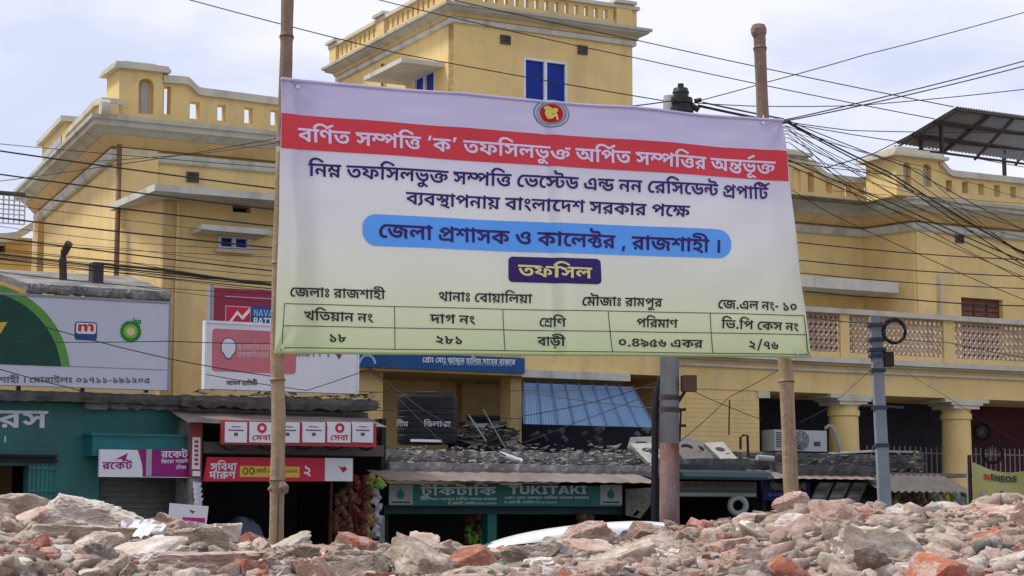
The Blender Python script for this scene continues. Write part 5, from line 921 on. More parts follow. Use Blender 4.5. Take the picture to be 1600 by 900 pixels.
# railings between the columns
for x0, x1 in ((1350, 1475), (1520, 1640)):
    a0, a1 = F.sz(x0, 700, 0.9)[0], F.sz(x1, 700, 0.9)[0]
    zt, zb_ = F.sz(1400, 697, 0.9)[1], F.sz(1400, 738, 0.9)[1]
    rr = MB()
    rr.pbox(F, a0, a1, zt - 0.14, zt - 0.12, 0.89, 0.92)
    n = int((a1 - a0) / 0.13)
    for i in range(n):
        x = a0 + (i + .5) * (a1 - a0) / n
        rr.pbox(F, x - 0.012, x + 0.012, zb_, zt, 0.9, 0.918)
    rr.build('railing', mat('pale_iron', (0.30, 0.30, 0.31), (0.2, 0.2, 0.2)), pal)

# upper opening with its lintel at the recess
lz1, lz0 = F.sz(1262, 431, -0.2)[1], F.sz(1262, 448, -0.2)[1]
MB().pbox(F, F.sz(1225, 440, -.2)[0], F.sz(1404, 440, -.2)[0], lz0, lz1, -1.32, -0.2).build('lintel', PALE, pal)
MB().pbox(F, F.sz(1262, 470, -1.2)[0], F.sz(1332, 470, -1.2)[0], zLedT, lz0 - 0.28, -1.35, -1.24).build('door', WOODB, pal)
# middle section below the banner
MB().pbox(F, F.sz(815, 590, NA)[0], F.sz(985, 590, NA)[0], F.sz(815, 589, NA)[1], F.sz(815, 577, NA)[1], 0.0, NA).build('ledge', PALE, pal)
zt = F.sz(815, 577, NA)[1]
MB().pbox(F, F.sz(815, 590, NA)[0], aL, zt, zt + 1.2, 0.0, NA - 0.1).build('wall', YEL, pal)
pl0, pl1 = F.sz(798, 640, NA - 0.3)[0], F.sz(815, 640, NA - 0.3)[0]
MB().pbox(F, pl0, pl1, 0, F.sz(798, 583, NA - .3)[1], NA - 0.7, NA - 0.3).build('pillar', YEL, pal)
MB().pbox(F, F.sz(560, 640, NA)[0], F.sz(815, 640, NA)[0], F.sz(700, 583, NA)[1], F.sz(700, 560, NA)[1] + 0.9, 0.0, NA).build('balcony_beam', YEL2, pal)
MB().pbox(F, F.sz(748, 640, 0.9)[0], pl0, 0, F.sz(798, 583, NA - .3)[1], 0.0, 0.25).build('wall', YEL2, pal)

# tower ---------------------------------------------------------------
T = Plane(*F.pt(fs_(708, -4), 0, -4).xy, 1, 0.53)
TL = Plane(T.x, T.y, 0.53, -1.0)
tow = thing('stair_tower', T.pt(0, ZC - 0.03, 0), 'square yellow rooftop tower with balustrade and blue double window above the banner', 'tower')
t_s1, _ = T.sz(988, 100, 0)
ztc = T.sz(850, 22, 0.3)[1]
SD = 6.2
tw = MB()
wx0, wz1 = T.sz(818, 89, 0)
wx1, _ = T.sz(886, 89, 0)
plate(tw, T, [(0, ZC - .03), (t_s1, ZC - .03), (t_s1, ztc - .1), (0, ztc - .1)], [[(wx0, wz1 - 1.5), (wx1, wz1 - 1.5), (wx1, wz1), (wx0, wz1)]], -0.25, 0)
lx0, lz1_ = TL.sz(647, 103, 0)
lx1, _ = TL.sz(680, 92, 0)
lz1_ = TL.sz(680, 92, 0)[1]
plate(tw, TL, [(-SD, ZC - .03), (-0.001, ZC - .03), (-0.001, ztc - .1), (-SD, ztc - .1)], [[(lx0, lz1_ - 1.5), (lx1, lz1_ - 1.5), (lx1, lz1_), (lx0, lz1_)]], -0.25, 0)
tw.pbox(T, 0.3, t_s1, ZC - .03, ztc - .1, -SD, -SD + 0.3)
tw.pbox(T, t_s1 - 0.3, t_s1 - 0.001, ZC - .03, ztc - .1, -SD + 0.3, -0.252)
tw.build('wall', YEL, tow)
tp = [tuple(TL.pt(-SD, 0).xy), tuple(T.pt(0, 0).xy), tuple(T.pt(t_s1, 0).xy), tuple(T.pt(t_s1, 0, -SD).xy)]
molding(MB(), tp, [(-.3, ztc), (0.33, ztc), (0.33, ztc - 0.06), (0.27, ztc - 0.07), (0.27, ztc - 0.11), (0.12, ztc - .17), (-.3, ztc - .17)], True).build('cornice', GREYTRIM, tow)
molding(MB(), tp, [(-.2, ztc - .172), (0.12, ztc - .172), (0.09, ztc - 0.24), (-.2, ztc - .24)], True).build('cornice_bed', YEL2, tow)
molding(MB(), tp, [(-.1, ztc - .25), (0.07, ztc - .25), (0.07, ztc - 0.36), (-.1, ztc - .36)], True).build('string_course', PALE, tow)
MB().pbox(T, 0, t_s1, ztc - 0.1, ztc - 0.05, -SD, -0.3).build('roof', CONC, tow)
zt0, zt1 = ztc + 0.12, ztc + 0.34
for pl_, L0, L1, nm in ((T, 0.0, t_s1, 1), (TL, -SD, 0.0, 0)):
    m_ = MB()
    N = 0.2
    cnt = round((L1 - L0) / 0.30)
    holes = []
    for i in range(cnt):
        a = L0 + 0.35 + i * (L1 - L0 - 0.7) / cnt
        holes.append([(a, zt0), (a + 0.10, zt0), (a + 0.10, zt1), (a, zt1)])
    plate(m_, pl_, [(L0, ztc + .002), (L1, ztc + .002), (L1, zt1 + 0.05), (L0, zt1 + 0.05)], holes, N - 0.14, N)
    m_.build('balustrade', YEL, tow)
    MB().pbox(pl_, L0 - .04, L1 + .04, zt1 + 0.052, zt1 + 0.13, N - 0.24, N + 0.08).build('coping', CREAM, tow)
for pl_, a in ((TL, -SD + 0.2), (T, t_s1 - 0.35), (TL, -SD * 0.52)):
    MB().pbox(pl_, a - 0.2, a + 0.2, ztc + 0.003, zt1 + 0.15, 0.0, 0.26).build('balustrade_pier', YEL, tow)
    MB().pbox(pl_, a - 0.28, a + 0.28, zt1 + 0.152, zt1 + 0.22, -0.08, 0.34).build('pier_cap', CREAM, tow)
def tower_window(pl_, x0, x1, z1, h):
    w = MB().pbox(pl_, x0, x1, z1 - h, z1, -0.10, -0.05).build('window', BLUEW, tow)
    f = MB()
    mx = (x0 + x1) / 2
    for a_, b_, c_, d_ in ((x0, x1, z1 - .05, z1), (x0, x0 + .05, z1 - h, z1 - .05), (x1 - .05, x1, z1 - h, z1 - .05), (mx - .035, mx + .035, z1 - h, z1 - .05)):
        f.pbox(pl_, a_, b_, c_, d_, -0.048, 0.01)
    f.build('frame', WHITEF, w)
tower_window(T, wx0, wx1, wz1, 1.5)
tower_window(TL, lx0, lx1, lz1_, 1.5)
vent(T, 782, 54, 798, 68, 0.02, tow)
vent(T, 903, 70, 918, 84, 0.02, tow)
hz = TL.sz(690, 62, 0.9)[1]
h0, h1 = TL.sz(583, 97, 0.9)[0], TL.sz(640, 62, 0.9)[0]
MB().pbox(TL, lx0 - 0.45, lx1 + 0.45, hz - 0.1, hz, 0.0, 1.0).build('window_hood', PALE, tow)
a = T.sz(1006, 108, 0)
MB().pbox(T, t_s1 - .001, t_s1 + 0.33, a[1], a[1] + 0.1, -2.5, -0.7).build('window_hood', PALE, tow)
MB().tube([TL.pt(TL.sz(598, 110, .05)[0], z, 0.06) for z in (ZC, ztc - 0.5)], 0.035, 6).build('downpipe', PIPE, tow)

# ------------------------------------------------------------------ helpers on the shop plane
def sx(px, n=0.0, py=700):
    return S.sz(px, py, n)[0]

def szz(px, py, n=0.0):
    return S.sz(px, py, n)[1]

def rough_slab(mb, pl, a0, a1, z0, z1, n0, n1, seed, amp=0.04, step=0.18):
    step *= .45
    amp *= .45
    """broken concrete slab edge: uneven front and underside"""
    r = random.Random(seed)
    n = max(2, int((a1 - a0) / step))
    rows = []
    for i in range(n + 1):
        a = a0 + (a1 - a0) * i / n
        t = z1 + r.uniform(-amp, amp) * 0.5
        b = z0 + r.uniform(-amp, amp)
        f = n1 + r.uniform(-amp, amp)
        rows.append([pl.pt(a, b, n0), pl.pt(a, b, f - abs(r.gauss(0, amp))), pl.pt(a, (b + t) / 2, f), pl.pt(a, t, f - abs(r.gauss(0, amp))), pl.pt(a, t + 0.02, n0)])
    vs = [q for x in rows for q in x]
    fs = [(i * 5 + k, (i + 1) * 5 + k, (i + 1) * 5 + (k + 1) % 5, i * 5 + (k + 1) % 5) for i in range(n) for k in range(5)]
    fs += [(0, 1, 2, 3, 4), tuple(n * 5 + k for k in (4, 3, 2, 1, 0))]
    return mb.add(vs, fs)

def corrugated(mb, pl, a0, a1, top, bot, pitch=0.12, amp=0.018, th=0.004):
    """sheet from (z, n) top to (z, n) bot with corrugations running downhill"""
    n = max(4, int((a1 - a0) / pitch * 4))
    vs, fs = [], []
    for i in range(n + 1):
        a = a0 + (a1 - a0) * i / n
        d = amp * math.sin(2 * math.pi * i / 4.0)
        for z, nn in (top, bot):
            vs += [pl.pt(a, z + d, nn), pl.pt(a, z + d - th - 0.002, nn)]
    for i in range(n):
        k = i * 4
        fs += [(k, k + 4, k + 6, k + 2), (k + 1, k + 3, k + 7, k + 5), (k + 2, k + 6, k + 7, k + 3), (k, k + 1, k + 5, k + 4)]
    return mb.add(vs, fs)

# ---- shop 1: teal -----------------------------------------------------
sh = thing('teal_shop', S.pt(sx(140), 0, 0), 'teal painted shop with big white lettering and an open doorway, at the left edge', 'shop')
zt = szz(0, 627)
hA = [(sx(-90), 0), (sx(45), 0), (sx(45), szz(0, 727)), (sx(-90), szz(0, 727))]
hB = [(sx(156), 0), (sx(291), 0), (sx(291), szz(156, 708)), (sx(156), szz(156, 708))]
plate(MB(), S, [(sx(-260), 0), (sx(302), 0), (sx(302), zt), (sx(-260), zt)], [hA, hB], -0.25, 0).build('wall', TEAL, sh)
b = MB()
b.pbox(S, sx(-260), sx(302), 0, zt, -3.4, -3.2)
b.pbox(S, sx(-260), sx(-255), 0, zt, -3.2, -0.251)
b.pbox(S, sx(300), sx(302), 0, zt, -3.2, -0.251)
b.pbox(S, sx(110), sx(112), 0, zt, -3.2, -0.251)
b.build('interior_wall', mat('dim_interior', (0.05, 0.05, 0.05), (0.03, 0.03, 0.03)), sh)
q = MB()
rough_slab(q, S, sx(-260), sx(300), zt + 0.002, szz(0, 611), -3.5, 0.28, 3, 0.03)
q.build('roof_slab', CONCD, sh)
q = MB()
rough_slab(q, S, sx(128), sx(318, .1), zt - 0.06, zt + 0.06, -0.1, 0.12, 5, 0.045, 0.12)
q.build('broken_edge', CONC, sh)
# door head, sliding rail, corrugated shutter leaf
r_ = MB()
for y0, y1, n in ((708, 712, .10), (715, 719, .08)):
    r_.ppx(S, -90, y0, 90, y1, 0.0, n)
r_.build('door_rail', DARK, sh)
lf = MB()
a0, a1 = sx(45), sx(88)
zt_ = szz(45, 724)
for i in range(int((a1 - a0) / 0.055)):
    x = a0 + i * 0.055
    lf.pbox(S, x, x + 0.035, 0.1, zt_, 0.005, 0.03)
    lf.pbox(S, x + 0.035, x + 0.055, 0.1, zt_, 0.005, 0.018)
for zz in (szz(45, 730), szz(45, 765)):
    lf.pbox(S, a0, a1, zz - 0.03, zz + 0.01, 0.03, 0.042)
lf.build('door_leaf', TEAL, sh)
sign_text('ras', sh, mat('white_lettering', (0.62, 0.65, 0.68), (0.54, 0.57, 0.6), scale=6), S, 0.006, (-2, 641), (75, 642), 27)
sign_text('danda', sh, MATS['white_lettering'], S, 0.006, (4, 682), (11, 682), 9)
# rolling shutter: each slat is proud of the next
rs = MB()
a0, a1 = sx(156) + .01, sx(291) - .01
z = 0.05
top_ = szz(156, 708)
while z < top_:
    rs.pbox(S, a0, a1, z, z + 0.062, -0.16, -0.12)
    rs.pbox(S, a0, a1, z + 0.062, z + 0.075, -0.16, -0.14)
    z += 0.075
rs.build('rolling_shutter', SHUT, sh, kind='stuff')
# shutter box
MB().ppx(S, 145, 678, 300, 712, 0.0, 0.42).build('shutter_box', TEALB, sh)
bl = MB()
bl.ppx(S, 143, 676, 302, 680, 0.0, 0.45)
bl.build('box_lid', TEALB, sh)

# magenta and white sign board hanging on the box
n0 = 0.50
sg = thing('shop_sign', S.pt(sx(228, n0), szz(228, 745, n0), n0), 'white and magenta advertising board under the bright teal shutter box', 'sign')
MB().ppx(S, 156, 702, 300, 745, n0 - .06, n0).build('board', WHITEP, sg)
pts = []
e = n0 + 0.004
for t in range(9):
    y = 702 + 43 * t / 8
    x = 214 + 9 * math.sin(math.pi * (t / 8) * 0.55 + 0.1)
    pts.append(S.sz(x, y, e))
a300 = sx(300, e)
zA, zB = szz(215, 701.5, e), szz(215, 744.5, e)
ring = [(a, min(max(z, zB), zA)) for a, z in pts] + [(a300, zB), (a300, zA)]
plate(MB(), S, ring[::-1], [], n0 + .0005, e).build('magenta_field', PURP, sg)
MB().ppx(S, 229, 702, 237, 744, e, e + .004).build('grey_stripe', mat('grey_stripe_print', (0.4, 0.36, 0.4)), sg)
sign_text('rocket', sg, PURP, S, n0 + .005, (160, 722), (207, 722), 11, name='wordmark')
MB().add([S.pt(*S.sz(x, y, n0 + .006), n0 + .006) for x, y in ((180, 718), (200, 708), (194, 722), (190, 717))], [(0, 3, 1), (3, 2, 1)]).build('arrow_emblem', PURP, sg)
wl_ = MATS['white_print']
sign_text('rocket', sg, wl_, S, e + .004, (252, 705), (294, 705), 10, name='wordmark')
sign_text('agent', sg, wl_, S, e + .004, (252, 719), (294, 718), 5)
sign_text('tel', sg, wl_, S, e + .004, (275, 728), (291, 728), 5)

# pillar with stacked small signs between shops 1 and 2
pi = thing('shop_pillar', S.pt(sx(306), 0, 0.2), 'concrete pillar covered with red and white stickers between the teal shop and the snack shop', 'pillar')
MB().pbox(S, sx(298, .55), sx(316, .55), 0, szz(306, 655, .55), -0.05, 0.55).build('shaft', CONC, pi)
rp = MB().ppx(S, 298, 660, 316, 745, 0.552, 0.59).build('red_board', mat('faded_red', (0.28, 0.06, 0.06), (0.2, 0.05, 0.05)), pi)
st = MB()
st.ppx(S, 301, 683, 313, 733, 0.592, 0.60)
st.ppx(S, 301, 736, 313, 744, 0.592, 0.60)
st.build('white_sticker', WHITEP, rp)
st = MB()
for k in range(6):
    st.ppx(S, 304, 688 + k * 7, 310, 692 + k * 7, 0.602, 0.604)
st.build('sticker_print', REDP, rp)
# torn paper hanging below
rr = random.Random(5)
tp_ = MB()
for k in range(5):
    a, z = S.sz(298 + rr.uniform(0, 8), 752 + k * 8, 0.62)
    tp_.add([S.pt(a, z, .58), S.pt(a + .11, z - .02, .62), S.pt(a + .09, z - .10, .57), S.pt(a - .01, z - .09, .61)], [(0, 1, 2), (0, 2, 3)])
tp_.build('torn_paper', WHITEP, pi)

# ---- shop 2: snack shop ------------------------------------------------
s2 = thing('snack_shop', S.pt(sx(450), 0, 0), 'dark open snack shop under a thick mouldy concrete roof, behind the left bamboo pole', 'shop')
zr = szz(450, 650)
b = MB()
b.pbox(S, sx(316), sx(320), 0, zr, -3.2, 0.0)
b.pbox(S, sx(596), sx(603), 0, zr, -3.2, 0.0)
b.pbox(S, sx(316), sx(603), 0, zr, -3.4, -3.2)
b.build('interior_wall', mat('near_black_wall', (0.03, 0.03, 0.032), (0.02, 0.02, 0.022)), s2)  # inner walls given an even near-black colour
q = MB()
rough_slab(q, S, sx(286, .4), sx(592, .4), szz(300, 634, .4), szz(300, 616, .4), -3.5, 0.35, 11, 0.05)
q.build('roof_slab', CONCD, s2)
q = MB()
rough_slab(q, S, sx(300, .2), sx(580, .2), szz(300, 650, .2), szz(300, 634, .2) - 0.01, -3.4, 0.1, 13, 0.03)
q.build('roof_beam', CONC, s2)
q = MB()
cx_ = [(szz(320, 642, .2), 0.1), (szz(320, 660, .9), 0.9)]
corrugated(q, S, sx(292, .9), sx(605, .9), cx_[0], cx_[1], 0.5, 0.004)
q.build('awning_sheet', TIN, s2)
MB().ppx(S, 318, 690, 600, 708, -0.1, 0.55).build('fascia', mat('grey_brown_board', (0.12, 0.11, 0.10), (0.09, 0.08, 0.075)), s2)
for k, (x0, x1) in enumerate(((338, 384), (398, 440), (455, 495), (500, 545), (553, 590))):
    pts = [P(x0 + (x1 - x0) * t, 690 + 13 * math.sin(math.pi * t), S.Y(x0, .75)) for t in [i / 8 for i in range(9)]]
    MB().tube(pts, 0.022, 6).build('bracket', RUSTFR, s2)
# counters and dim goods inside
ct = MB()
ct.pbox(S, sx(330), sx(500), 0, 0.9, -1.2, -0.6)
ct.build('counter', mat('old_wood', (0.09, 0.055, 0.035), (0.06, 0.035, 0.025)), s2)
post = MB().pbox(S, sx(517, 0.1), sx(519.5, 0.1), 0, szz(517, 745, .1), 0.05, 0.12).build('door_post', WOODB, s2)

# row of six red-framed panels
n0 = 0.95
row = thing('panel_sign_row', S.pt(sx(470, n0), szz(470, 693, n0), n0), 'red framed row of small white panels above the snack shop', 'sign')
MB().ppx(S, 347, 656, 588, 694, n0 - .07, n0).build('red_frame', mat('faded_red_frame', (0.42, 0.05, 0.06), (0.34, 0.045, 0.05)), row)
for k, (x0, x1) in enumerate(((352, 386), (390, 427), (431, 468), (473, 508), (512, 548), (551, 583))):
    p = MB().ppx(S, x0, 659, x1, 691, n0 + .001, n0 + .02).build('panel', WHITEP, row)
    pr = MB()
    c = (x0 + x1) / 2
    if k % 3 == 1:
        a, z = S.sz(c, 669, n0)
        ra = 8 * mpp(26)
        for i in range(14):
            t0, t1 = 2 * math.pi * i / 14, 2 * math.pi * (i + 1) / 14
            pr.add([S.pt(a + r * math.cos(t), z + r * math.sin(t), n0 + .023) for t in (t0, t1) for r in (ra, ra * .45)], [(0, 1, 3, 2)])
        pr.build('red_emblem', REDP, p)
        sign_text('robi', row, REDP, S, n0 + .024, (x0 + 4, 680), (x1 - 4, 680), 8)
    else:
        pr.ppx(S, x0 + 5, 671, x1 - 5, 673, n0 + .02, n0 + .023)
        pr.ppx(S, x0 + 10, 666, x1 - 10, 667.5, n0 + .02, n0 + .023)
        pr.ppx(S, c - 3, 676, c + 3, 681, n0 + .02, n0 + .023)
        pr.build('small_print', mat('muted_print', (0.16, 0.08, 0.11)), p)

# lower red sign
n0 = 0.62
low = thing('red_sign', S.pt(sx(435, n0), szz(435, 752, n0), n0), 'long red advertising board with a yellow price strip under the snack shop fascia', 'sign')
ring = pf(S, n0, [(318, 752), (552, 752), (552, 716), (324, 714)])
plate(MB(), S, ring, [], n0 - .05, n0).build('board', REDP, low)
MB().ppx(S, 508, 715.5, 551, 751.5, n0, n0 + .005).build('white_field', WHITEP, low)
bird = MB().add([S.pt(*S.sz(x, y, n0 + .008), n0 + .008) for x, y in ((528, 728), (543, 733), (536, 739), (533, 734), (538, 728))], [(0, 1, 3), (1, 2, 3), (3, 4, 1)])
bird.build('bird_emblem', REDP, low)
MB().ppx(S, 375, 728, 468, 745, n0, n0 + .005).build('yellow_strip', YELP, low)
sign_text('subidha', low, WHITEP, S, n0 + .005, (329, 724), (370, 724), 11)
sign_text('darun', low, WHITEP, S, n0 + .005, (327, 737), (368, 737), 11)
sign_text('two', low, WHITEP, S, n0 + .005, (474, 729), (487, 729), 15, head=560)
sign_text('mob', low, mat('olive_print', (0.2, 0.12, 0.02)), S, n0 + .007, (395, 733), (465, 733), 6)
dd = MB()
for c in (383, 393):
    a, z = S.sz(c, 736, n0)
    for i in range(12):
        t0, t1 = 2 * math.pi * i / 12, 2 * math.pi * (i + 1) / 12
        dd.add([S.pt(a + r * .8 * math.cos(t), z + r * math.sin(t), n0 + .008) for t in (t0, t1) for r in (.052, .028)], [(0, 1, 3, 2)])
dd.build('number_print', MATS['olive_print'], low)

# hanging snack packets
rr = random.Random(21)
pk_cols = [mat('packet_red', (0.13, 0.02, 0.016), (0.07, 0.015, 0.01), rough=0.35, scale=14), mat('packet_maroon', (0.07, 0.02, 0.014), (0.15, 0.07, 0.035), rough=0.35, scale=14),
           mat('packet_yellow', (0.26, 0.19, 0.05), (0.16, 0.08, 0.02), rough=0.35, scale=14), mat('packet_green', (0.14, 0.30, 0.03), (0.1, 0.22, 0.02), rough=0.35),
           mat('packet_silver', (0.36, 0.37, 0.4), (0.2, 0.2, 0.23), rough=0.3), mat('packet_brown', (0.09, 0.045, 0.025), (0.05, 0.028, 0.015), rough=0.4)]
def packet(mb, c, w, h, d, tilt):
    ca, sa = math.cos(tilt), math.sin(tilt)
    vs = []
    for x, z, y in ((-w, h, 0), (w, h, 0), (w, -h, 0), (-w, -h, 0), (-w * .8, 0, -d * .2), (w * .8, 0, -d * .2), (0, h * .4, -d), (0, -h * .4, -d)):
        vs.append((c.x + x * ca - z * sa, c.y + y, c.z + x * sa + z * ca))
    return mb.add(vs, [(0, 6, 1), (0, 4, 6), (1, 6, 5), (4, 7, 6), (5, 6, 7), (4, 3, 7), (3, 2, 7), (2, 5, 7), (0, 3, 4), (1, 5, 2), (0, 1, 2, 3)])
cols_px = [(527, 775, 1), (537, 765, 5), (547, 755, 1), (557, 748, 0), (567, 748, 0), (578, 745, 2), (590, 768, 4)]
for k, (px, py0, ci) in enumerate(cols_px):
    labels = ['strip of dark red snack packets hung furthest into the shop', 'strip of brown snack packets hanging second in the snack row',
              'strip of maroon snack packets hanging third in the snack row', 'strip of red snack packets left of the brighter red strip',
              'strip of bright red snack packets beside the yellow strip', 'strip of yellow snack packets with green ones on top',
              'strip of silver white packets nearest the dark shop edge']
    Yk = S.Y(px, 0.35 + 0.04 * k)
    t = thing('snack_strip', P(px, 842, Yk), labels[k], 'snack packets', 'hanging snack packet strips at the snack shop')
    y = py0
    byc = {}
    while y < 842:
        c_i = ci if rr.random() < 0.75 else rr.choice([0, 1, 5, 5])
        if ci == 4:
            c_i = 4
        if ci == 2 and y < 765:
            c_i = 3
        mb = byc.setdefault(c_i, MB())
        packet(mb, P(px + rr.uniform(-4, 4), y, Yk + rr.uniform(-.08, .08)), rr.uniform(.035, .055), rr.uniform(.04, .06), 0.03, rr.uniform(-.6, .6))
        y += rr.uniform(6, 9)
    for c_i, mb in byc.items():
        mb.build('packet_set', pk_cols[c_i], t, kind='stuff')
t = thing('snack_cluster', P(588, 757, S.Y(588, .7)), 'bunch of lime green and yellow packets at the top of the snack strips', 'snack packets')
for c_i in (3, 2):
    mb = MB()
    for k in range(5):
        packet(mb, P(583 + rr.uniform(-10, 17), 752 + rr.uniform(-6, 10), S.Y(588, .7) + rr.uniform(-.1, .1)), 0.04, 0.05, 0.03, rr.uniform(-1, 1))
    mb.build('packet_set', pk_cols[c_i], t, kind='stuff')
# bundle under a blue-grey cover at the counter
cv = MB()
N, M = 16, 8
rows = []
for i in range(N + 1):
    for j in range(M + 1):
        u, v_ = i / N, j / M
        a = sx(352) + (sx(425) - sx(352)) * u
        h = 1.35 + 0.32 * math.sin(math.pi * min(1, u * 1.15)) * math.sin(math.pi * (0.25 + 0.75 * v_)) + 0.04 * math.sin(u * 19 + v_ * 7)
        rows.append(S.pt(a, h if 0 < j < M else 0.9, 0.2 - 0.9 * v_))
cv.add(rows, [(i * (M + 1) + j, (i + 1) * (M + 1) + j, (i + 1) * (M + 1) + j + 1, i * (M + 1) + j + 1) for i in range(N) for j in range(M)])
o = cv.build('covered_bundle', mat('blue_grey_cloth', (0.10, 0.11, 0.17), (0.06, 0.065, 0.11)), None, loc=S.pt(sx(388), 0.9, -.2), smooth=True)
tag(o, 'goods bundled under a blue grey cover inside the snack shop', 'bundle')

# small white board on a stand in front of the shutter
pz = P(293, 822, 24)
t = thing('small_board', Vector((pz.x, pz.y, 1.3)), 'small white board with a pink curve standing behind the rubble, below the sticker pillar', 'sign')
Q = plane_at(293, 24.0, 0.15)
plate(MB(), Q, pf(Q, 0, [(262, 822), (322, 824), (326, 791), (265, 786)]), [], -.02, 0).build('board', WHITEP, t)
mb = MB()
for i in range(8):
    x0, x1 = 285 + i * 4.4, 285 + (i + 1) * 4.4
    mb.add([Q.pt(*Q.sz(x, y, .004), .004) for x, y in ((x0, 808 + .2 * i), (x1, 808 + .2 * i), (x1, 814 + .6 * i), (x0, 813 + .4 * i))], [(0, 3, 2, 1)])
mb.build('pink_curve', mat('pink_curve_print', (0.5, 0.03, 0.2)), t)
MB().add([Q.pt(*Q.sz(x, y, .004), .004) for x, y in ((296, 796), (305, 799), (301, 803), (298, 800))], [(0, 3, 2, 1)]).build('bird_emblem', REDP, t)
MB().pbox(Q, Q.sz(295, 815)[0] - .02, Q.sz(295, 815)[0] + .02, 0, 1.6, -.07, -.025).build('stand', RUSTFR, t)

# ---- billboards above the shops ---------------------------------------
n0 = 0.3
bb = thing('billboard', S.pt(sx(130, n0), szz(130, 609, n0), n0), 'large pale grey oil billboard with dark green circle above the teal shop', 'billboard')
aL_, aR_ = S.sz(-230, 540, n0)[0], S.sz(263, 540, n0)[0]
zb0, zb1 = szz(263, 610, n0), szz(263, 475, n0)
zb1L = zb1
MB().pbox(S, aL_, aR_, zb0, zb1, n0 - .12, n0).build('board', GREYP, bb)
MB().pbox(S, aL_, aR_, szz(100, 572, n0) - .006, szz(100, 572, n0) + .006, n0, n0 + .004).build('rule_line', mat('rule_grey', (0.3, 0.31, 0.36)), bb)
zc_b = szz(50, 571, n0)
def arc_fill(r, c, m_, name, e):
    ca, cz = c
    pts = [(ca + r * math.cos(t), cz + r * math.sin(t)) for t in [math.pi * i / 60 for i in range(61)]]
    pts = [(a, max(z, zc_b)) for a, z in pts if a > aL_ + .05]
    ring = [(max(min(p[0] for p in pts), aL_ + .05), zc_b)] + [p for p in pts if p[1] > zc_b + 1e-4][::-1] + [(max(p[0] for p in pts), zc_b)]
    plate(MB(), S, ring[::-1], [], e - .002, e).build(name, m_, bb)
ca, _ = S.sz(-35, 580, n0)
Rg = S.sz(110, 571, n0)[0] - ca
k_ = (szz(0, 471, n0) - zc_b) / Rg
arc_fill(Rg, (ca, zc_b - Rg * 0.12), GRNP, 'light_green_arc', n0 + .004)
arc_fill(Rg - 0.115, (ca, zc_b - Rg * 0.12), GRND, 'dark_green_disc', n0 + .008)
MB().add([S.pt(*S.sz(x, y, n0 + .012), n0 + .012) for x, y in ((-20, 505), (12, 503), (0, 522), (-20, 528))], [(0, 3, 2, 1)]).build('yellow_swoosh', YELP, bb)
# red and blue m badge
def rrect(pl, x0, y0, x1, y1, n, r=0.04):
    a0, zt = pl.sz(x0, y0, n)
    a1, _ = pl.sz(x1, y0, n)
    _, zb = pl.sz(x0, y1, n)
    ring = []
    for cx, cy, t0 in ((a1 - r, zt - r, 0), (a0 + r, zt - r, 90), (a0 + r, zb + r, 180), (a1 - r, zb + r, 270)):
        for k in range(5):
            t = math.radians(t0 + 22.5 * k)
            ring.append((cx + r * math.cos(t), cy + r * math.sin(t)))
    return ring
plate(MB(), S, rrect(S, 117, 502, 152, 531, n0), [], n0, n0 + .004).build('badge_border', BLUP, bb)
plate(MB(), S, rrect(S, 119, 504, 150, 521, n0, .03), [], n0 + .004, n0 + .008).build('badge_face', WHITEP, bb)
sign_text('m', bb, mat('bright_red_print', (0.55, 0.03, 0.02)), S, n0 + .01, (121, 505.5), (148, 505.5), 12.5, head=560, name='badge_letter')
# green and yellow sunburst badge
a, z = S.sz(204, 518, n0)
for rad, m_, nn, cnt in ((0.135, mat('leaf_green_print', (0.03, 0.22, 0.04)), .004, 18), (0.095, mat('lime_print', (0.22, 0.45, 0.05)), .008, 0), (0.055, mat('cream_print', (0.6, 0.58, 0.35)), .012, 0)):
    ring = []
    N = 36
    for i in range(N):
        r = rad * (1.12 if (cnt and i % 2) else 1.0)
        t = 2 * math.pi * i / N
        ring.append((a + r * math.cos(t), z + r * math.sin(t)))
    plate(MB(), S, ring, [], n0 + nn - .003, n0 + nn).build('sunburst_ring', m_, bb)
sign_text('bp', bb, mat('mid_green_print', (0.02, 0.2, 0.06)), S, n0 + .006, (208, 499), (221, 499), 8, head=560)
sign_text('mob', bb, mat('grey_text_print', (0.13, 0.13, 0.16)), S, n0 + .006, (-62, 589), (235, 590), 9)
fr = MB()
fr.pbox(S, aL_, aR_ + .02, zb1 + .002, zb1 + .035, n0 - .13, n0 + .01)
fr.pbox(S, aR_ + .001, aR_ + .03, zb0, zb1, n0 - .13, n0 + .01)
fr.build('frame', mat('thin_grey_frame', (0.28, 0.29, 0.32)), bb)
for px in (20, 120, 220):
    MB().pbox(S, sx(px), sx(px) + .05, szz(px, 614), szz(px, 480), 0.05, 0.12).build('support', RUSTFR, bb)

n0 = 0.15
bm = thing('billboard', S.pt(sx(440, n0), szz(440, 608, n0), n0), 'white and pink billboard with a light bulb, partly behind the left bamboo pole', 'billboard')
a0, a1 = S.sz(323, 550, n0)[0], S.sz(558, 550, n0)[0]
z0_, z1_ = szz(323, 603, n0), szz(323, 505, n0)
MB().pbox(S, a0, a1, z0_, z1_, n0 - .1, n0).build('board', WHITEP, bm)
plate(MB(), S, rrect(S, 332, 513, 463, 580, n0, .05), [], n0, n0 + .004).build('pink_field', PINKP, bm)
bu = MB()
bc = S.sz(357, 542, n0)
ring = [(bc[0] + .10 * math.cos(t) * (1 if math.sin(t) > -.5 else .75), bc[1] + .115 * math.sin(t) * (1 if math.sin(t) > -.3 else 1.35)) for t in [2 * math.pi * i / 28 for i in range(28)]]
plate(bu, S, ring, [], n0 + .004, n0 + .008)
bu.build('light_bulb_print', WHITEP, bm)
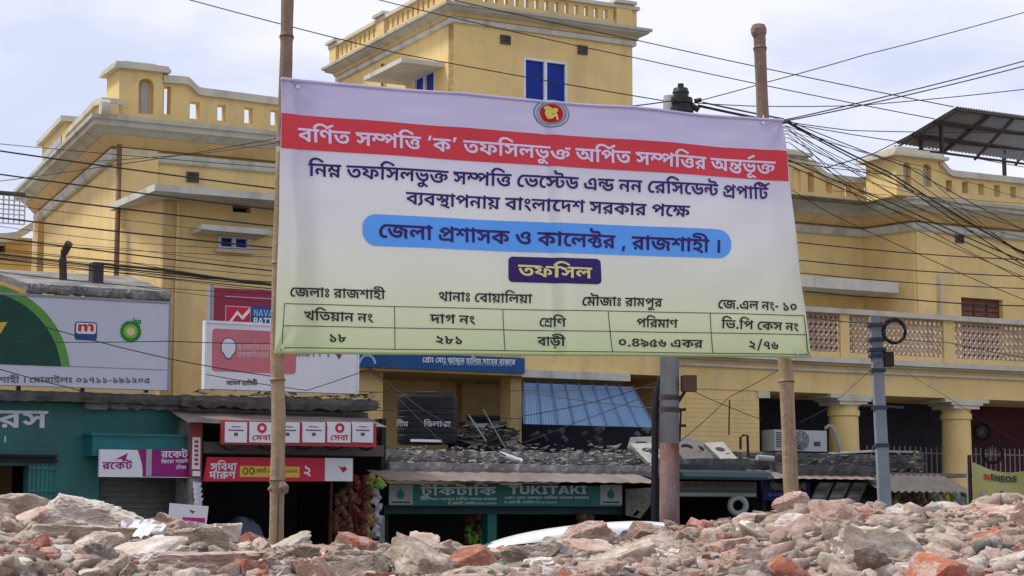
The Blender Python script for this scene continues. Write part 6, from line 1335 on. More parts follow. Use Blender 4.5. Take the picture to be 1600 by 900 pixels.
ring2 = [(bc[0] + (a - bc[0]) * 1.15, bc[1] + (z - bc[1]) * 1.12) for a, z in ring]
plate(MB(), S, ring2, [], n0 + .004, n0 + .006).build('bulb_outline', mat('mid_teal_print', (0.03, 0.1, 0.1)), bm)
sign_text('bulb', bm, mat('pale_pink_lettering', (0.66, 0.45, 0.48)), S, n0 + .006, (371, 538), (425, 539), 9)
sign_text('bulb', bm, MATS['pale_pink_lettering'], S, n0 + .006, (371, 550), (420, 551), 8)
sign_text('dhaka', bm, BLKP, S, n0 + .006, (354, 595), (402, 595), 7)
sign_text('unity', bm, mat('grey_print_text', (0.2, 0.2, 0.25)), S, n0 + .006, (462, 543), (518, 544), 14, head=727)
MB().add([S.pt(*S.sz(x, y, n0 + .008), n0 + .008) for x, y in ((520, 550), (535, 552), (530, 562), (527, 556))], [(0, 3, 1), (3, 2, 1)]).build('purple_emblem', PURP, bm)
fr = MB()
for q in ((a0 - .03, a1 + .03, z1_ + .002, z1_ + .04), (a0 - .03, a1 + .03, z0_ - .04, z0_ - .002), (a0 - .03, a0 - .002, z0_, z1_), (a1 + .002, a1 + .03, z0_, z1_)):
    fr.pbox(S, *q, n0 - .11, n0 + .012)
fr.build('frame', WHITEF, bm)

n0 = -0.5
bn = thing('billboard', S.pt(sx(400, n0), szz(400, 520, n0), n0), 'maroon battery billboard standing behind the white and pink one', 'billboard')
a0, a1 = S.sz(334, 480, n0)[0], S.sz(520, 480, n0)[0]
z0_, z1_ = szz(334, 560, n0), szz(334, 449, n0)
MB().pbox(S, a0, a1, z0_, z1_, n0 - .1, n0).build('board', MARP, bn)
MB().ppx(S, 352, 477, 392, 507, n0, n0 + .004).build('logo_outline', mat('pale_pink_print', (0.55, 0.30, 0.33)), bn)
MB().ppx(S, 354, 479, 391, 509, n0 + .004, n0 + .008).build('logo_field', REDP, bn)
zg = [(356, 505), (371, 485), (378, 494), (390, 481), (391, 487), (379, 500), (371, 491), (361, 504)]
plate(MB(), S, pf(S, n0 + .01, zg)[::-1], [], n0 + .008, n0 + .012).build('zigzag_emblem', WHITEP, bn)
MB().ppx(S, 393, 478, 450, 509, n0, n0 + .006).build('navy_field', BLUP, bn)
sign_text('navana', bn, mat('sky_blue_lettering', (0.25, 0.42, 0.6)), S, n0 + .009, (396, 483), (443, 485), 11, head=727)
sign_text('battery', bn, WHITEP, S, n0 + .009, (396, 496), (448, 498), 11, head=727)
MB().ppx(S, 352, 462, 450, 463.5, n0, n0 + .004).build('rule_line', MATS['pale_pink_print'], bn)
fr = MB().pbox(S, a0 - .06, a0 - .002, z0_, z1_ + .03, n0 - .12, n0 + .01)
fr.build('frame', MATS['thin_grey_frame'], bn)

# blue sign board on the building behind the banner
n0 = 1.98
bs = thing('blue_sign', F.pt(F.sz(690, 575, n0)[0], F.sz(690, 576, n0)[1], n0), 'long blue signboard with white lettering just under the banner', 'sign')
MB().ppx(F, 561, 548, 820, 573, n0 - .08, n0).build('board', BLUP, bs)
sign_text('proprietor', bs, WHITEP, F, n0 + .004, (660, 558), (805, 562), 8)
sign_text('mob', bs, mat('pale_blue_lettering', (0.3, 0.45, 0.6)), F, n0 + .004, (692, 566), (800, 568.5), 4)
mb = MB()
a, z = F.sz(574, 568, n0)
for i in range(8):
    t0, t1 = math.pi * i / 8, math.pi * (i + 1) / 8
    mb.add([F.pt(a + r * math.cos(t), z + r * math.sin(t), n0 + .005) for t in (t0, t1) for r in (.16, .12)], [(0, 1, 3, 2)])
mb.build('round_emblem', MATS['pale_blue_lettering'], bs)

# ---- old concrete canopy behind the left billboard -----------------------
oc = thing('old_concrete_canopy', F.pt(-1, F.sz(100, 460, 3.0)[1], 2), 'weathered grey concrete canopy with a crumbling edge above the left billboard', 'canopy')
Q1 = plane_at(100, 28.0)
q = MB()
z1c = Q1.sz(100, 446, 0)[1]
rough_slab(q, Q1, Q1.sz(48, 450)[0], Q1.sz(268, 455)[0], z1c - .12, z1c, -.3, 0, 17, 0.05, 0.10)
q.build('slab_edge', CONC, oc)
q = MB()
f0, f1, b1_, b0_ = Q1.pt(Q1.sz(44, 450)[0], z1c, -.02), Q1.pt(Q1.sz(268, 455)[0], z1c, -.02), P(205, 432, 31), P(-120, 414, 31)
f2 = P(-60, 408, 28.5)
tp5 = [f2, f0, f1, b1_, b0_]
q.add(tp5 + [p - Vector((0, 0, .1)) for p in tp5], [(0, 1, 2, 3, 4), (9, 8, 7, 6, 5)] + [(i, 5 + i, 5 + (i + 1) % 5, (i + 1) % 5) for i in range(5)])
q.build('sloping_slab', CONC, oc)
MB().pbox(Q1, Q1.sz(0, 470)[0], Q1.sz(258, 470)[0], 0, z1c - .2, -2.6, -0.35).build('wall', YEL, oc)
# rusty pipe elbow and small box on it
pts = [P(99, 446, 29), P(98, 405, 29), P(100, 395, 29), P(108, 380, 28.9)]
o = MB().tube(pts, 0.06, 8).build('vent_pipe', mat('dark_pipe', (0.07, 0.04, 0.035), (0.04, 0.03, 0.03)), None, loc=pts[0])
tag(o, 'thin dark bent pipe sticking up from the old canopy', 'pipe')
Q2 = plane_at(152, 29.0)
o = MB().ppx(Q2, 146, 409, 162, 446, -.25, 0).build('metal_box', mat('dark_box_metal', (0.07, 0.05, 0.05), (0.04, 0.035, 0.035)), None, loc=Q2.pt(Q2.sz(152, 430)[0], Q2.sz(152, 446)[1], 0))
tag(o, 'small dark metal box standing on the old canopy', 'box')

# ---- neighbour house at the far left ---------------------------------
nh = thing('terrace_house', G.pt(-SIDE - 2, 0, 0), 'yellow terrace house with white lattice railing at the left edge', 'building')
NH = plane_at(20, 36.0)
z_s = NH.sz(20, 354, 0)[1]
a0, a1 = NH.sz(-160, 400)[0], NH.sz(50, 400)[0]
w0, wz = NH.sz(-14, 372, 0)
w1, _ = NH.sz(9, 372, 0)
_, wz0 = NH.sz(0, 394, 0)
plate(MB(), NH, [(a0, 0), (a1, 0), (a1, z_s - .2), (a0, z_s - .2)], [[(w0, wz0), (w1, wz0), (w1, wz), (w0, wz)]], -.3, 0).build('wall', YEL, nh)
MB().pbox(NH, w0 - .1, w1 + .1, wz0 - .1, wz + .1, -.5, -.31).build('window', GLASSD, nh)
top = pf(NH, .7, [(-160, 366), (10, 364), (25, 362), (40, 354), (52, 346)])
ribbon(MB(), NH, top, 0.16, -3, .7).build('roof_slab', CREAM, nh)
J = MB()
zr0, zr1 = NH.sz(20, 350, .3)[1], NH.sz(20, 306, .3)[1]
a0, a1 = NH.sz(-160, 330, .3)[0], NH.sz(38, 330, .3)[0]
x = a0
while x < a1:
    J.pbox(NH, x, x + .025, zr0, zr1, .28, .31)
    x += 0.10
for k in range(7):
    zz = zr0 + (zr1 - zr0) * k / 6
    J.pbox(NH, a0, a1, zz - .012, zz + .012, .312, .33)
J.build('lattice_railing', mat('white_lattice', (0.62, 0.63, 0.68)), nh, kind='stuff')
MB().pbox(NH, a0, a1, zr1, zr1 + .07, .25, .36).build('railing_cap', mat('dark_rail', (0.12, 0.12, 0.13)), nh)

# ---- middle: water tank, blue awning, debris roof ------------------------
n0 = 1.0
a0, zt = S.sz(620, 617, -2.0)
YT = S.Y(668, -2.0)
pc = P(668, 700, YT)
tk = thing('water_tank', Vector((pc.x, pc.y, P(668, 694, YT).z)), 'black plastic water tank with white lettering on the shop roof', 'water tank')
hw = 47 * mpp(YT)
zb, zt = P(668, 694, YT).z, P(668, 617, YT).z
prof = [(hw * .97, 0), (hw, 0.05), (hw, .12)]
H = zt - zb
for k in range(5):
    z = .12 + k * (H - .3) / 5
    prof += [(hw, z), (hw * .985, z + .015), (hw * .985, z + .03), (hw, z + .045)]
prof += [(hw, H - .16), (hw * .99, H - .06), (hw * .95, H - .015), (hw * .5, H)]
def squarish(c, prof, seg=48, p=5.0):
    mb = MB()
    vs = []
    for r, z in prof:
        for k in range(seg):
            t = 2 * math.pi * k / seg
            q = r / (abs(math.cos(t)) ** p + abs(math.sin(t)) ** p) ** (1 / p)
            vs.append((c[0] + q * math.cos(t), c[1] + q * math.sin(t), c[2] + z))
    fs = [(i * seg + k, i * seg + (k + 1) % seg, (i + 1) * seg + (k + 1) % seg, (i + 1) * seg + k) for i in range(len(prof) - 1) for k in range(seg)]
    fs += [tuple(range(seg))[::-1], tuple((len(prof) - 1) * seg + k for k in range(seg))]
    return mb.add(vs, fs)
squarish((pc.x, pc.y, zb), prof).build('body', BLACKP, tk)
squarish((pc.x, pc.y, zt), [(hw * .42, -0.01), (hw * .42, .03), (hw * .3, .05)]).build('lid', BLACKP, tk)
def tank_text(key, px0, px1, py, hpx, nm):
    t0, t1 = (px0 - 668) / 47.0, (px1 - 668) / 47.0
    z0 = P(668, py, YT).z
    h = hpx * mpp(YT)
    def fn(x, y):
        t = t0 + (t1 - t0) * x
        return (pc.x + hw * t, pc.y - hw - .012, z0 + (y / 622. - 1) * h)
    text_mb(key, fn).build(nm, mat('tank_lettering', (0.5, 0.5, 0.54)), tk)
tank_text('deluxe', 664, 706, 661, 8, 'lettering')
tank_text('tim', 622, 640, 661, 8, 'lettering')
tr = plane_at(668, YT - hw - .1)
o = MB().ppx(tr, 643, 686, 699, 690, -.03, 0).build('light_tube', WHITEF, None, loc=tr.pt(tr.sz(670, 690)[0], tr.sz(670, 690)[1], 0))
tag(o, 'white fluorescent tube lying in front of the black water tank', 'tube light')

# blue corrugated awning
NB = plane_at(818, F.Y(818, 1.9) - 0.3)
aw = thing('blue_awning', NB.pt(0.5, NB.sz(818, 662, .8)[1], .5), 'sloping blue corrugated tin awning over a dark verandah below the banner', 'awning')
tl, tr_ = NB.sz(818, 598, 0), NB.sz(988, 602, 0)
bl_, br_ = NB.sz(818, 662, .9), NB.sz(1022, 662, .9)
mb = MB()
N = 46
vs, fs = [], []
for i in range(N * 2 + 1):
    t = i / (N * 2)
    d = 0.005 * (1 if i % 2 else -1)
    p0 = NB.pt(tl[0] + (tr_[0] - tl[0]) * t, tl[1] + d, 0)
    p1 = NB.pt(bl_[0] + (br_[0] - bl_[0]) * t, bl_[1] + d, .9)
    vs += [p0, p1, p0 - Vector((0, 0, .008)), p1 - Vector((0, 0, .008))]
for i in range(N * 2):
    k = i * 4
    fs += [(k, k + 1, k + 5, k + 4), (k + 2, k + 6, k + 7, k + 3), (k + 1, k + 3, k + 7, k + 5)]
mb.add(vs, fs)
mb.build('tin_sheet', TINB, aw)
mb = MB()
for i in range(9):
    a = tl[0] + (tr_[0] - tl[0]) * i / 8
    b_ = bl_[0] + (br_[0] - bl_[0]) * i / 8
    mb.tube([NB.pt(a, tl[1] + .025, 0), NB.pt(b_, bl_[1] + .025, .9)], 0.012, 4)
mb.build('seam_batten', mat('blue_batten', (0.05, 0.10, 0.20)), aw)
MB().pbox(NB, bl_[0] + .02, br_[0] + 1.3, 0.3, bl_[1] + .25, -1.25, -1.2).build('back_wall', MATS['painted_arcade_shade'], aw)  # near-black colour stands in for the shade under the awning
mb = MB()
rr = random.Random(9)
for k in range(16):
    c = P(830 + rr.uniform(0, 180), 668 + rr.uniform(0, 26), F.Y(900, 1.9) + .4)
    packet(mb, c, rr.uniform(.03, .09), rr.uniform(.02, .06), .03, rr.uniform(-1, 1))
mb.build('hanging_scraps', mat('grey_scraps', (0.24, 0.24, 0.26), (0.1, 0.1, 0.12)), aw)

# ---- shop 3: Tukitaki -------------------------------------------------
s3 = thing('teal_sign_shop', S.pt(sx(790), 0, 0), 'low shop with a teal signboard under a rusty tin eave, behind the white car', 'shop')
zE = szz(608, 752, .7)
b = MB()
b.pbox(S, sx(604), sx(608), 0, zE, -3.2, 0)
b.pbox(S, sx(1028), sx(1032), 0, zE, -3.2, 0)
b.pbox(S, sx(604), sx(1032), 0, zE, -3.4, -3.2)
b.build('interior_wall', MATS['near_black_wall'], s3)
q = MB()
corrugated(q, S, sx(604, .8), sx(1030, .8), (szz(608, 735, .1), .1), (szz(608, 750, .8), .8), 0.25, 0.006)
q.build('tin_eave', TIN, s3)
q = MB()
rough_slab(q, S, sx(604, 0), sx(1030, 0), szz(610, 735, 0.1) - .05, szz(610, 722, 0.1), -3.4, 0.12, 31, .05)
q.build('roof_slab', CONC, s3)
q = MB()
rough_slab(q, S, sx(606, -.6), sx(1024, -.6), szz(610, 724, -.6), szz(610, 703, -.6), -3.4, -.6, 37, .07)
q.build('roof_slab', CONC, s3)
MB().ppx(S, 600, 790, 972, 803, -.05, .12).build('teal_beam', TEALD, s3)
MB().ppx(S, 762, 803, 776, 900, -.1, .08).build('teal_post', TEALS, s3)
MB().ppx(S, 593, 805, 601, 900, -.1, .1).build('grey_post', CONC, s3)
MB().pbox(S, sx(606), sx(720), 0, 1.05, -1.0, -.5).build('counter', MATS['old_wood'], s3)
rr = random.Random(77)
for x0, x1, nn in ((730, 760, -.5), (905, 925, -.5)):
    for ci in (5, 3, 1):
        mb = MB()
        for k in range(10):
            packet(mb, P(rr.uniform(x0, x1), rr.uniform(806, 846), S.Y(745, nn)), .05, .06, .03, rr.uniform(-.4, .4))
        mb.build('packet_set', pk_cols[ci], s3, kind='stuff')
n0 = .3
sg = thing('shop_sign', S.pt(sx(790, n0), szz(790, 790, n0), n0), 'teal signboard reading TUKITAKI between two white logo panels', 'sign')
MB().ppx(S, 608, 756, 972, 790, n0 - .06, n0).build('board', TEALS, sg)
lg = mat('grey_white_print', (0.30, 0.32, 0.32), (0.25, 0.27, 0.27))
for x0, x1 in ((608, 645), (938, 972)):
    p = MB().ppx(S, x0, 757.5, x1, 788.5, n0, n0 + .006).build('logo_panel', lg, sg)
    c = (x0 + x1) / 2 - 1
    ring = []
    a, z = S.sz(c, 773, n0)
    for i in range(20):
        t = 2 * math.pi * i / 20
        r = .062
        ring.append((a + r * math.cos(t), z + r * math.sin(t) * 1.0 + (0.05 if i == 5 else 0)))
    plate(MB(), S, ring, [], n0 + .006, n0 + .01).build('drop_emblem', TEALS, p)
    MB().ppx(S, x0 + 4, 783.5, x1 - 4, 786, n0 + .006, n0 + .009).build('small_print', BLKP, p)
sign_text('tuki', sg, TLP, S, n0 + .005, (657, 761), (775, 761), 13)
sign_text('tukitaki', sg, TLP, S, n0 + .005, (795, 759), (917, 759), 13, head=727)
for (x0, x1, y) in ((656, 776, 778), (700, 776, 784.5), (788, 920, 776), (788, 870, 783)):
    sign_text('mob' if x1 - x0 < 100 else 'proprietor', sg, TLP, S, n0 + .005, (x0, y), (x1, y), 3.6)
MB().ppx(S, 733, 752.5, 873, 755, n0 + .05, n0 + .09).build('light_tube', mat('dull_white', (0.35, 0.36, 0.34)), sg)

# rubble and rags on the roofs of shops 3, 4 and 5
rr = random.Random(101)
def debris(name, x0, x1, y0, y1, nlo, nhi, cnt, m_, smin, smax, lab, seed):
    r = random.Random(seed)
    mb = MB()
    for k in range(cnt):
        px = r.uniform(x0, x1)
        nn = r.uniform(nlo, nhi)
        py = y1 - (y1 - y0) * (abs(r.gauss(0, .38)) % 1)
        c = P(px, py, S.Y(px, nn))
        s_ = r.uniform(smin, smax)
        pts = [c + Vector((r.uniform(-1, 1) * s_ * 1.8, r.uniform(-1, 1) * s_, r.uniform(-.6, .6) * s_)) for _ in range(6)]
        mb.add(pts, [(0, 1, 2), (0, 2, 3), (0, 3, 4), (0, 4, 1), (5, 2, 1), (5, 3, 2), (5, 4, 3), (5, 1, 4)])
    o = mb.build(name, m_, None, loc=P((x0 + x1) / 2, y1, S.Y((x0 + x1) / 2, nlo)), kind='stuff')
    o['label'] = lab
    o['category'] = 'debris'
debris('roof_debris', 604, 1030, 694, 728, -2.6, -.1, 2200, CONC, .012, .055, 'broken masonry and dust lying on the roof of the teal sign shop', 1)
debris('roof_debris', 300, 590, 606, 636, -1.5, .33, 420, CONCD, .02, .06, 'broken concrete bits on the mouldy roof of the snack shop', 6)
debris('roof_debris', 720, 800, 655, 700, -2.6, -1.6, 170, CONCD, .04, .16, 'dark heap of rubbish beside the black water tank', 2)
debris('roof_debris', 1060, 1440, 706, 738, -2.2, -.1, 1400, CONCD, .012, .06, 'dark debris on the roofs behind the right bamboo pole', 3)
def pole(name, pts, r, m_, lab, cat, grp=None):
    o = MB().tube(pts, r, 8).build(name, m_, None, loc=pts[0])
    return tag(o, lab, cat, grp)
pole('pipe', [P(779, 708, S.Y(779, -.4)), P(816, 721, S.Y(816, -.2))], .035, WHITEP, 'short white plastic pipe lying on the roof debris', 'pipe')
pole('stick', [P(755, 640, 28), P(790, 700, 27.5)], .012, CONCD, 'grey stick leaning on the heap beside the tank', 'stick')
pole('stick', [P(732, 648, 28.2), P(760, 690, 27.5)], .014, CONCD, 'dark stick leaning beside the water tank', 'stick')
pole('stick', [P(640, 720, S.Y(640, -.3)), P(665, 702, S.Y(665, -.5))], .02, CONC, 'pale curved stick on the roof below the tank', 'stick')

# ventilator blocks (precast, with two round holes) leaning on the roof
def vblock(quad, Y, lab, holes=((.3, .5), (.78, .5)), dark=False):
    m_ = mat('pale_precast', (0.42, 0.41, 0.37), (0.32, 0.31, 0.28), stain=(0.12, 0.11, 0.1), stain_amt=.6) if not dark else mat('grey_precast', (0.2, 0.19, 0.18), (0.14, 0.13, 0.125))
    p = [P(x, y, Y + dy) for (x, y), dy in zip(quad, (0, 0, .35, .35))]      # bottom-left, bottom-right, top-right, top-left
    nrm = (p[1] - p[0]).cross(p[3] - p[0]).normalized()
    if nrm.y > 0:
        nrm = -nrm
    ring = [(0, 0), (1, 0), (1, 1), (0, 1)]
    hs = [[(u + .10 * math.cos(t), v_ + .26 * math.sin(t)) for t in [2 * math.pi * i / 12 for i in range(12)]] for v_, u in [(h[1], h[0]) for h in holes]]
    v2, fs = cdt(ring, hs)
    def M(u, v_, d):
        # u runs down the long side (from the top), v across
        a = p[3] + (p[0] - p[3]) * u
        b_ = p[2] + (p[1] - p[2]) * u
        return a + (b_ - a) * v_ - nrm * d
    mb = MB()
    k = len(v2)
    mb.add([M(q[0], q[1], 0) for q in v2] + [M(q[0], q[1], .09) for q in v2], [tuple(f) for f in fs] + [tuple(i + k for i in f)[::-1] for f in fs])
    for rg in [ring] + hs:
        m = len(rg)
        mb.add([M(a, b_, 0) for a, b_ in rg] + [M(a, b_, .09) for a, b_ in rg], [(i, (i + 1) % m, m + (i + 1) % m, m + i) for i in range(m)])
    o = mb.build('ventilator_block', m_, None, loc=p[0])
    tag(o, lab, 'concrete block', 'pierced concrete blocks leaning on the shop roofs')
YB = S.Y(1090, -.3)
vblock([(1018, 728), (1046, 728), (1024, 692), (984, 693)], S.Y(1000, -.3), 'pierced pale block leaning just left of the grey pole')
vblock([(1078, 733), (1112, 730), (1082, 684), (1046, 684)], YB + .1, 'pierced grey block just right of the grey pole', dark=True)
vblock([(1106, 732), (1126, 730), (1096, 688), (1074, 688)], YB + .5, 'narrow dark slab leaning between the two pierced blocks right of the grey pole', holes=((.3, .5),), dark=True)
vblock([(1138, 728), (1162, 728), (1130, 690), (1100, 692)], YB, 'pierced pale block leaning furthest right, left of the right bamboo')
vblock([(980, 700), (1024, 700), (1018, 682), (985, 683)], S.Y(1000, -1.2), 'flat brown slab resting behind the left pierced block', holes=((.5, .5),), dark=True)

# ---- shop 4 right of the grey pole --------------------------------------
s4 = thing('teal_canopy_shop', S.pt(sx(1120), 0, 0), 'low dark shop under a rounded dark teal canopy, right of the grey pole', 'shop')
b = MB()
b.pbox(S, sx(1032), sx(1034), 0, szz(1060, 742, 0), -3.2, 0)
b.pbox(S, sx(1032), sx(1192), 0, szz(1060, 742, 0), -3.4, -3.2)
b.pbox(S, sx(1190), sx(1193), 0, szz(1060, 742, 0), -3.2, 0)
b.build('interior_wall', MATS['near_black_wall'], s4)
mb = MB()
prof = [(.15, 0), (.5, -.01), (.7, -.05), (.78, -.12), (.78, -.16), (.15, -.14)]
zc = szz(1065, 732, .7)
vs = [S.pt(a, zc + dz, nn) for a in (sx(1064, .7), sx(1204, .7)) for nn, dz in prof]
k = len(prof)
mb.add(vs, [(i, (i + 1) % k, k + (i + 1) % k, k + i) for i in range(k)] + [tuple(range(k)), tuple(range(2 * k - 1, k - 1, -1))])
mb.build('teal_canopy', mat('near_black_teal', (0.006, 0.03, 0.036), (0.004, 0.02, 0.024), rough=.5), s4)
q = MB()
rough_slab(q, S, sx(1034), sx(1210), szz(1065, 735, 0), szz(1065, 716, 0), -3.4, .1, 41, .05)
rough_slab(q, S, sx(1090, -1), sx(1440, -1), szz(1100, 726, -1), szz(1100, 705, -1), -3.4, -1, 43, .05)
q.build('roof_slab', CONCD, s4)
n0 = .25
sg = thing('shop_sign', S.pt(sx(1120, n0), szz(1120, 776, n0), n0), 'faded grey signboard with reddish lettering under the teal canopy', 'sign')
MB().ppx(S, 1060, 752, 1182, 776, n0 - .05, n0).build('board', mat('faded_sign', (0.17, 0.165, 0.14), (0.13, 0.125, 0.11)), sg)
sign_text('proprietor', sg, mat('faded_red_letter', (0.16, 0.075, 0.06)), S, n0 + .005, (1065, 755), (1178, 755), 8)
MB().ppx(S, 1060, 764.5, 1182, 768, n0, n0 + .006).build('teal_stripe', TEALS, sg)
MB().ppx(S, 1060, 770, 1182, 774.5, n0, n0 + .006).build('white_stripe', MATS['dull_white'], sg)
# pipe coil hung at the shop front
c = P(1153, 790, S.Y(1153, .5))
o = MB()
vs, fs = [], []
Rr, rr_, N, M = 0.12, .045, 28, 10
for i in range(N):
    for j in range(M):
        t, p_ = 2 * math.pi * i / N, 2 * math.pi * j / M
        vs.append((c.x + (Rr + rr_ * math.cos(p_)) * math.cos(t), c.y + 1.6 * rr_ * math.sin(p_), c.z + (Rr + rr_ * math.cos(p_)) * math.sin(t)))
fs = [(i * M + j, ((i + 1) % N) * M + j, ((i + 1) % N) * M + (j + 1) % M, i * M + (j + 1) % M) for i in range(N) for j in range(M)]
o.add(vs, fs)
o = o.build('pipe_coil', mat('pale_ring', (0.33, 0.35, 0.33), (0.25, 0.27, 0.26)), None, loc=c, smooth=True)
tag(o, 'pale ring of coiled pipe hanging in the teal canopy shop', 'coil')
pole('pipe', [P(1183, 715, S.Y(1183, .2)), P(1208, 717, S.Y(1208, .2))], .045, MATS['dull_white'], 'fat grey pipe end lying on the roof left of the right bamboo', 'pipe')
pole('pipe', [P(1157, 702, 29), P(1157, 683, 29), P(1161, 680, 29), P(1168, 680, 29), P(1169, 712, 29)], .02, RUSTFR, 'thin dark bent pipe rising from the roof against the yellow wall', 'pipe')
# torn posters left of the grey pole
mb = MB()
Qp = plane_at(990, S.Y(990, .35))
plate(mb, Qp, pf(Qp, 0, [(978, 805), (1000, 810), (1016, 790), (1018, 762), (978, 764)]), [[*pf(Qp, 0, [(988, 806), (996, 796), (1000, 800), (994, 806)])]], -.02, 0)
o = mb.build('torn_poster', mat('torn_paper_grey', (0.14, 0.15, 0.12), (0.07, 0.08, 0.07), scale=9), None, loc=Qp.pt(Qp.sz(995, 800)[0], 1.6, 0))
tag(o, 'torn grey poster panel left of the grey pole', 'poster')

# ---- shop 5 and 6 ---------------------------------------------------------
s5 = thing('blue_sign_shop', S.pt(sx(1280), 0, 0), 'low dark shop with slanted picture panels, behind the right bamboo pole', 'shop')
zE = szz(1195, 742, .5)
b = MB()
b.pbox(S, sx(1193), sx(1196), 0, zE, -3.2, 0)
b.pbox(S, sx(1193), sx(1372), 0, zE, -3.4, -3.2)
b.pbox(S, sx(1370), sx(1373), 0, zE, -3.2, 0)
b.build('interior_wall', MATS['near_black_wall'], s5)
q = MB()
rough_slab(q, S, sx(1193, 0), sx(1373, .6), zE, zE + .16, -3.4, .55, 51, .03)
q.build('roof_slab', CONCD, s5)
q = MB()
corrugated(q, S, sx(1200, .8), sx(1372, .8), (szz(1200, 735, .2), .2), (szz(1200, 747, .8), .8), .2, .006)
q.build('tin_eave', TIN, s5)
n0 = .3
sg = thing('shop_sign', S.pt(sx(1228, n0), szz(1228, 782, n0), n0), 'dark blue and violet signboard with a yellow line of lettering, behind the right bamboo', 'sign')
MB().ppx(S, 1192, 752, 1266, 782, n0 - .05, n0).build('board', mat('indigo_print', (0.02, 0.018, 0.09), (0.014, 0.014, 0.06)), sg)
sign_text('agent', sg, mat('dull_yellow_letter', (0.28, 0.24, 0.08)), S, n0 + .005, (1204, 756), (1260, 757), 9)
sign_text('proprietor', sg, mat('lilac_letter', (0.18, 0.16, 0.3)), S, n0 + .005, (1199, 771), (1262, 772), 4)
for k in range(3):
    x = 1268 + k * 27
    q = pf(S, .36, [(x, 783), (x + 22, 783), (x + 36, 754), (x + 14, 753)])
    t = tag(plate(MB(), S, q, [], .3, .34).build('display_panel', mat('pale_panel_%d' % k, ((0.15, 0.18, 0.18), (0.2, 0.2, 0.17), (0.19, 0.2, 0.2))[k]), None, loc=S.pt(*S.sz(x + 10, 783, .36), .36)),
            ['leftmost slanted grey display panel right of the bamboo', 'middle slanted display panel right of the bamboo', 'rightmost slanted display panel right of the bamboo'][k],
            'panel', 'slanted display panels at the blue sign shop')
    for j in range(3):
        qq = pf(S, .36, [(x + 3 + j * 4.5, 777 - j * 9), (x + 19 + j * 4.5, 777 - j * 9), (x + 21 + j * 4.5, 773 - j * 9), (x + 5 + j * 4.5, 773 - j * 9)])
        plate(MB(), S, qq, [], .342, .348).build('print_strip', MATS['muted_print'] if j % 2 else lg, t)
s6 = thing('tin_awning_shop', S.pt(sx(1440), 0, 0), 'shop with a grey corrugated tin awning, left of the yellow banner', 'shop')
b = MB()
zE = szz(1390, 742, .5)
b.pbox(S, sx(1374), sx(1376), 0, zE, -3.2, 0)
b.pbox(S, sx(1374), sx(1640), 0, zE, -3.4, -3.2)
b.build('interior_wall', MATS['near_black_wall'], s6)
q = MB()
corrugated(q, S, sx(1374, 1.0), sx(1516, 1.0), (szz(1374, 741, .3), .3), (szz(1376, 768, 1.05), 1.05), .14, .018)
q.build('awning_sheet', mat('grey_tin', (0.10, 0.092, 0.085), (0.065, 0.06, 0.056), scale=6, rough=.7, stain=(0.14, 0.07, 0.05), stain_amt=.5), s6)
q = MB()
q.pbox(S, sx(1374, .3), sx(1518, .3), szz(1374, 741, .3) - .03, szz(1374, 738, .3), -2.5, .3)
q.build('flat_roof_sheet', TIN, s6)
mb = MB()
mb.ppx(S, 1366, 707, 1444, 735, -2.2, -1.2)
mb.build('roof_box', CONCD, s6)
MB().ppx(S, 1362, 703, 1436, 706.5, -2.3, -1.1).build('roof_box_lid', MATS['dull_white'], s6)
rr = random.Random(8)
for k, (ci) in enumerate((2, 4, 5, 0, 3)):
    mb = MB()
    for j in range(9):
        packet(mb, P(rr.uniform(1385, 1510), rr.uniform(770, 792), S.Y(1450, .1)), .07, .07, .04, rr.uniform(-.5, .5))
    mb.build('packet_set', pk_cols[ci], s6, kind='stuff')
o = MB().tube([P(1516, 800, S.Y(1516, 1.2)), P(1514, 735, S.Y(1516, 1.2))], .04, 8).build('awning_post', mat('pale_blue_post', (0.25, 0.28, 0.32)), s6)

# yellow-green oil banner at the right edge
YE = 27.0
QE = plane_at(1560, YE, 0.2)
en = thing('oil_banner', QE.pt(QE.sz(1560, 790)[0], QE.sz(1560, 790)[1], 0), 'yellow green cloth banner with ENEOS lettering at the right edge', 'banner')
N, M = 24, 10
a0, a1 = QE.sz(1518, 750)[0], QE.sz(1640, 750)[0]
zz0, zz1 = QE.sz(1518, 792)[1], QE.sz(1518, 722)[1]
def ens(u, v_):
    sag = 0.14 * math.sin(math.pi * u) * v_
    return QE.pt(a0 + (a1 - a0) * u, zz0 + (zz1 - zz0) * v_ - sag, 0.05 * math.sin(u * 7 + v_ * 2))
me = MB()
for d in (0, -.012):
    me.add([ens(i / N, j / M) + Vector((0, -d, 0)) for i in range(N + 1) for j in range(M + 1)],
           [(i * (M + 1) + j, (i + 1) * (M + 1) + j, (i + 1) * (M + 1) + j + 1, i * (M + 1) + j + 1) for i in range(N) for j in range(M)])
me.build('cloth', mat('lime_yellow_cloth', (0.42, 0.37, 0.13), (0.32, 0.36, 0.14), scale=2.5, rough=.7, bump=.05), en, smooth=True)
def eu(px, py):
    a, z = QE.sz(px, py)
    return ((a - a0) / (a1 - a0), (z - zz0) / (zz1 - zz0))
u0, v0 = eu(1548, 742)
u1, v1 = eu(1590, 742)
text_mb('eneos', lambda x, y: ens(u0 + (u1 - u0) * x, v0 + (y / 727. - 0) * .17 - .0) + Vector((0, -.02, 0))).build('lettering', BLKP, en)
q = MB()
for k in range(2):
    ua, va = eu(1536, 734 + 5 * k)
    ub, vb = eu(1547, 738 + 5 * k)
    q.add([ens(ua, va) + Vector((0, -.02, 0)), ens(ub, va) + Vector((0, -.02, 0)), ens(ub, vb) + Vector((0, -.02, 0)), ens(ua, vb) + Vector((0, -.02, 0))], [(0, 3, 2, 1)])
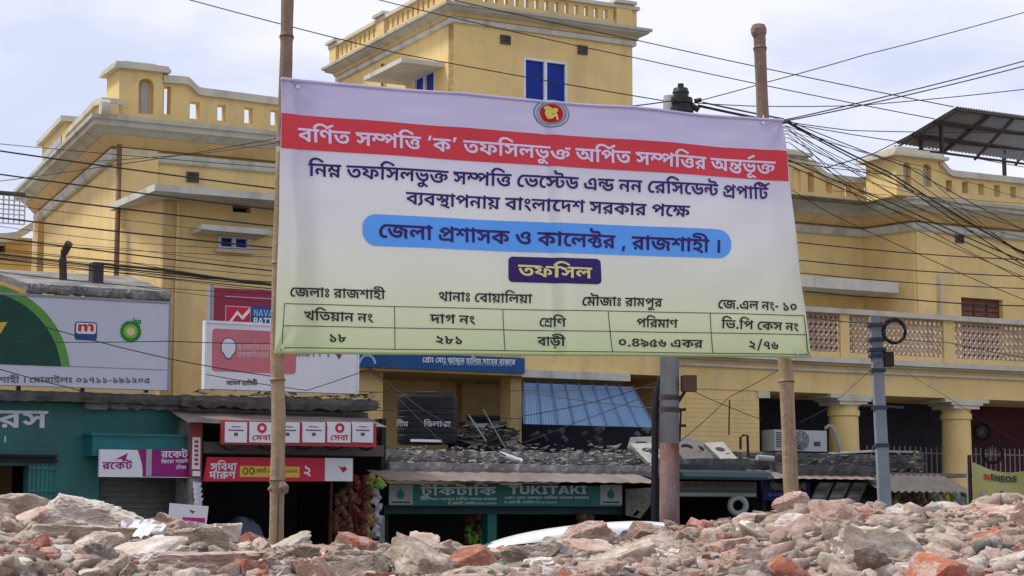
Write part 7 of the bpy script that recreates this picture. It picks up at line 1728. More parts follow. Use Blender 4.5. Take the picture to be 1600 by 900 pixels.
q.build('red_emblem', mat('orange_red_print', (0.5, 0.06, 0.02)), en)
for px, py, m_ in ((1535, 772, 'dull_white'), (1566, 768, 'blue_print'), (1580, 772, 'blue_print')):
    ua, va = eu(px, py)
    q = MB()
    q.add([ens(ua + .035 * math.cos(t), va + .12 * math.sin(t)) + Vector((0, -.02, 0)) for t in [2 * math.pi * i / 10 for i in range(10)]], [tuple(range(10))])
    q.build('bottle_print', MATS[m_], en)
for a in (a0, a1):
    MB().tube([QE.pt(a, 0, -.05), QE.pt(a, zz1 + .1, -.05)], .03, 6).build('stake', RUSTFR, en)

# AC unit with its pipe in the arcade
QA = plane_at(1250, F.Y(1250, 2.0))
ac = thing('air_conditioner_unit', QA.pt(QA.sz(1250, 705)[0], QA.sz(1250, 705)[1], 0), 'white air conditioner outdoor unit with round fan, behind the right bamboo pole', 'air conditioner')
MB().ppx(QA, 1210, 671, 1292, 704, -.4, 0).build('casing', mat('aged_white_metal', (0.42, 0.45, 0.45), (0.36, 0.39, 0.39), rough=.5), ac)
fc = QA.sz(1251, 688)
mb = MB()
N = 28
Rf = 15.5 * mpp(QA.Y(1251))
plate(mb, QA, [(fc[0] + Rf * math.cos(2 * math.pi * i / N), fc[1] + Rf * math.sin(2 * math.pi * i / N)) for i in range(N)], [], .0, .01)
mb.build('fan_recess', mat('dark_fan', (0.06, 0.065, 0.07)), ac)
mb = MB()
for k in range(1, 7):
    r = Rf * k / 6.2
    for i in range(N):
        t0, t1 = 2 * math.pi * i / N, 2 * math.pi * (i + 1) / N
        mb.tube([QA.pt(fc[0] + r * math.cos(t), fc[1] + r * math.sin(t), .022) for t in (t0, t1)], .006, 3, False)
for i in range(8):
    t = 2 * math.pi * i / 8
    mb.tube([QA.pt(*fc, .024), QA.pt(fc[0] + Rf * math.cos(t), fc[1] + Rf * math.sin(t), .024)], .006, 3, False)
mb.build('fan_grille', MATS['aged_white_metal'], ac)
mb = MB()
for k in range(7):
    mb.ppx(QA, 1213, 675 + k * 3.6, 1230, 676.6 + k * 3.6, 0, .012)
mb.build('side_louvre', MATS['dark_fan'], ac)
MB().ppx(QA, 1272, 690, 1282, 697, 0, .006).build('brand_mark', MATS['dark_fan'], ac)
pole('pipe', [P(x, y, F.Y(1290, 1.95)) for x, y in ((1289, 676), (1290, 669), (1295, 665), (1300, 667), (1305, 676), (1310, 692), (1313, 706))], .035, MATS['dull_white'],
     'white insulated pipe curving down beside the air conditioner', 'pipe')
# bicycles hung in the verandah at the right: two wheels
for k, (px, py, r, lab) in enumerate(((1535, 675, 12, 'bicycle tyre hanging on the maroon verandah wall'), (1551, 708, 15, 'bicycle wheel leaning on the verandah railing above the yellow banner'))):
    c = P(px, py, F.Y(px, .4 + .8 * k))
    q = MB()
    Rw = r * mpp(c.y)
    q.tube([c + Vector((Rw * math.cos(t), 0, Rw * math.sin(t))) for t in [2 * math.pi * i / 24 for i in range(25)]], .035, 6, False)
    t = thing('bicycle_wheel', c - Vector((0, 0, Rw)), lab, 'wheel')
    q.build('tyre', BLACKP, t)
    q = MB()
    for i in range(12):
        an = math.pi * 2 * i / 12
        q.tube([c, c + Vector((Rw * math.cos(an), 0, Rw * math.sin(an)))], .005, 3, False)
    q.build('spokes', MATS['pale_iron'], t)

# roof shed at the top right
Z0 = 1.7
sd = thing('rooftop_shed', F.pt(sCant + 2, ZC, -3), 'open rooftop shed with a sloping grey tin roof on dark steel frames, top right', 'shed')
YS = 41.5
A_, B_, C_, D_ = P(1398, 224, YS - 1.5), P(1494, 167, YS - 1.0), P(1620, 184, YS + 3.3), P(1620, 254, YS + 2.6)
# plane-ish roof: front-low edge A->D', back-high edge B->C
def bil(u, v_):
    return (A_ * (1 - u) + D2 * u) * (1 - v_) + (B_ * (1 - u) + C2 * u) * v_
D2 = A_ + (D_ - A_) * 1.5
C2 = B_ + (C_ - B_) * 1.9
mb = MB()
N = 60
vs, fs = [], []
for i in range(N * 2 + 1):
    d = .014 * (1 if i % 2 else -1)
    for v_ in (0, 1):
        p = bil(i / (2 * N), v_)
        vs += [p + Vector((0, 0, d)), p + Vector((0, 0, d + .01))]
for i in range(2 * N):
    k = i * 4
    fs += [(k, k + 4, k + 6, k + 2), (k + 1, k + 3, k + 7, k + 5), (k, k + 1, k + 5, k + 4), (k + 2, k + 6, k + 7, k + 3)]
mb.add(vs, fs)
mb.build('tin_roof', TING, sd)
def bar(p0, p1, w=.05):
    return MB().tube([p0, p1], w, 4)
dn = Vector((0, 0, -.07))
for v_ in (.0, .30, .66, 1.0):
    bar(bil(0.0, v_) + dn, bil(1, v_) + dn, .028 if v_ in (0, 1) else .05).build('purlin', RUSTFR, sd)
for u in (.0, .2, .36, .56, .74, .92):
    bar(bil(u, 0) + dn * 1.6, bil(u, 1) + dn * 1.6, .022 if u == 0 else .04).build('rafter', RUSTFR, sd)
for (u, v_) in ((.035, .30), (.028, .66), (.45, .30), (.9, .3), (.9, .66)):
    p = bil(u, v_) + dn * 2
    bar(p, Vector((p.x, p.y, ZC - .1)), .05).build('post', RUSTFR, sd)

# ------------------------------------------------------------------ poles
def leaning(px0, py0, px1, py1, Y):
    return P(px0, py0, Y), P(px1, py1, Y)

# grey concrete pole
YP = 24.0
c = P(1044, 815, YP)
gp = thing('electric_pole', Vector((c.x, c.y, 0)), 'thick grey concrete pole with rust red lower part in front of the shops', 'pole')
top = P(1051, 150, YP)
def gpt(z):
    t = z / top.z
    return Vector((c.x + (P(1048, 560, YP).x - c.x) * t * 1.3, c.y, z))
zr_ = P(1044, 690, YP).z
R0 = 15.5 * mpp(YP)
R1 = 13.5 * mpp(YP)
MB().tube([gpt(0), gpt(zr_ * .5), gpt(zr_ - .02)], [R0 * 1.06, R0 * 1.03, R0], 20).build('painted_base', mat('rust_red_paint', (0.13, 0.045, 0.036), (0.17, 0.125, 0.115), scale=2.6, stain=(0.19, 0.185, 0.18), stain_amt=1.0, stain_scale=(3, 3, .8)), gp, smooth=True)
MB().tube([gpt(zr_ - .02), gpt(4.5), gpt(top.z)], [R0, R0 * .97, R1 * .7], 20).build('shaft', mat('grey_pole_concrete', (0.25, 0.255, 0.27), (0.2, 0.2, 0.21), scale=3, stain=(0.1, 0.06, 0.05), stain_amt=.5), gp, smooth=True)
bd = MB()
for y in (622, 641):
    z = P(1044, y, YP).z
    bd.tube([gpt(z - .03), gpt(z + .03)], R0 * 1.08, 20)
bd.build('steel_band', mat('dark_band', (0.07, 0.045, 0.04)), gp)
# cable conduit beside it
pole('cable_conduit', [P(1023, 900, YP + .05), P(1023, 760, YP + .05), P(1024, 640, YP + .05), P(1026, 618, YP + .05), P(1031, 600, YP + .03), P(1034, 590, YP)], .045, BLACKP, 'black cable conduit running up the left side of the grey pole', 'conduit')
bx = plane_at(1078, YP - .15, .1)
t = thing('junction_box', bx.pt(bx.sz(1078, 612)[0], bx.sz(1078, 612)[1], 0), 'brown junction box on a bracket at the right side of the grey pole', 'box')
MB().ppx(bx, 1067, 586, 1089, 611, -.16, 0).build('casing', mat('brown_box_metal', (0.10, 0.055, 0.045), (0.07, 0.04, 0.035)), t)
br = MB()
br.tube([P(1060, 628, YP), P(1070, 612, YP - .05)], .02, 6)
br.tube([P(1064, 640, YP), P(1062, 690, YP)], .014, 6)
for y in (640, 665):
    br.tube([P(1060, y, YP), P(1072, y, YP)], .02, 6)
br.build('bracket', RUSTFR, t)
# insulators on top of the grey pole
Z = P(1064, 168, YP)
ins = thing('insulator_head', Z, 'dark stacked insulator head showing above the banner top edge', 'insulator')
MB().lathe((Z.x, Z.y, P(1064, 190, YP).z), [(.14, 0), (.14, .1), (.16, .11), (.16, .17), (.13, .18), (.13, .22), (.15, .23), (.15, .30), (.1, .31), (.1, .36), (.11, .37), (.09, .43), (.04, .44), (.04, .49)], 16).build('stack', mat('dark_insulator', (0.03, 0.035, 0.03), (0.02, 0.02, 0.02), rough=.4), ins)
q = MB()
q.tube([P(1078, 164, YP), P(1092, 172, YP)], .04, 6)
q.tube([P(1085, 158, YP), P(1096, 156, YP)], .03, 6)
q.build('clamp', MATS['dark_insulator'], ins)

# lattice pole at the right, pale blue
YL = 27.0
lp = thing('square_pole', Vector((P(1379, 815, YL).x, YL, 0)), 'pale blue grey square pole with clamps in front of the balcony', 'pole')
m_ = mat('pale_blue_concrete', (0.25, 0.275, 0.31), (0.2, 0.22, 0.25), scale=4, stain=(0.1, 0.1, 0.11), stain_amt=.5)
Q3 = plane_at(1379, YL, .25)
p0, p1 = P(1380, 745, YL), P(1367, 495, YL)
d = (p0 - p1) / (p0.z - p1.z)
pb = p0 - d * p0.z
mb = MB()
w0, w1 = 10 * mpp(YL), 8 * mpp(YL)
mb.hexa([pb + Vector(v) for v in ((-w0, -w0, 0), (w0, -w0, 0), (w0, w0, 0), (-w0, w0, 0))] + [p1 + Vector(v) for v in ((-w1, -w1, 0), (w1, -w1, 0), (w1, w1, 0), (-w1, w1, 0))])
mb.build('shaft', m_, lp)
for y, e in ((508, 1.25), (531, 1.2), (547, 1.3), (556, 1.2), (579, 1.1), (637, 1.1), (696, 1.05)):
    z = P(1370, y, YL).z
    cc_ = pb + d * z
    MB().box(cc_.x - w0 * e, cc_.x + w0 * e, cc_.y - w0 * e, cc_.y + w0 * e, z - .025, z + .025).build('clamp_band', mat('dark_blue_band', (0.05, 0.06, 0.09)), lp)
z = P(1380, 562, YL).z
MB().box(pb.x + d.x * z + w0, pb.x + d.x * z + w0 + .12, YL - .15, YL + .05, z - .1, z + .1).build('cable_joint', RUSTFR, lp)
q = MB().tube([P(1345, 633, YL), P(1412, 637, YL)], .02, 6)
q.build('cross_arm', MATS['dark_blue_band'], lp)
# cable coil
c = P(1398, 518, YL - .3)
t = thing('cable_coil', c - Vector((0, 0, .17)), 'round coil of black cable hanging on the pale blue pole', 'cable coil')
q = MB()
rr = random.Random(4)
for k in range(7):
    R_ = .155 + rr.uniform(-.022, .022)
    ox, oz = rr.uniform(-.012, .012), rr.uniform(-.012, .012)
    q.tube([c + Vector((ox + R_ * math.cos(t_), rr.uniform(-.02, .02), oz + R_ * 1.05 * math.sin(t_))) for t_ in [2 * math.pi * i / 26 for i in range(27)]], .011, 5, False)
q.build('loops', WIRE, t)

# ------------------------------------------------------------------ overhead cables
def cable(pts, r, lab, grp, sagf=0.0):
    """pts: [(px, py, Y)] ; straight pieces with a little sag"""
    pts = list(pts)
    fx, fy, fY = pts[0]
    lx, ly, lY = pts[-1]
    if 1226 <= fx <= 1265 and lx > 1300:            # tied to the grey pole, behind the banner
        pts = [(1048, 215 + (fy - 187) * .9, YP)] + pts
    if lx == 640:
        pts = pts[:-1] + [(1046, 330 + (ly - 280) * .5, YP)]
    W = [P(*q) for q in pts]
    if pts[-1][0] >= 1600:
        W.append(W[-1] + (W[-1] - W[-2]).normalized() * 14)
    if pts[0][0] < 0:
        W.insert(0, W[0] + (W[0] - W[1]).normalized() * 14)
    if pts[0][1] < 0:
        W.insert(0, W[0] + (W[0] - W[1]).normalized() * 10)
    out = []
    for i in range(len(W) - 1):
        n = 8
        L = (W[i + 1] - W[i]).length
        for k in range(n + (1 if i == len(W) - 2 else 0)):
            t = k / n
            p = W[i].lerp(W[i + 1], t)
            p.z -= sagf * L * 4 * t * (1 - t)
            out.append(p)
    o = MB().tube(out, r * .8, 5).build('overhead_cable', WIRE, None, loc=out[0])
    tag(o, lab, 'cable', grp)
g1 = 'cables across the sky and roof tower'
sky_c = [
    ([(290, -2, 24), (620, 83, 24), (1065, 162, 24)], .009, 'thin cable slanting down past the left bamboo top and across the tower to the insulator'),
    ([(585, -2, 26), (740, 35, 26), (1000, 92, 26), (1461, 186, 26)], .009, 'long thin cable across the middle of the tower wall to the rooftop shed'),
    ([(700, -2, 28), (1000, 64, 28), (1490, 167, 28)], .010, 'long cable crossing just under the tower cornice and on to the shed'),
    ([(1090, 158, 24), (1200, 128, 24.5), (1350, 86, 25), (1605, 18, 26)], .008, 'single cable rising steeply to the top right corner'),
    ([(1228, 187, 24), (1345, 160, 24.4), (1605, 94, 26)], .010, 'upper of the paired cables rising to the right'),
    ([(1228, 189, 24), (1345, 165, 24.4), (1605, 102, 26)], .010, 'lower of the paired cables rising to the right'),
    ([(1070, 160, 24), (1180, 166, 24), (1340, 165, 25), (1605, 139, 26)], .008, 'nearly level cable running right behind the bamboo top'),
    ([(985, 166, 23), (1065, 155, 24)], .010, 'short cable from the tower side up to the insulator'),
    ([(1090, 165, 24), (1190, 186, 24), (1225, 190, 23.5)], .022, 'thick cable dropping from the insulator to the banner corner'),
    ([(1098, 160, 24), (1225, 186, 23.5)], .014, 'cable just above the thick one dropping to the banner corner'),
    ([(1228, 190, 24), (1330, 204, 25), (1605, 207, 26)], .008, 'thin level cable right of the banner passing over the shed roof'),
    ([(1228, 192, 24), (1395, 220, 25), (1605, 262, 27)], .008, 'thin cable sloping under the rooftop shed'),
    ([(1290, 262, 25), (1360, 242, 25), (1420, 212, 25.5)], .009, 'short cable rising to the left corner of the shed roof'),
]
for p_, r_, l_ in sky_c:
    cable(p_, r_, l_, g1, .004)
g2 = 'cables crossing the left yellow facade'
left_c = [
    (235, 295, .016), (272, 328, .015), (302, 354, .016), (341, 388, .016), (372, 424, .014), (384, 402, .006), (227, 262, .007), (398, 445, .014), (406, 452, .010),
    (390, 432, .007), (318, 372, .006), (415, 442, .007)]
words = ['topmost thick', 'second thick', 'third thick', 'fourth thick', 'fifth thick', 'hair thin middle', 'thin uppermost', 'lower thick', 'lowest thin', 'faint lower', 'faint upper', 'thin lowest bundled']
for (a, b, r_), w_ in zip(left_c, words):
    cable([(-60, a - 8, 22.5), (432, b, 24), (640, b + (b - a) * .48, 25)], r_ * .8, w_ + ' black cable sloping across the left yellow facade', g2, .003)
cable([(160, 412, 23), (250, 421, 23), (432, 446, 24)], .022, 'thick bundled cable low on the left facade above the maroon billboard', g2, .004)
cable([(150, 252, 23), (330, 238, 23), (440, 222, 23)], .006, 'thin cable rising to the right under the left cornice', g2, .004)
cable([(-60, 290, 22), (150, 262, 22), (440, 215, 23)], .006, 'faint cable rising from the left edge under the cornice', g2, .006)
rr = random.Random(33)
for k in range(9):
    a = rr.uniform(340, 425)
    cable([(-60, a, 22.7 + .1 * k), (200, a + rr.uniform(18, 34), 23.4), (432, a + rr.uniform(40, 62), 24)], rr.uniform(.004, .008), '%s hair thin wire in the tangle low on the left facade' % ['first', 'second', 'third', 'fourth', 'fifth', 'sixth', 'seventh', 'eighth', 'ninth'][k], g2, .006)
g3 = 'cables fanning down over the right facade'
right_c = [
    ([(1230, 190, 23), (1390, 270, 24), (1605, 400, 26)], .020, 'thickest cable fanning down from the banner corner'),
    ([(1230, 192, 23), (1400, 282, 24), (1605, 418, 26)], .016, 'second thick cable fanning down beside the thickest one'),
    ([(1230, 188, 23), (1420, 262, 24), (1605, 362, 26)], .012, 'upper cable fanning down from the banner corner'),
    ([(1230, 215, 23), (1330, 262, 24), (1605, 360, 26)], .010, 'cable starting below the banner corner and crossing the turret'),
    ([(1232, 222, 23), (1345, 300, 24), (1605, 440, 26)], .010, 'cable crossing the curved parapet right of the banner'),
    ([(1232, 250, 23), (1400, 320, 24), (1605, 410, 26)], .016, 'cable from the red band edge down across the cornice'),
    ([(1232, 258, 23), (1450, 350, 24), (1605, 420, 26)], .014, 'cable close below the one at the red band edge'),
    ([(1240, 298, 23), (1300, 335, 24), (1420, 390, 24), (1605, 470, 26)], .010, 'lower cable sloping across the bare yellow wall'),
    ([(1250, 379, 23), (1605, 406, 26)], .014, 'upper level cable right of the banner'),
    ([(1254, 407, 23), (1605, 432, 26)], .014, 'second level cable right of the banner'),
    ([(1256, 427, 23), (1605, 451, 26)], .012, 'third level cable right of the banner'),
    ([(1258, 455, 23), (1410, 467, 24), (1605, 478, 26)], .016, 'fourth level cable just above the balcony rail'),
    ([(1262, 495, 23), (1370, 505, 26), (1395, 497, 27)], .014, 'short cable sagging to the cable coil'),
    ([(1410, 530, 27), (1480, 535, 26), (1605, 560, 26)], .010, 'thin cable running right from the coil across the balcony'),
    ([(1380, 560, 27), (1290, 640, 26), (1250, 660, 26)], .007, 'thin wire dropping from the pale blue pole to the left'),
    ([(1382, 560, 27), (1480, 620, 26), (1605, 700, 26)], .007, 'thin wire dropping from the pale blue pole to the right'),
    ([(1300, 298, 24), (1500, 310, 25), (1605, 318, 26)], .006, 'faint thin cable across the right turret'),
    ([(1232, 205, 23), (1450, 262, 24), (1605, 312, 26)], .007, 'faint cable between the turret cap and the shed posts'),
]
for p_, r_, l_ in right_c:
    cable(p_, r_ * .68, l_, g3, .006)
for k in range(9):
    cable([(1228 + rr.uniform(0, 6), rr.uniform(190, 260), 23), (rr.uniform(1350, 1450), rr.uniform(265, 330), 24), (1605, rr.uniform(330, 470), 26)], rr.uniform(.004, .008), '%s hair thin wire in the fan over the right facade' % ['first', 'second', 'third', 'fourth', 'fifth', 'sixth', 'seventh', 'eighth', 'ninth'][k], g3, .008)
g4 = 'service wires low over the shops'
low_c = [
    ([(575, 573, 27), (660, 640, 26.5), (790, 712, 26)], .012, 'pale drop wire slanting over the black tank'),
    ([(575, 575, 27), (640, 640, 26.5), (700, 700, 26)], .006, 'thin drop wire over the left of the tank'),
    ([(322, 585, 25), (480, 610, 25), (620, 560, 26)], .007, 'slack wire in front of the white and pink billboard'),
    ([(818, 650, 26), (920, 630, 26), (1046, 590, 24)], .008, 'wire crossing the blue awning up to the grey pole'),
    ([(818, 612, 26), (1046, 640, 24)], .007, 'thin wire across the top of the blue awning'),
    ([(818, 692, 26), (900, 660, 26), (1046, 602, 24)], .006, 'thin wire rising over the dark verandah'),
    ([(1062, 600, 24), (1150, 640, 26), (1190, 655, 27)], .007, 'wire dropping from the grey pole over the yellow wall'),
    ([(1062, 690, 24), (1140, 620, 26), (1230, 570, 27)], .007, 'wire rising from the grey pole to the balcony ledge'),
    ([(1140, 625, 27), (1139, 660, 27), (1139, 680, 27)], .014, 'short dark wire hanging straight down the yellow wall'),
    ([(0, 488, 23.5), (110, 522, 23.7), (262, 560, 24), (440, 590, 25)], .008, 'wire slanting across the pale grey billboard logos'),
    ([(-40, 532, 23.5), (262, 533, 24), (440, 536, 25)], .007, 'level wire across the pale grey billboard'),
    ([(0, 577, 23.5), (110, 606, 23.7), (150, 618, 24)], .008, 'short wire across the billboard phone number'),
    ([(560, 640, 26), (660, 642, 26), (820, 655, 26.5)], .006, 'thin level wire across the tank'),
    ([(560, 612, 26), (820, 610, 26.5), (1040, 604, 25)], .006, 'thin level wire under the blue signboard'),
]
for p_, r_, l_ in low_c:
    cable(p_, r_, l_, g4, .008)

# ------------------------------------------------------------------ banner
BL, BR, TL_, TR_ = P(428, 551, 12.8), P(1269, 557, 14.3), P(440, 122, 12.8), P(1223, 188, 14.3)
def bbase(u, v):
    return (BL * (1 - u) + BR * u) * (1 - v) + (TL_ * (1 - u) + TR_ * u) * v
bn_n = (BR - BL).cross(TL_ - BL).normalized()
if bn_n.y > 0:
    bn_n = -bn_n
def bsurf(u, v, off=0.0):
    p = bbase(u, v)
    p = p + Vector((0, 0, -.012 * max(0, v - .7) / .3 * abs(math.sin(u * 3 * math.pi)) ))
    w = 0.022 * math.sin(u * 9 + 1.2) * math.sin(v * 2.6 + .4) + 0.010 * math.sin(u * 23 + v * 4) + 0.006 * math.sin(v * 17 + u * 5)
    w += -0.015 * math.exp(-((u - .497) / .009) ** 2) + 0.010 * math.exp(-((u - .518) / .012) ** 2) - 0.008 * math.exp(-((u - .035) / .009) ** 2)
    w += 0.010 * math.exp(-((v - .94) / .02) ** 2) * (0.4 + math.sin(u * 31) * .6) - .012 * math.exp(-((u - .955) / .02) ** 2) * v
    w += .007 * math.sin((u * 1.6 + v * .5) * 20) * math.exp(-((v - .9) / .14) ** 2) + .005 * math.sin((u * 1.2 - v) * 26) * math.exp(-((u - .88) / .1) ** 2)
    for cu, cv in ((0.0, 1.0), (1.0, 1.0), (0, 0), (1, 0)):
        r = math.hypot((u - cu) * 2.2, v - cv)
        w += 0.012 * math.exp(-r * 9) * math.sin(math.atan2(v - cv, (u - cu) * 2.2) * 9)
    return p + bn_n * (w + off)
def buv(px, py):
    u = v = .5
    d = ray(px, py)
    o = Vector((0, 0, CAMZ))
    # the base is nearly planar: iterate on (u, v) in image space
    def proj(p):
        q = p - o
        yy = q.y * cp + q.z * sp_
        return (800 + FPX * q.x / yy, 450 - FPX * (q.z * cp - q.y * sp_) / yy)
    for _ in range(12):
        a = proj(bbase(u, v))
        e = 1e-3
        bu = proj(bbase(u + e, v))
        bv = proj(bbase(u, v + e))
        j = ((bu[0] - a[0]) / e, (bv[0] - a[0]) / e, (bu[1] - a[1]) / e, (bv[1] - a[1]) / e)
        det = j[0] * j[3] - j[1] * j[2]
        fx, fy = px - a[0], py - a[1]
        u += (fx * j[3] - fy * j[1]) / det
        v += (j[0] * fy - j[2] * fx) / det
    return u, v
ban = thing('notice_banner', (BL + BR) / 2, 'large printed Bengali government notice banner stretched between two bamboo poles', 'banner')
NU, NV = 420, 90
bm_ = bpy.data.meshes.new('sheet')
o0 = (BL + BR) / 2
vs, uvs = [], []
for i in range(NU + 1):
    for j in range(NV + 1):
        vs.append(bsurf(i / NU, j / NV) - o0)
        uvs.append((i / NU, j / NV))
fs = [(i * (NV + 1) + j, (i + 1) * (NV + 1) + j, (i + 1) * (NV + 1) + j + 1, i * (NV + 1) + j + 1) for i in range(NU) for j in range(NV)]
bm_.from_pydata([tuple(v) for v in vs], [], fs)
uvl = bm_.uv_layers.new(name='UVMap')
for lp_ in bm_.loops:
    uvl.data[lp_.index].uv = uvs[lp_.vertex_index]
bm_.polygons.foreach_set('use_smooth', [True] * len(bm_.polygons))
mb_ = bpy.data.materials.new('banner_print')
mb_.use_nodes = True
n_, l_ = mb_.node_tree.nodes, mb_.node_tree.links
bs_ = n_['Principled BSDF']
bs_.inputs['Roughness'].default_value = .55
bs_.inputs['Specular IOR Level'].default_value = .35
uvn = n_.new('ShaderNodeUVMap')
sep = n_.new('ShaderNodeSeparateXYZ')
l_.new(uvn.outputs[0], sep.inputs[0])
rp_ = n_.new('ShaderNodeValToRGB')
el = rp_.color_ramp.elements
el[0].position = 0.0
el[0].color = (0.56, 0.66, 0.36, 1)
el[1].position = 1.0
el[1].color = (0.54, 0.51, 0.72, 1)
for ps, cl in ((.18, (0.68, 0.74, 0.52, 1)), (.40, (0.73, 0.75, 0.70, 1)), (.62, (0.73, 0.74, 0.79, 1)), (.84, (0.56, 0.53, 0.73, 1))):
    e_ = el.new(ps)
    e_.color = cl
l_.new(sep.outputs['Y'], rp_.inputs[0])
nz = n_.new('ShaderNodeTexNoise')
nz.inputs['Scale'].default_value = 3
nz.inputs['Detail'].default_value = 4
hs_ = n_.new('ShaderNodeHueSaturation')
mr_ = n_.new('ShaderNodeMapRange')
mr_.inputs['To Min'].default_value = .93
mr_.inputs['To Max'].default_value = 1.06
l_.new(nz.outputs['Fac'], mr_.inputs['Value'])
l_.new(mr_.outputs['Result'], hs_.inputs['Value'])
l_.new(rp_.outputs[0], hs_.inputs['Color'])
l_.new(hs_.outputs[0], bs_.inputs['Base Color'])
# thin flex: a little light passes through
bs_.inputs['Transmission Weight'].default_value = 0.0
tl_ = n_.new('ShaderNodeBsdfTranslucent')
l_.new(hs_.outputs[0], tl_.inputs['Color'])
mx_ = n_.new('ShaderNodeMixShader')
mx_.inputs['Fac'].default_value = .30
l_.new(bs_.outputs[0], mx_.inputs[1])
l_.new(tl_.outputs[0], mx_.inputs[2])
l_.new(mx_.outputs[0], n_['Material Output'].inputs['Surface'])
bm_.materials.append(mb_)
new_obj('sheet', bm_, ban)
def bquad(p_tl, p_tr, p_br, p_bl, off, name, m, nu=60, nv=8):
    a, b, c_, d_ = [Vector(buv(*q)) for q in (p_tl, p_tr, p_br, p_bl)]
    mb = MB()
    vs = []
    for i in range(nu + 1):
        for j in range(nv + 1):
            s_, t_ = i / nu, j / nv
            q = (d_ * (1 - s_) + c_ * s_) * (1 - t_) + (a * (1 - s_) + b * s_) * t_
            vs.append(bsurf(q.x, q.y, off))
    mb.add(vs, [(i * (nv + 1) + j, (i + 1) * (nv + 1) + j, (i + 1) * (nv + 1) + j + 1, i * (nv + 1) + j + 1) for i in range(nu) for j in range(nv)])
    return mb.build(name, m, ban, smooth=True)
BRED = mat('banner_red', (0.64, 0.045, 0.065), (0.60, 0.04, 0.058), scale=1, rough=.5, bump=0)
BPUR = mat('banner_purple', (0.032, 0.008, 0.14), (0.028, 0.007, 0.12), scale=1, rough=.5, bump=0)
BBLU = mat('banner_sky_blue', (0.11, 0.38, 0.95), (0.10, 0.36, 0.92), scale=1, rough=.5, bump=0)
BWHT = mat('banner_pale_lettering', (0.72, 0.62, 0.80), (0.70, 0.6, 0.78), scale=1, rough=.5, bump=0)
BYEL = mat('banner_yellow_lettering', (0.72, 0.68, 0.28), (0.7, 0.66, 0.26), scale=1, rough=.5, bump=0)
BBLK = mat('banner_black', (0.02, 0.02, 0.022), (0.018, 0.018, 0.02), scale=1, rough=.5, bump=0)
# band, pill and box
e0 = buv(440, 177)
bquad((439, 177), (1228.3, 236), (1233, 283), (438, 232), .0045, 'red_band', BRED, 240, 12)
def blob(pts_px, off, name, m, NX=150, NY=10):
    dense = []
    for (xa, ya), (xb, yb) in zip(pts_px, pts_px[1:] + pts_px[:1]):
        n_seg = max(1, int(math.hypot(xb - xa, yb - ya) / 4))
        dense += [(xa + (xb - xa) * i / n_seg, ya + (yb - ya) * i / n_seg) for i in range(n_seg)]
    ring = [buv(*q) for q in dense]
    vs2, fs2 = cdt(ring, [])
    # refine by fan grid: sample interior points so that the sheet's waves are followed
    us = [p[0] for p in ring]
    vs_ = [p[1] for p in ring]
    extra = []
    r_in = [Vector(p) for p in ring]
    for i in range(1, NX):
        for j in range(1, NY):
            q = (min(us) + (max(us) - min(us)) * i / NX, min(vs_) + (max(vs_) - min(vs_)) * j / NY)
            extra.append(q)
    k = len(ring)
    v2, _, f2, *_ = geometry.delaunay_2d_cdt(r_in + [Vector(q) for q in extra], [(i, (i + 1) % k) for i in range(k)], [], 1, 1e-7)
    MB().add([bsurf(p[0], p[1], off) for p in v2], [tuple(f) for f in f2]).build(name, m, ban, smooth=True)
def rr_px(tl, tr, br, bl, rad, n=8):
    """rounded quad in the photograph; rad in pixels"""
    pts = []
    for (c_, a, b) in ((tl, bl, tr), (tr, tl, br), (br, tr, bl), (bl, br, tl)):
        c_, a, b = Vector(c_), Vector(a), Vector(b)
        da, db = (a - c_).normalized(), (b - c_).normalized()
        o_ = c_ + (da + db) * rad
        for i in range(n + 1):
            t = math.pi / 2 * i / n
            pts.append(tuple(o_ - db * rad * math.cos(t) - da * rad * math.sin(t)))
    return pts
blob(rr_px((565, 334), (1140, 360), (1142, 405), (566, 384), 22), .0045, 'blue_pill', BBLU)
blob(rr_px((796, 400), (937, 405), (938, 445), (796, 440), 7), .0045, 'purple_box', BPUR)
def btext(key, hl, hr, hpx, m, off=.008, head=622.):
    a, b = Vector(buv(*hl)), Vector(buv(*hr))
    dn_ = Vector(buv(hl[0], hl[1] + hpx)) - a
    dn2 = Vector(buv(hr[0], hr[1] + hpx * .93)) - b
    def fn(x, y):
        h = (1 - y / head)
        q = a + (b - a) * x + (dn_ * (1 - x) + dn2 * x) * h
        return bsurf(q.x, q.y, off)
    text_mb(key, fn).build('lettering', m, ban)
btext('l1', (465, 200), (1211, 252.5), 21, BWHT)
btext('l2', (481, 255.5), (1202, 293), 20, BPUR)
btext('l3', (634, 300), (1074, 323), 19, BPUR)
btext('l4', (590, 350), (1125, 376), 21.5, BPUR)
btext('l5', (811, 413), (923, 419), 18, BYEL)
btext('a1', (451, 449.5), (602, 454), 14.5, BBLK)
btext('a2', (685, 456), (833, 460), 14.5, BBLK)
btext('a3', (908, 464), (1033, 467), 14, BBLK)
btext('a4', (1118, 469), (1247, 473), 14, BBLK)
btext('b1', (472, 486.5), (583, 490.5), 14.5, BBLK)
btext('b2', (672, 491), (743, 493.5), 14, BBLK)
btext('b3', (844, 496), (884, 497.5), 14, BBLK)
btext('b4', (993, 498), (1058, 500), 13.5, BBLK)
btext('b5', (1125, 500), (1249, 505), 13.5, BBLK)
btext('c1', (511, 522), (540, 523), 13, BBLK)
btext('c2', (679, 524.5), (723, 526), 13, BBLK)
btext('c3', (841, 526), (883, 527.5), 14, BBLK)
btext('c4', (964, 528.5), (1098, 531.5), 13, BBLK)
btext('c5', (1167, 532.5), (1216, 534.5), 13, BBLK)
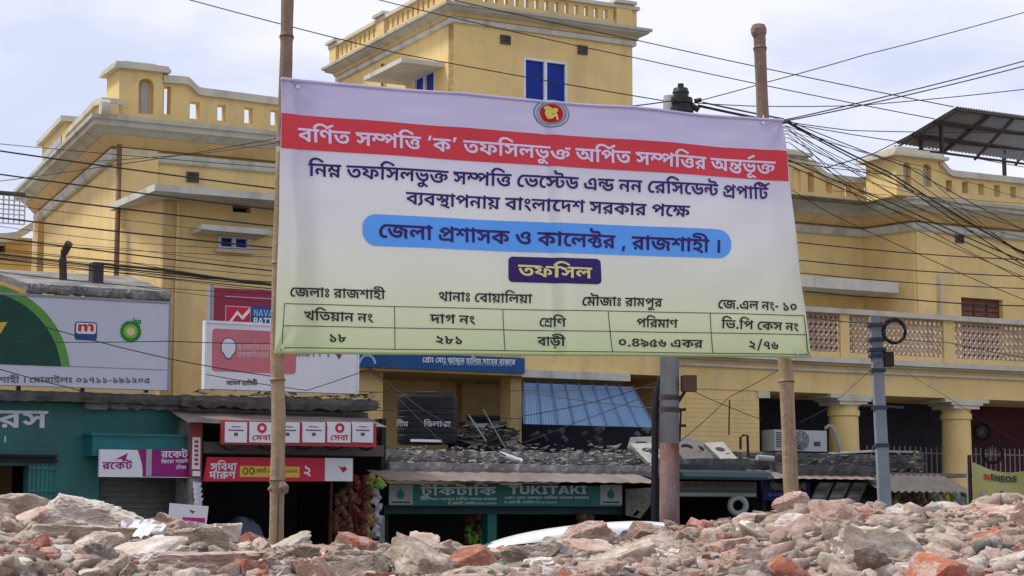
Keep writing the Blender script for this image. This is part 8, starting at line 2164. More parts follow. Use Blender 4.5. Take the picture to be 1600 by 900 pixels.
def bline(p0, p1, w=1.2):
    p0, p1 = Vector(p0), Vector(p1)
    d_ = (p1 - p0).normalized()
    q = Vector((-d_.y, d_.x)) * w / 2
    L = (p1 - p0).length
    return (p0 - q, p1 - q, p1 + q, p0 + q, int(max(2, L / 8)))
lines = [((443, 475), (1257, 493)), ((441.5, 509.5), (1261, 522.8)), ((439, 543.5), (1265, 553.8)), ((443, 475), (439, 543.5)), ((1257, 493), (1265, 553.8)),
         ((617, 479), (617, 547)), ((787.5, 483), (789, 548.5)), ((949, 487), (955.6, 551)), ((1107, 490), (1114, 552))]
mb = MB()
for a, b in lines:
    q0, q1, q2, q3, n = bline(a, b)
    U = [Vector(buv(*q)) for q in (q0, q1, q2, q3)]
    vs = []
    for i in range(n + 1):
        t = i / n
        for A, B in ((U[0], U[1]), (U[3], U[2])):
            q = A * (1 - t) + B * t
            vs.append(bsurf(q.x, q.y, .005))
    mb.add(vs, [(2 * i, 2 * i + 2, 2 * i + 3, 2 * i + 1) for i in range(n)])
mb.build('table_rule', mat('banner_rule_green', (0.03, 0.055, 0.03), (0.03, 0.05, 0.03), bump=0), ban)
# seal
em = None
ec = (861, 175.5)
def disc(rx, ry, off, name, m, c=ec, n=32, inner=0.0):
    mb = MB()
    ps = [bsurf(*buv(c[0] + rx * math.cos(2 * math.pi * i / n), c[1] + ry * math.sin(2 * math.pi * i / n) + .07 * rx * math.cos(2 * math.pi * i / n)), off) for i in range(n)]
    if inner:
        qs = [bsurf(*buv(c[0] + inner * rx * math.cos(2 * math.pi * i / n), c[1] + inner * ry * math.sin(2 * math.pi * i / n)), off) for i in range(n)]
        mb.add(ps + qs, [(i, (i + 1) % n, n + (i + 1) % n, n + i) for i in range(n)])
    else:
        return blob([(c[0] + rx * math.cos(2 * math.pi * i / n), c[1] + ry * math.sin(2 * math.pi * i / n) + .07 * rx * math.cos(2 * math.pi * i / n)) for i in range(n)], off, name, m, 12, 12)
    return mb.build(name, m, ban)
sealt = mat('seal_teal', (0.10, 0.20, 0.26), (0.12, 0.24, 0.30), bump=0)
disc(28.5, 22, .0040, 'seal_rim', sealt)
disc(26.5, 20.2, .0060, 'seal_white_ring', mat('seal_white', (0.62, 0.60, 0.72), (0.6, 0.58, 0.7), bump=0))
disc(24.8, 18.8, .0080, 'seal_hatched_ring', mat('seal_grey_teal', (0.33, 0.40, 0.48), (0.3, 0.36, 0.44), bump=0), inner=.80)
disc(18.5, 14.8, .0080, 'seal_red_disc', mat('seal_red', (0.50, 0.015, 0.03), (0.48, 0.015, 0.03), bump=0))
tk_ = MB()
for i in range(26):
    t = math.radians(200 + i * (500 - 200) / 26.0)
    q = (ec[0] + 22 * math.cos(t), ec[1] + 16.7 * math.sin(t))
    ps = [bsurf(*buv(q[0] + dx, q[1] + dy), .0100) for dx, dy in ((-.8, -1.2), (.8, -1.2), (.8, 1.2), (-.8, 1.2))]
    tk_.add(ps, [(0, 1, 2, 3)])
tk_.build('seal_small_lettering', sealt, ban)
mp_ = [(849, 166), (853, 163), (858, 165), (861, 168), (864, 167.5), (870, 168.5), (869.5, 173), (867, 174), (869, 178), (871, 186), (868.5, 187), (866, 181), (864, 181), (862, 184), (856, 184.5), (853, 180), (851, 175), (852, 170)]
ring = [Vector(buv(*q)) for q in mp_]
v2, f2 = cdt([tuple(q) for q in ring], [])
MB().add([bsurf(p[0], p[1], .0125) for p in v2], [tuple(f) for f in f2]).build('seal_map_shape', mat('seal_yellow', (0.70, 0.62, 0.16), (0.66, 0.6, 0.15), bump=0), ban)
# hems and eyelet ties
hm = MB()
for v_ in (1.0,):
    hm.tube([bsurf(i / 80, v_, .004) for i in range(81)], .011, 6)
hm.build('top_hem', mat('banner_hem_lilac', (0.52, 0.5, 0.72), (0.45, 0.43, 0.62), bump=.05), ban)
hm = MB()
hm.tube([bsurf(i / 80, 0, .002) for i in range(81)], .010, 6)
hm.build('bottom_hem', mat('banner_hem_green', (0.36, 0.44, 0.2), (0.3, 0.38, 0.17), bump=.05), ban)
ROPE = mat('white_rope', (0.5, 0.5, 0.48), (0.35, 0.35, 0.33), scale=20)
for k, (u, v_, px, py, Y) in enumerate(((.03, .975, 447, 118, 12.9), (.012, .02, 436, 560, 12.9), (.955, .985, 1192, 178, 14.4), (.97, .015, 1230, 565, 14.4))):
    p0 = bsurf(u, v_, .01)
    p1 = P(px, py, Y)
    MB().tube([p0, p0.lerp(p1, .5) + Vector((0, -.03, 0)), p1], .005, 5).build('rope_tie', ROPE, ban)
    ct_ = MB()
    ct_.tube([p0 + bn_n * .0, p0 + bn_n * .006], .014, 10)
    ct_.build('eyelet', mat('eyelet_metal', (0.6, 0.6, 0.62), rough=.3, metal=1.0), ban)

# bamboo poles
BAM = mat('bamboo_pale', (0.36, 0.27, 0.165), (0.26, 0.185, 0.11), scale=9, stain=(0.12, 0.08, 0.055), stain_amt=.9, stain_scale=(9, 9, .5), rough=.75, bump=.6, bscale=30)
BAMD = mat('bamboo_weathered', (0.20, 0.135, 0.10), (0.27, 0.19, 0.14), scale=5, stain=(0.08, 0.055, 0.05), stain_amt=.9, stain_scale=(9, 9, .5), rough=.85, bump=.6, bscale=30)
mat('bamboo_crack', (0.10, 0.065, 0.04))
def bamboo(pts, r0, r1, nodes, lab, dark_top):
    t = thing('bamboo_pole', pts[0], lab, 'pole', 'bamboo poles holding the notice banner')
    L = len(pts) - 1
    def at(f):
        x = min(f * L, L - 1e-6)
        i = int(x)
        return pts[i].lerp(pts[i + 1], x - i)
    path, rad = [], []
    N = 90
    nd = sorted(nodes)
    for k in range(N + 1):
        f = k / N
        r = r0 + (r1 - r0) * f
        path.append(at(f))
        rad.append(r * (1 + .025 * math.sin(f * 47) + .02 * mnoise.noise(Vector((f * 60, r0 * 99, 0)))))
    for q in nd:
        for df, m in ((-.006, 1.0), (-.002, 1.14), (.001, 1.16), (.004, 1.0)):
            f = q + df
            path.append(at(f))
            rad.append((r0 + (r1 - r0) * f) * m)
    order = sorted(range(len(path)), key=lambda i: (path[i] - pts[0]).length)
    path = [path[i] for i in order]
    rad = [rad[i] for i in order]
    sp = next(i for i, p in enumerate(path) if (p - pts[0]).length / (pts[-1] - pts[0]).length > dark_top)
    MB().tube(path[:sp + 1], rad[:sp + 1], 18).build('culm', BAM, t, smooth=True)
    for q in nd:
        MB().tube([at(q - .0012), at(q + .0006)], (r0 + (r1 - r0) * q) * 1.175, 18).build('node_ring', MATS['bamboo_crack'], t)
    MB().tube(path[sp:], rad[sp:], 18).build('upper_culm', BAMD, t, smooth=True)
    return t, at
t, at = bamboo([P(431, 905, 12.9), P(433, 760, 12.9), P(435.5, 660, 12.9), P(433, 560, 12.9), P(436, 400, 12.92), P(441, 250, 12.88), P(447, 100, 12.9), P(450, -40, 12.9)], 11.5 * mpp(12.9), 10 * mpp(12.9),
               [.155, .38, .56, .74, .90], 'left bamboo pole holding the banner, standing in the rubble', .70)
kn = MB()
c_ = P(434, 762, 12.82)
for dx, dz, r in ((.04, 0, .034), (-.05, -.01, .018), (.052, -.02, .02), (0.03, .02, .022)):
    q = c_ + Vector((dx, 0, dz))
    kn.lathe((q.x, q.y, q.z - r), [(r * .3, 0), (r * .85, r * .5), (r, r), (r * .85, r * 1.5), (r * .3, r * 2)], 10)
kn.build('branch_knot', BAMD, t, smooth=True)
sl = MB()
sl.tube([P(435, 772, 12.79), P(434, 820, 12.785), P(433, 890, 12.785)], .007, 5)
sl.build('split_line', mat('bamboo_crack', (0.08, 0.05, 0.03)), t)
t, at = bamboo([P(1237, 800, 14.4), P(1236, 765, 14.4), P(1229, 600, 14.4), P(1222, 500, 14.42), P(1212, 400, 14.38), P(1203, 290, 14.4), P(1192, 185, 14.4), P(1186, 40, 14.4)], 12 * mpp(14.4), 9.5 * mpp(14.4),
               [.10, .29, .48, .66, .965], 'right bamboo pole with a knobbly top, rising behind the rubble', .55)
MB().lathe(tuple(P(1185.5, 52, 14.4)), [(9.5 * mpp(14.4), -.03), (12.5 * mpp(14.4), 0), (13 * mpp(14.4), .03), (11.5 * mpp(14.4), .05), (10 * mpp(14.4), .065), (4 * mpp(14.4), .075)], 18).build('top_knob', BAMD, t)

# ------------------------------------------------------------------ white car behind the rubble
YC = 21.5
cx0 = P(752, 815, YC).x
car = thing('parked_car', Vector((cx0 + 1.6, YC + .8, 0)), 'white car parked behind the rubble with only its roof showing', 'car')
WCAR = mat('white_car_paint', (0.78, 0.79, 0.79), (0.76, 0.77, 0.77), rough=.25, scale=1, bump=0, spec=.5)
prof = [(-.95, .35), (-.95, .75), (-.80, .92), (0.0, 1.08), (.5, 1.34), (1.05, 1.50), (1.9, 1.60), (2.7, 1.63), (3.1, 1.45), (3.3, 1.05), (3.35, .6), (3.3, .35)]
def xs(dy):
    return [(cx0 - .55 + x, YC + dy, z) for x, z in prof]
def ring_car(y, inset, drop):
    out = []
    for x, z in prof:
        zz = z
        if z > 1.0:
            zz = 1.0 + (z - 1.0) * (1 - drop)
        xx = x + (inset if x < 1.5 else -inset) * (1 if z > 1.0 else .3)
        out.append((cx0 - .55 + xx, YC + y, zz))
    return out
k = len(prof)
rings = [ring_car(0, .35, .22), ring_car(.05, .14, .06), ring_car(.22, .05, .015), ring_car(.85, 0, 0), ring_car(1.48, .05, .015), ring_car(1.65, .14, .06), ring_car(1.7, .35, .22)]
mb = MB()
mb.add([p for r in rings for p in r], [(i * k + j, i * k + (j + 1) % k, (i + 1) * k + (j + 1) % k, (i + 1) * k + j) for i in range(6) for j in range(k)] +
       [tuple(range(k))[::-1], tuple(range(6 * k, 7 * k))])
o = mb.build('body', WCAR, car, smooth=True)
md = o.modifiers.new('sub', 'SUBSURF')
md.levels = md.render_levels = 2
gl = mat('car_glass', (0.006, 0.022, 0.024), (0.005, 0.018, 0.02), rough=.08, scale=1, bump=0, spec=.6)
mb = MB()
for y in (-.02, 1.72):
    for x0, x1, x2, x3 in ((.3, .85, 1.25, 1.25), (1.32, 1.32, 2.1, 2.1), (2.17, 2.17, 2.65, 2.95)):
        ps = [(cx0 - .55 + x0, YC + y, 1.02), (cx0 - .55 + x3, YC + y, 1.02), (cx0 - .55 + x2, YC + y, 1.38), (cx0 - .55 + x1, YC + y, 1.34)]
        mb.add([(p[0], p[1], p[2]) for p in ps] + [(p[0], p[1] + (.05 if y < 0 else -.05), p[2]) for p in ps], [(0, 1, 2, 3), (7, 6, 5, 4), (0, 4, 5, 1), (1, 5, 6, 2), (2, 6, 7, 3), (3, 7, 4, 0)])
mb.build('side_window', gl, car)
mb = MB()
mb.add([(cx0 - .55 + .06, YC + .2, 1.11), (cx0 - .55 + .06, YC + 1.5, 1.11), (cx0 - .55 + .60, YC + 1.4, 1.46), (cx0 - .55 + .60, YC + .3, 1.46)], [(0, 3, 2, 1)])
mb.build('windscreen', gl, car)
for wx in (-.25, 2.45):
    for wy in (.0, 1.55):
        w = MB().tube([(cx0 - .55 + wx, YC + wy - .03, .31), (cx0 - .55 + wx, YC + wy + .18, .31)], .31, 24).build('wheel', BLACKP, car)
        MB().tube([(cx0 - .55 + wx, YC + wy - .04, .31), (cx0 - .55 + wx, YC + wy + .19, .31)], .19, 16).build('rim', mat('alloy', (0.4, 0.4, 0.42), rough=.3, metal=.8), w)
MB().box(cx0 - 1.52, cx0 - 1.46, YC + .15, YC + .4, .68, .8).build('headlight', gl, car)
MB().box(cx0 - 1.52, cx0 - 1.46, YC + 1.3, YC + 1.55, .68, .8).build('headlight', gl, car)

# ------------------------------------------------------------------ the rubble heap
SKY = [(a, b + 7) for a, b in [(-200, 782), (0, 782), (100, 790), (215, 815), (300, 826), (345, 835), (450, 847), (520, 852), (600, 850), (680, 846), (760, 862), (860, 852), (930, 842), (1020, 836), (1060, 820),
       (1150, 812), (1200, 802), (1250, 795), (1330, 790), (1400, 788), (1480, 792), (1550, 788), (1600, 778), (1800, 768)]]
def lerp_tab(tab, x):
    if x <= tab[0][0]:
        return tab[0][1]
    for (a, b), (c, d) in zip(tab, tab[1:]):
        if x <= c:
            return b + (d - b) * (x - a) / (c - a)
    return tab[-1][1]
RIDGE = [(-200, 13.2), (400, 13.6), (700, 14.2), (1000, 13.6), (1250, 12.6), (1800, 11.8)]
def heap_z(x, y):
    px = 800 + 3022 * x / max(y, 1)
    ys, yr = lerp_tab(SKY, px), lerp_tab(RIDGE, px)
    zr = 1.6 + (815 - ys) * yr / 3000.0
    z7 = 1.6 - (925 - 815) * 7.5 / 3000.0
    if y < 7.5:
        z = z7 * max(0, min(1, (y - 3.6) / 3.2)) ** .8
    elif y < yr:
        t = (y - 7.5) / (yr - 7.5)
        z = z7 + (zr - z7) * (t * t * (3 - 2 * t) * .6 + t * .4)
    else:
        z = zr - (y - yr) * 0.62
    return z
def nz3(x, y, s, o=0.0):
    return mnoise.noise(Vector((x * s + o, y * s, o * 1.7)))
DUST = mat('rubble_dust', (0.38, 0.285, 0.235), (0.29, 0.215, 0.175), scale=3.5, rough=.95, bump=1.0, bscale=38, speck=(0.60, 0.50, 0.45), speck_amt=.6, speck_scale=26,
           stain=(0.25, 0.17, 0.13), stain_amt=.6, stain_scale=(2, 2, 2))
mb = MB()
X0, X1, Y0_, Y1_ = -8.5, 9.5, 3.4, 17.5
NX, NY = 440, 340
vs = []
for j in range(NY + 1):
    y = Y0_ + (Y1_ - Y0_) * j / NY
    for i in range(NX + 1):
        x = X0 + (X1 - X0) * i / NX
        edge = min(1, (x - X0) / 1.2, (X1 - x) / 1.2)
        z = heap_z(x, y)
        z += .055 * nz3(x, y, 2.2) + .03 * nz3(x, y, 6, 3) + .022 * nz3(x, y, 15, 5) + .012 * nz3(x, y, 34, 8) - .02
        vs.append((x, y, max(-.05, z * max(0, edge) ** .6)))
mb.add(vs, [(j * (NX + 1) + i, j * (NX + 1) + i + 1, (j + 1) * (NX + 1) + i + 1, (j + 1) * (NX + 1) + i) for j in range(NY) for i in range(NX)])
hp = mb.build('rubble_heap', DUST)
tag(hp, kind='structure')

def rock_mesh(seed, sub=3, cuts=9, m=None, flat=.75, rough=.05, elong=(1, .8, .65), brick=False, name='chunk'):
    r = random.Random(seed)
    import bmesh
    bm = bmesh.new()
    bmesh.ops.create_icosphere(bm, subdivisions=sub, radius=1.0)
    pl = []
    jit = .10 if brick else .34
    for ax in range(3):
        for s_ in (-1, 1):
            n = Vector([0, 0, 0])
            n[ax] = s_
            n = (n + Vector([r.uniform(-jit, jit) for _ in range(3)])).normalized()
            pl.append((n, r.uniform(.52, .60) if brick else r.uniform(.45, .74)))
    for _ in range(2 if brick else cuts - 5):
        pl.append((Vector([r.gauss(0, 1) for _ in range(3)]).normalized(), r.uniform(.55, .8)))
    off = r.uniform(0, 99)
    k = rough * (.45 if brick else 1)
    for v in bm.verts:
        d = v.co.normalized()
        t = 1.0
        for n, h in pl:
            c_ = d.dot(n)
            if c_ > 1e-3:
                t = min(t, h / c_)
        q = d * t
        w = 1 + k * 1.1 * mnoise.noise(q * 3 + Vector((off, 0, 0))) + k * .9 * (abs(mnoise.noise(q * 7 + Vector((off, 5, 0)))) - .2) + k * .5 * mnoise.noise(q * 17 + Vector((off, 9, 0)))
        if sub > 4:
            w += k * .35 * mnoise.noise(q * 36 + Vector((off, 2, 0)))
        v.co = Vector((d.x * elong[0], d.y * elong[1], d.z * elong[2])) * t * w * 1.45
    me = bpy.data.meshes.new(name)
    bm.to_mesh(me)
    bm.free()
    if m:
        me.materials.append(m)
    return me

def rock_mat(name, a, b, c_, d, unit=1.0, rnd=.22):
    """a broken lump: two body tones, a coating of old mortar or plaster in patches, dark pits"""
    m = bpy.data.materials.new(name)
    m.use_nodes = True
    n, l = m.node_tree.nodes, m.node_tree.links
    bs = n['Principled BSDF']
    bs.inputs['Roughness'].default_value = .95
    bs.inputs['Specular IOR Level'].default_value = .15
    t = n.new('ShaderNodeTexCoord')
    oi = n.new('ShaderNodeObjectInfo')
    cb = n.new('ShaderNodeCombineXYZ')
    for i in range(3):
        l.new(oi.outputs['Random'], cb.inputs[i])
    sc = n.new('ShaderNodeVectorMath')
    sc.operation = 'MULTIPLY_ADD'
    l.new(cb.outputs[0], sc.inputs[0])
    sc.inputs[1].default_value = (41, 23, 67)
    l.new(t.outputs['Object'], sc.inputs[2])
    vec = sc.outputs[0]
    def nz(s_, det=6, rg=.6):
        q = n.new('ShaderNodeTexNoise')
        q.inputs['Scale'].default_value = s_ * unit
        q.inputs['Detail'].default_value = det
        q.inputs['Roughness'].default_value = rg
        l.new(vec, q.inputs['Vector'])
        return q.outputs['Fac']
    def mr(f, a_, b_, k=1.0):
        q = n.new('ShaderNodeMapRange')
        q.inputs['From Min'].default_value = a_
        q.inputs['From Max'].default_value = b_
        q.inputs['To Max'].default_value = k
        l.new(f, q.inputs['Value'])
        return q.outputs['Result']
    def mx(f, x, y):
        q = n.new('ShaderNodeMixRGB')
        l.new(f, q.inputs['Fac'])
        for sock, val in ((q.inputs['Color1'], x), (q.inputs['Color2'], y)):
            if isinstance(val, tuple):
                sock.default_value = (*val, 1)
            else:
                l.new(val, sock)
        return q.outputs[0]
    col = mx(mr(nz(1.6, 5), .40, .60), a, b)
    col = mx(mr(nz(1.1, 7, .7), .48, .58, .92), col, c_)
    col = mx(mr(nz(4.5, 7, .75), .56, .66, .75), col, d)
    v = n.new('ShaderNodeTexVoronoi')
    v.inputs['Scale'].default_value = 9 * unit
    l.new(vec, v.inputs['Vector'])
    col = mx(mr(v.outputs['Distance'], .22, .08, .45), col, tuple(x * .45 for x in a))
    q = n.new('ShaderNodeMapRange')
    l.new(oi.outputs['Random'], q.inputs['Value'])
    q.inputs['To Min'].default_value = 1 - rnd
    q.inputs['To Max'].default_value = 1 + rnd
    hs = n.new('ShaderNodeHueSaturation')
    l.new(q.outputs['Result'], hs.inputs['Value'])
    l.new(col, hs.inputs['Color'])
    l.new(hs.outputs[0], bs.inputs['Base Color'])
    bp = n.new('ShaderNodeBump')
    bp.inputs['Strength'].default_value = .9
    bp.inputs['Distance'].default_value = .02
    ad = n.new('ShaderNodeMath')
    ad.operation = 'ADD'
    l.new(nz(5, 8, .7), ad.inputs[0])
    l.new(mr(v.outputs['Distance'], 0, .3, .3), ad.inputs[1])
    l.new(ad.outputs[0], bp.inputs['Height'])
    l.new(bp.outputs[0], bs.inputs['Normal'])
    return m
PAL = {'brick': ((0.45, 0.15, 0.085), (0.36, 0.14, 0.095), (0.48, 0.36, 0.30), (0.50, 0.25, 0.17)),
       'pink': ((0.50, 0.355, 0.285), (0.41, 0.275, 0.22), (0.60, 0.50, 0.43), (0.42, 0.19, 0.13)),
       'grey': ((0.42, 0.34, 0.26), (0.31, 0.25, 0.19), (0.58, 0.50, 0.42), (0.26, 0.21, 0.175)),
       'plaster': ((0.66, 0.58, 0.49), (0.56, 0.47, 0.38), (0.76, 0.71, 0.65), (0.42, 0.29, 0.23)),
       'dark': ((0.22, 0.20, 0.18), (0.17, 0.155, 0.145), (0.40, 0.34, 0.29), (0.12, 0.11, 0.10))}
RNAME = {'brick': 'broken_brick_surface', 'pink': 'dusty_pink_masonry', 'grey': 'beige_grey_mortar', 'plaster': 'whitish_plaster', 'dark': 'dark_cement'}
MT = {k: rock_mat(RNAME[k], *v) for k, v in PAL.items()}
MTW = {k: rock_mat(RNAME[k] + '_crumbs', *v, unit=9.0) for k, v in PAL.items()}
protos = {k: [] for k in MT}
sd_ = 0
for kname, m in MT.items():
    for q in range(7):
        sd_ += 1
        rq = random.Random(sd_)
        if kname == 'brick':
            el_, bk = (1.2, .62, .42 + .3 * (q % 2)), q < 5
        elif kname == 'plaster':
            el_, bk = (1.1, .8, rq.uniform(.25, .5)), False
        else:
            el_, bk = (rq.uniform(1.0, 1.6), .85, rq.uniform(.35, .75)), q in (2, 5)
        protos[kname].append(rock_mesh(sd_ * 13, 4, 10, m, elong=el_, brick=bk, rough=.14, name='%s_chunk' % kname))
NAMEK = {'brick': 'broken_brick', 'pink': 'masonry_chunk', 'grey': 'mortar_lump', 'plaster': 'plaster_piece', 'dark': 'cement_lump'}
LABK = {'brick': 'broken red brick', 'pink': 'pink masonry chunk', 'grey': 'grey mortar lump', 'plaster': 'pale plaster piece', 'dark': 'dark grey cement lump'}
def region(px):
    for lim, s_ in ((60, 'at the left edge'), (130, 'by the long broken slab'), (200, 'under the white cloth'), (262, 'right of the white cloth'), (330, 'below the small white board'), (405, 'left of the left bamboo'),
                    (470, 'right of the left bamboo'), (540, 'below the snack strips'), (620, 'below the snack shop edge'), (700, 'left of the large red brick'), (770, 'around the large red brick'),
                    (850, 'below the front of the white car'), (940, 'below the white car roof'), (1020, 'left of the grey pole base'), (1080, 'below the grey pole'), (1160, 'below the pale pipe coil'),
                    (1230, 'left of the right bamboo'), (1300, 'below the right bamboo'), (1380, 'around the orange brick mass'), (1450, 'below the tin awning'), (1520, 'left of the yellow banner')):
        if px < lim:
            return s_
    return 'at the right edge'
def to_px(v):
    yy = v.y * cp + (v.z - CAMZ) * sp_
    return (800 + FPX * v.x / yy, 450 - FPX * ((v.z - CAMZ) * cp - v.y * sp_) / yy)
rr = random.Random(2024)
GRP = 'loose pieces of demolished masonry on the rubble heap'
# individual pieces, placed with a minimum spacing in the view
HB = [(128, 812, 165, 66), (120, 838, 200, 34), (226, 832, 76, 40), (322, 888, 176, 46), (742, 878, 84, 56), (915, 836, 100, 46), (1238, 788, 66, 42), (1255, 832, 104, 62),
      (1345, 818, 52, 48), (1398, 812, 62, 42), (1255, 884, 150, 52), (1565, 812, 110, 56), (318, 843, 100, 42), (100, 878, 76, 56)]
placed = []
cells = {}
tries = 0
while len(placed) < 268 and tries < 40000:
    tries += 1
    px = rr.uniform(-30, 1630)
    f = rr.random()
    yr = lerp_tab(RIDGE, px)
    Y = 8.2 + (yr + .1 - 8.2) * f ** .75
    x = (px - 800) / 3022 * Y
    z = heap_z(x, Y)
    sz_ = min(.20, max(.045, rr.lognormvariate(math.log(.074), .5)))
    if px > 1000 and f > .5:
        sz_ *= .9
    p = Vector((x, Y, z))
    qx, qy = to_px(p)
    if qy > 925:
        continue
    w = sz_ * 3022 / Y
    ok = all(((qx - a) / (w + b)) ** 2 + ((qy - c) / ((w + b) * .5)) ** 2 > .22 for a, c, b in placed)
    if not ok:
        continue
    if qy - w * .42 < lerp_tab(SKY, qx) - 9 or (735 < qx < 1050 and qy - w * .5 < 838):
        continue
    if qx > 1370 and rr.random() < .7:
        continue
    if any(abs(qx - hx) < hw * .5 and abs(qy - hy) < hh * .55 for hx, hy, hw, hh in HB):
        continue
    placed.append((qx, qy, w))
    cells[len(placed)] = (p, sz_, qx, qy)
seen = {}
for k, (p, sz_, qx, qy) in cells.items():
    wts = [('brick', .16), ('pink', .44), ('grey', .20), ('plaster', .14), ('dark', .06)] if qx > 950 else [('brick', .15), ('pink', .28), ('grey', .34), ('plaster', .15), ('dark', .08)]
    t = rr.random()
    for kn, w in wts:
        t -= w
        if t <= 0:
            break
    me = rr.choice(protos[kn])
    o = bpy.data.objects.new(NAMEK[kn], me)
    C.objects.link(o)
    o.location = p + Vector((0, 0, sz_ * .12))
    o.rotation_euler = (rr.uniform(-.5, .5), rr.uniform(-.5, .5), rr.uniform(0, 6.28))
    s_ = sz_ * rr.uniform(.85, 1.15)
    o.scale = (s_, s_, s_ * rr.uniform(.8, 1.1))
    size = 'large' if sz_ > .13 else ('mid sized' if sz_ > .09 else 'small')
    row = 'on the crest' if qy < lerp_tab(SKY, qx) + 14 else ('near the bottom' if qy > 872 else 'half way down')
    shp = 'flat' if o.scale.z < s_ * .88 else ('upright' if o.scale.z > s_ * 1.02 else 'squat')
    lab = ' '.join((size, shp, LABK[kn], region(qx), row)).replace('half way down', 'midway').replace('near the bottom', 'low down')
    tag(o, lab, 'rubble', GRP)
    seen.setdefault(lab, []).append((qx, o))

for lab, li in seen.items():
    if len(li) > 1:
        li.sort(key=lambda q: q[0])
        for i, (_, o) in enumerate(li):
            o['label'] = lab.replace(' half way down', ' midway').replace(' near the bottom', ' low down') + (', leftward' if i == 0 else (', rightward' if i == len(li) - 1 else ', %s' % ('second', 'third', 'fourth', 'fifth', 'sixth')[min(i, 5) - 1]))
# the big recognisable pieces
def hero(name, px, py, w, h, Y, kn, lab, rot=(0, 0, 0), depth=.8, seed=1, brick=False, sub=5, cuts=9, rough=.12):
    me = rock_mesh(seed, sub, cuts, MT[kn], elong=(1, 1, 1), brick=brick, rough=rough, name=name)
    # normalise to unit box
    co = np.empty(len(me.vertices) * 3)
    me.vertices.foreach_get('co', co)
    co = co.reshape(-1, 3)
    from mathutils import Euler
    Rm = np.array(Euler(rot).to_matrix())
    co = co @ Rm.T
    lo, hi = co.min(0), co.max(0)
    W, H = w * mpp(Y), h * mpp(Y)
    co = (co - (lo + hi) / 2) / (hi - lo) * 2.0
    me.vertices.foreach_set('co', co.ravel())
    me.update()
    o = bpy.data.objects.new(name, me)
    C.objects.link(o)
    o.location = P(px, py, Y)
    o.scale = (W / 2, W * depth / 2, H / 2)
    return tag(o, lab, 'rubble')
hero('masonry_slab', 128, 810, 188, 80, 11.6, 'plaster', 'big peaked pale slab left of the white cloth', (0.1, .5, .3), .5, 3, cuts=7)
hero('masonry_slab', 122, 840, 205, 42, 10.7, 'grey', 'long flat layered wall slab under the peaked slab', (0, .08, .1), .5, 105, brick=True)
hero('masonry_slab', 30, 806, 90, 50, 12.2, 'pink', 'reddish chunk at the left edge behind the long slab', (.3, .2, .1), .7, 7)
hero('masonry_chunk', 100, 878, 76, 56, 9.6, 'plaster', 'whitish blue block with a pink corner at the bottom left', (.2, .5, .2), .7, 8, cuts=6)
hero('masonry_chunk', 22, 862, 70, 52, 9.9, 'pink', 'brown pink chunk low at the left edge', (.1, .7, .2), .7, 81, cuts=6)
hero('masonry_chunk', 12, 896, 66, 34, 9.2, 'pink', 'pale pink chunk cut off by the bottom left corner', (.1, .7, .2), .7, 82, cuts=6)
hero('masonry_slab', 322, 888, 190, 54, 9.2, 'pink', 'wide low slab with orange brick rim at the bottom left of the left bamboo', (0, .05, .1), .6, 12, cuts=8)
hero('broken_brick', 388, 890, 58, 34, 8.9, 'brick', 'orange brick end on the wide low slab', (0, .1, .4), .7, 15, brick=True)
hero('masonry_slab', 318, 843, 100, 42, 11.2, 'grey', 'pale folded slab right of the white cloth', (.2, -.2, .2), .6, 18, cuts=6)
hero('masonry_chunk', 262, 822, 60, 44, 12.0, 'pink', 'tilted brown chunk between the white cloth and the small white board', (.2, .6, .2), .7, 19, cuts=6)
hero('broken_brick', 742, 878, 84, 56, 9.9, 'brick', 'large smooth red brick piece at the bottom centre', (.1, -.45, .3), .7, 22, brick=False, cuts=6, rough=.03)
hero('masonry_chunk', 915, 836, 100, 46, 11.8, 'pink', 'rounded pinkish boulder in front of the white car', (.2, .2, .5), .7, 25)
hero('masonry_chunk', 828, 868, 96, 40, 10.8, 'grey', 'low grey pink chunk right of the large red brick', (.1, .1, .5), .7, 26)
hero('masonry_chunk', 1010, 836, 70, 44, 11.8, 'pink', 'brown pink chunk left of the grey pole base', (.5, .3, .1), .7, 28, cuts=7)
hero('masonry_chunk', 1238, 788, 66, 42, 12.2, 'pink', 'pale pink slab tilted up in front of the right bamboo', (.1, -.5, .3), .6, 31, cuts=6)
hero('masonry_chunk', 1255, 832, 104, 62, 11.0, 'plaster', 'large whitish pink block below the right bamboo', (.2, .2, .7), .8, 33, cuts=9)
hero('broken_brick', 1345, 818, 52, 48, 11.2, 'brick', 'bright orange red brick mass right of the whitish block', (.5, .3, .3), .8, 36, cuts=8)
hero('masonry_chunk', 1398, 812, 62, 42, 11.3, 'plaster', 'white plaster block right of the orange brick mass', (.4, .1, .3), .8, 38, cuts=7)
hero('cement_slab', 1255, 884, 150, 52, 9.6, 'dark', 'dark grey cement slab sloping at the bottom under the right bamboo', (.1, .32, .1), .6, 41, cuts=6)
hero('masonry_chunk', 1303, 866, 60, 40, 9.9, 'plaster', 'pink white rock on the dark cement slab', (.4, .5, .1), .8, 43, cuts=8)
hero('masonry_chunk', 1565, 812, 110, 56, 10.9, 'pink', 'large pink white boulder at the right edge', (.2, .1, .2), .8, 46)
hero('masonry_chunk', 1450, 838, 84, 36, 10.8, 'grey', 'flat brown grey lump in the dust at the right', (.1, .1, .2), .8, 48)
hero('masonry_chunk', 1190, 846, 44, 56, 10.6, 'grey', 'grey lump left of the large whitish block', (.1, .4, .2), .8, 49, cuts=6)
hero('masonry_chunk', 462, 868, 84, 34, 10.4, 'grey', 'grey sloping lump right of the left bamboo', (.1, .2, .2), .8, 51, cuts=6)
hero('masonry_chunk', 560, 876, 120, 34, 10.0, 'grey', 'broad grey lump below the snack strips', (.1, .05, .4), .7, 53, cuts=7)
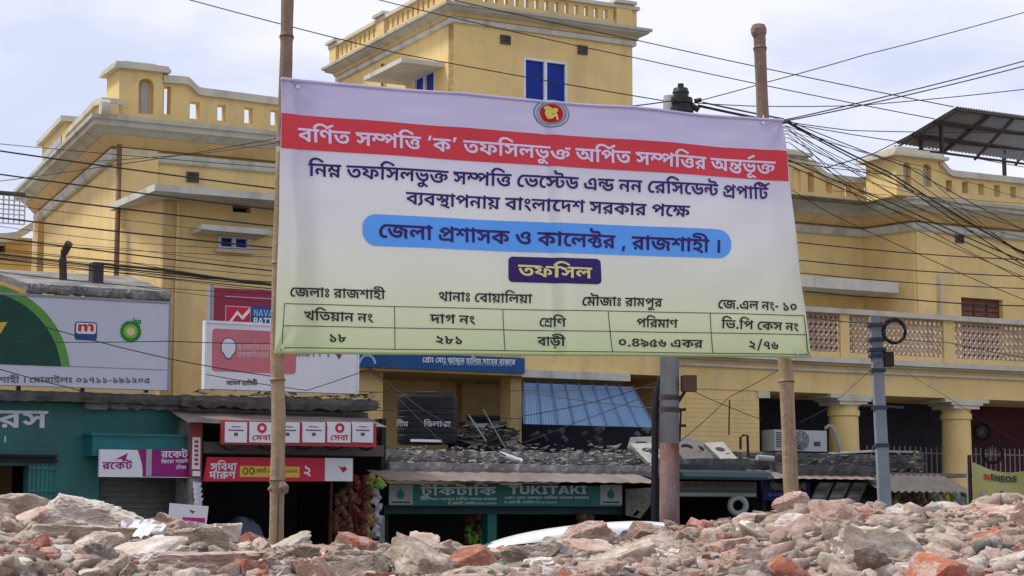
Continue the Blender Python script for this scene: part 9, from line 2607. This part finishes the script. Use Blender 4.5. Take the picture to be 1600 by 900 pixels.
hero('masonry_chunk', 350, 832, 60, 30, 12.4, 'plaster', 'pale slab piece on the crest left of the left bamboo', (.1, .1, .2), .8, 55, cuts=6)

# small stones, joined: too many to count
def base_small(seed):
    r = random.Random(seed)
    import bmesh
    bm = bmesh.new()
    bmesh.ops.create_icosphere(bm, subdivisions=2, radius=1.0)
    pl = [((Vector([s_ if a == ax else 0 for a in range(3)]) + Vector([r.uniform(-.4, .4) for _ in range(3)])).normalized(), r.uniform(.32, .62)) for ax in range(3) for s_ in (-1, 1)]
    pl += [(Vector([r.gauss(0, 1) for _ in range(3)]).normalized(), r.uniform(.45, .7)) for _ in range(3)]
    for v in bm.verts:
        d = v.co.normalized()
        t = min([1.0] + [h / d.dot(n) for n, h in pl if d.dot(n) > 1e-3])
        v.co = d * t * (1 + .1 * mnoise.noise(d * 3 + Vector((seed, 0, 0))))
    V = np.array([v.co[:] for v in bm.verts])
    Fc = np.array([[q.index for q in f.verts] for f in bm.faces])
    bm.free()
    return V, Fc
smalls = [base_small(s_) for s_ in range(8)]
nr = np.random.RandomState(5)
for kn, cnt in (('pink', 5200), ('grey', 3600), ('brick', 800), ('plaster', 1300), ('dark', 700)):
    VS, FS, k = [], [], 0
    n = 0
    while n < cnt:
        px = nr.uniform(-60, 1660) if nr.rand() < .86 else nr.uniform(-900, 2500)
        yr = lerp_tab(RIDGE, px)
        Y = 7.8 + (yr + .5 - 7.8) * nr.rand() ** .8
        if kn == 'pink' and px < 800 and nr.rand() < .7:
            continue
        x = (px - 800) / 3022 * Y
        s_ = (2.2 if (px < -60 or px > 1660) else 1) * min(.075, max(.012, nr.lognormal(math.log(.017), .65)))
        z = heap_z(x, Y) + s_ * .25 + .055 * nz3(x, Y, 2.2) + .03 * nz3(x, Y, 6, 3) - .015
        V, Fc = smalls[nr.randint(8)]
        a, b, c_ = nr.uniform(0, 6.28, 3)
        ca, sa, cb, sb = math.cos(a), math.sin(a), math.cos((b - 3.14) * .16), math.sin((b - 3.14) * .16)
        M = np.array([[ca, -sa, 0], [sa, ca, 0], [0, 0, 1]]) @ np.array([[cb, 0, sb], [0, 1, 0], [-sb, 0, cb]])
        S3 = np.array([nr.uniform(.9, 2.1), nr.uniform(.7, 1.3), nr.uniform(.4, .9)]) * s_ * 1.7
        VS.append((V * S3) @ M.T + np.array([x, Y, z]))
        FS.append(Fc + k)
        k += len(V)
        n += 1
    VS = np.concatenate(VS)
    FS = np.concatenate(FS)
    me = bpy.data.meshes.new('small_stones')
    me.vertices.add(len(VS))
    me.vertices.foreach_set('co', VS.ravel())
    me.loops.add(FS.size)
    me.loops.foreach_set('vertex_index', FS.ravel())
    me.polygons.add(len(FS))
    me.polygons.foreach_set('loop_start', np.arange(0, FS.size, 3))
    me.update(calc_edges=True)
    me.validate()
    me.materials.append(MTW[kn])
    o = new_obj('small_stones', me)
    tag(o, 'small %s scattered over the whole heap' % {'pink': 'pink masonry crumbs', 'grey': 'grey mortar crumbs', 'brick': 'red brick crumbs', 'plaster': 'pale plaster crumbs', 'dark': 'dark cement crumbs'}[kn], 'rubble', kind='stuff')

# white cloth sack draped over the slab
mb = MB()
N, M = 40, 26
vs = []
Yc = 11.3
for i in range(N + 1):
    for j in range(M + 1):
        u, v_ = i / N, j / M
        px = 190 + 72 * u - 6 * v_
        top_y = 814 - 3 * math.sin(math.pi * u * 1.3) + 3 * mnoise.noise(Vector((u * 4, 1, 1)))
        bot_y = 848 - 20 * max(0, u - .25) / .75 + 10 * math.exp(-((u - .2) / .15) ** 2) + 6 * mnoise.noise(Vector((u * 6, 7, 1)))
        py = top_y + (bot_y - top_y) * v_
        fold = .05 * mnoise.noise(Vector((u * 5 + v_ * 1.5, v_ * 1.6, 3))) + .028 * mnoise.noise(Vector((u * 13 + v_ * 5, v_ * 4, 8))) + .018 * abs(math.sin(u * 13 + v_ * 2.2)) * math.exp(-((u - .35) / .25) ** 2)
        y = Yc + .16 * math.cos(math.pi * v_ * .9) * (.5 + .5 * math.sin(math.pi * u)) + .10 - fold - .12 * math.sin(math.pi * min(1, u * 1.0))
        vs.append(P(px, py, y))
mb.add(vs, [(i * (M + 1) + j, (i + 1) * (M + 1) + j, (i + 1) * (M + 1) + j + 1, i * (M + 1) + j + 1) for i in range(N) for j in range(M)])
mb.add([v + Vector((0, .03, 0)) for v in vs], [(i * (M + 1) + j, i * (M + 1) + j + 1, (i + 1) * (M + 1) + j + 1, (i + 1) * (M + 1) + j) for i in range(N) for j in range(M)])
o = mb.build('cloth', mat('white_cloth', (0.68, 0.65, 0.63), (0.6, 0.56, 0.54), scale=4, rough=.9, bump=.3, bscale=60), None, loc=P(226, 845, Yc), smooth=True)
tag(o, 'crumpled white cloth draped over the slab end at the left', 'cloth')
# thin rod and the green scrap
pole('steel_rod', [P(128, 862, 9.9), P(160, 884, 9.6), P(196, 900, 9.3)], .006, RUSTFR, 'thin dark bent rod at the bottom left among the chunks', 'rod')
mb = MB()
a, b, c_, d = P(778, 880, 9.5), P(783, 876, 9.5), P(795, 893, 9.4), P(783, 896, 9.4)
mb.add([a, b, c_, d, a + Vector((0, .02, 0)), b + Vector((0, .02, 0)), c_ + Vector((0, .02, 0)), d + Vector((0, .02, 0))], [(0, 3, 2, 1), (4, 5, 6, 7), (0, 1, 5, 4), (1, 2, 6, 5), (2, 3, 7, 6), (3, 0, 4, 7)])
o = mb.build('plastic_scrap', mat('green_plastic', (0.01, 0.16, 0.06), (0.008, 0.12, 0.05), rough=.4), None, loc=d)
tag(o, 'small bright green plastic scrap right of the large red brick', 'scrap')
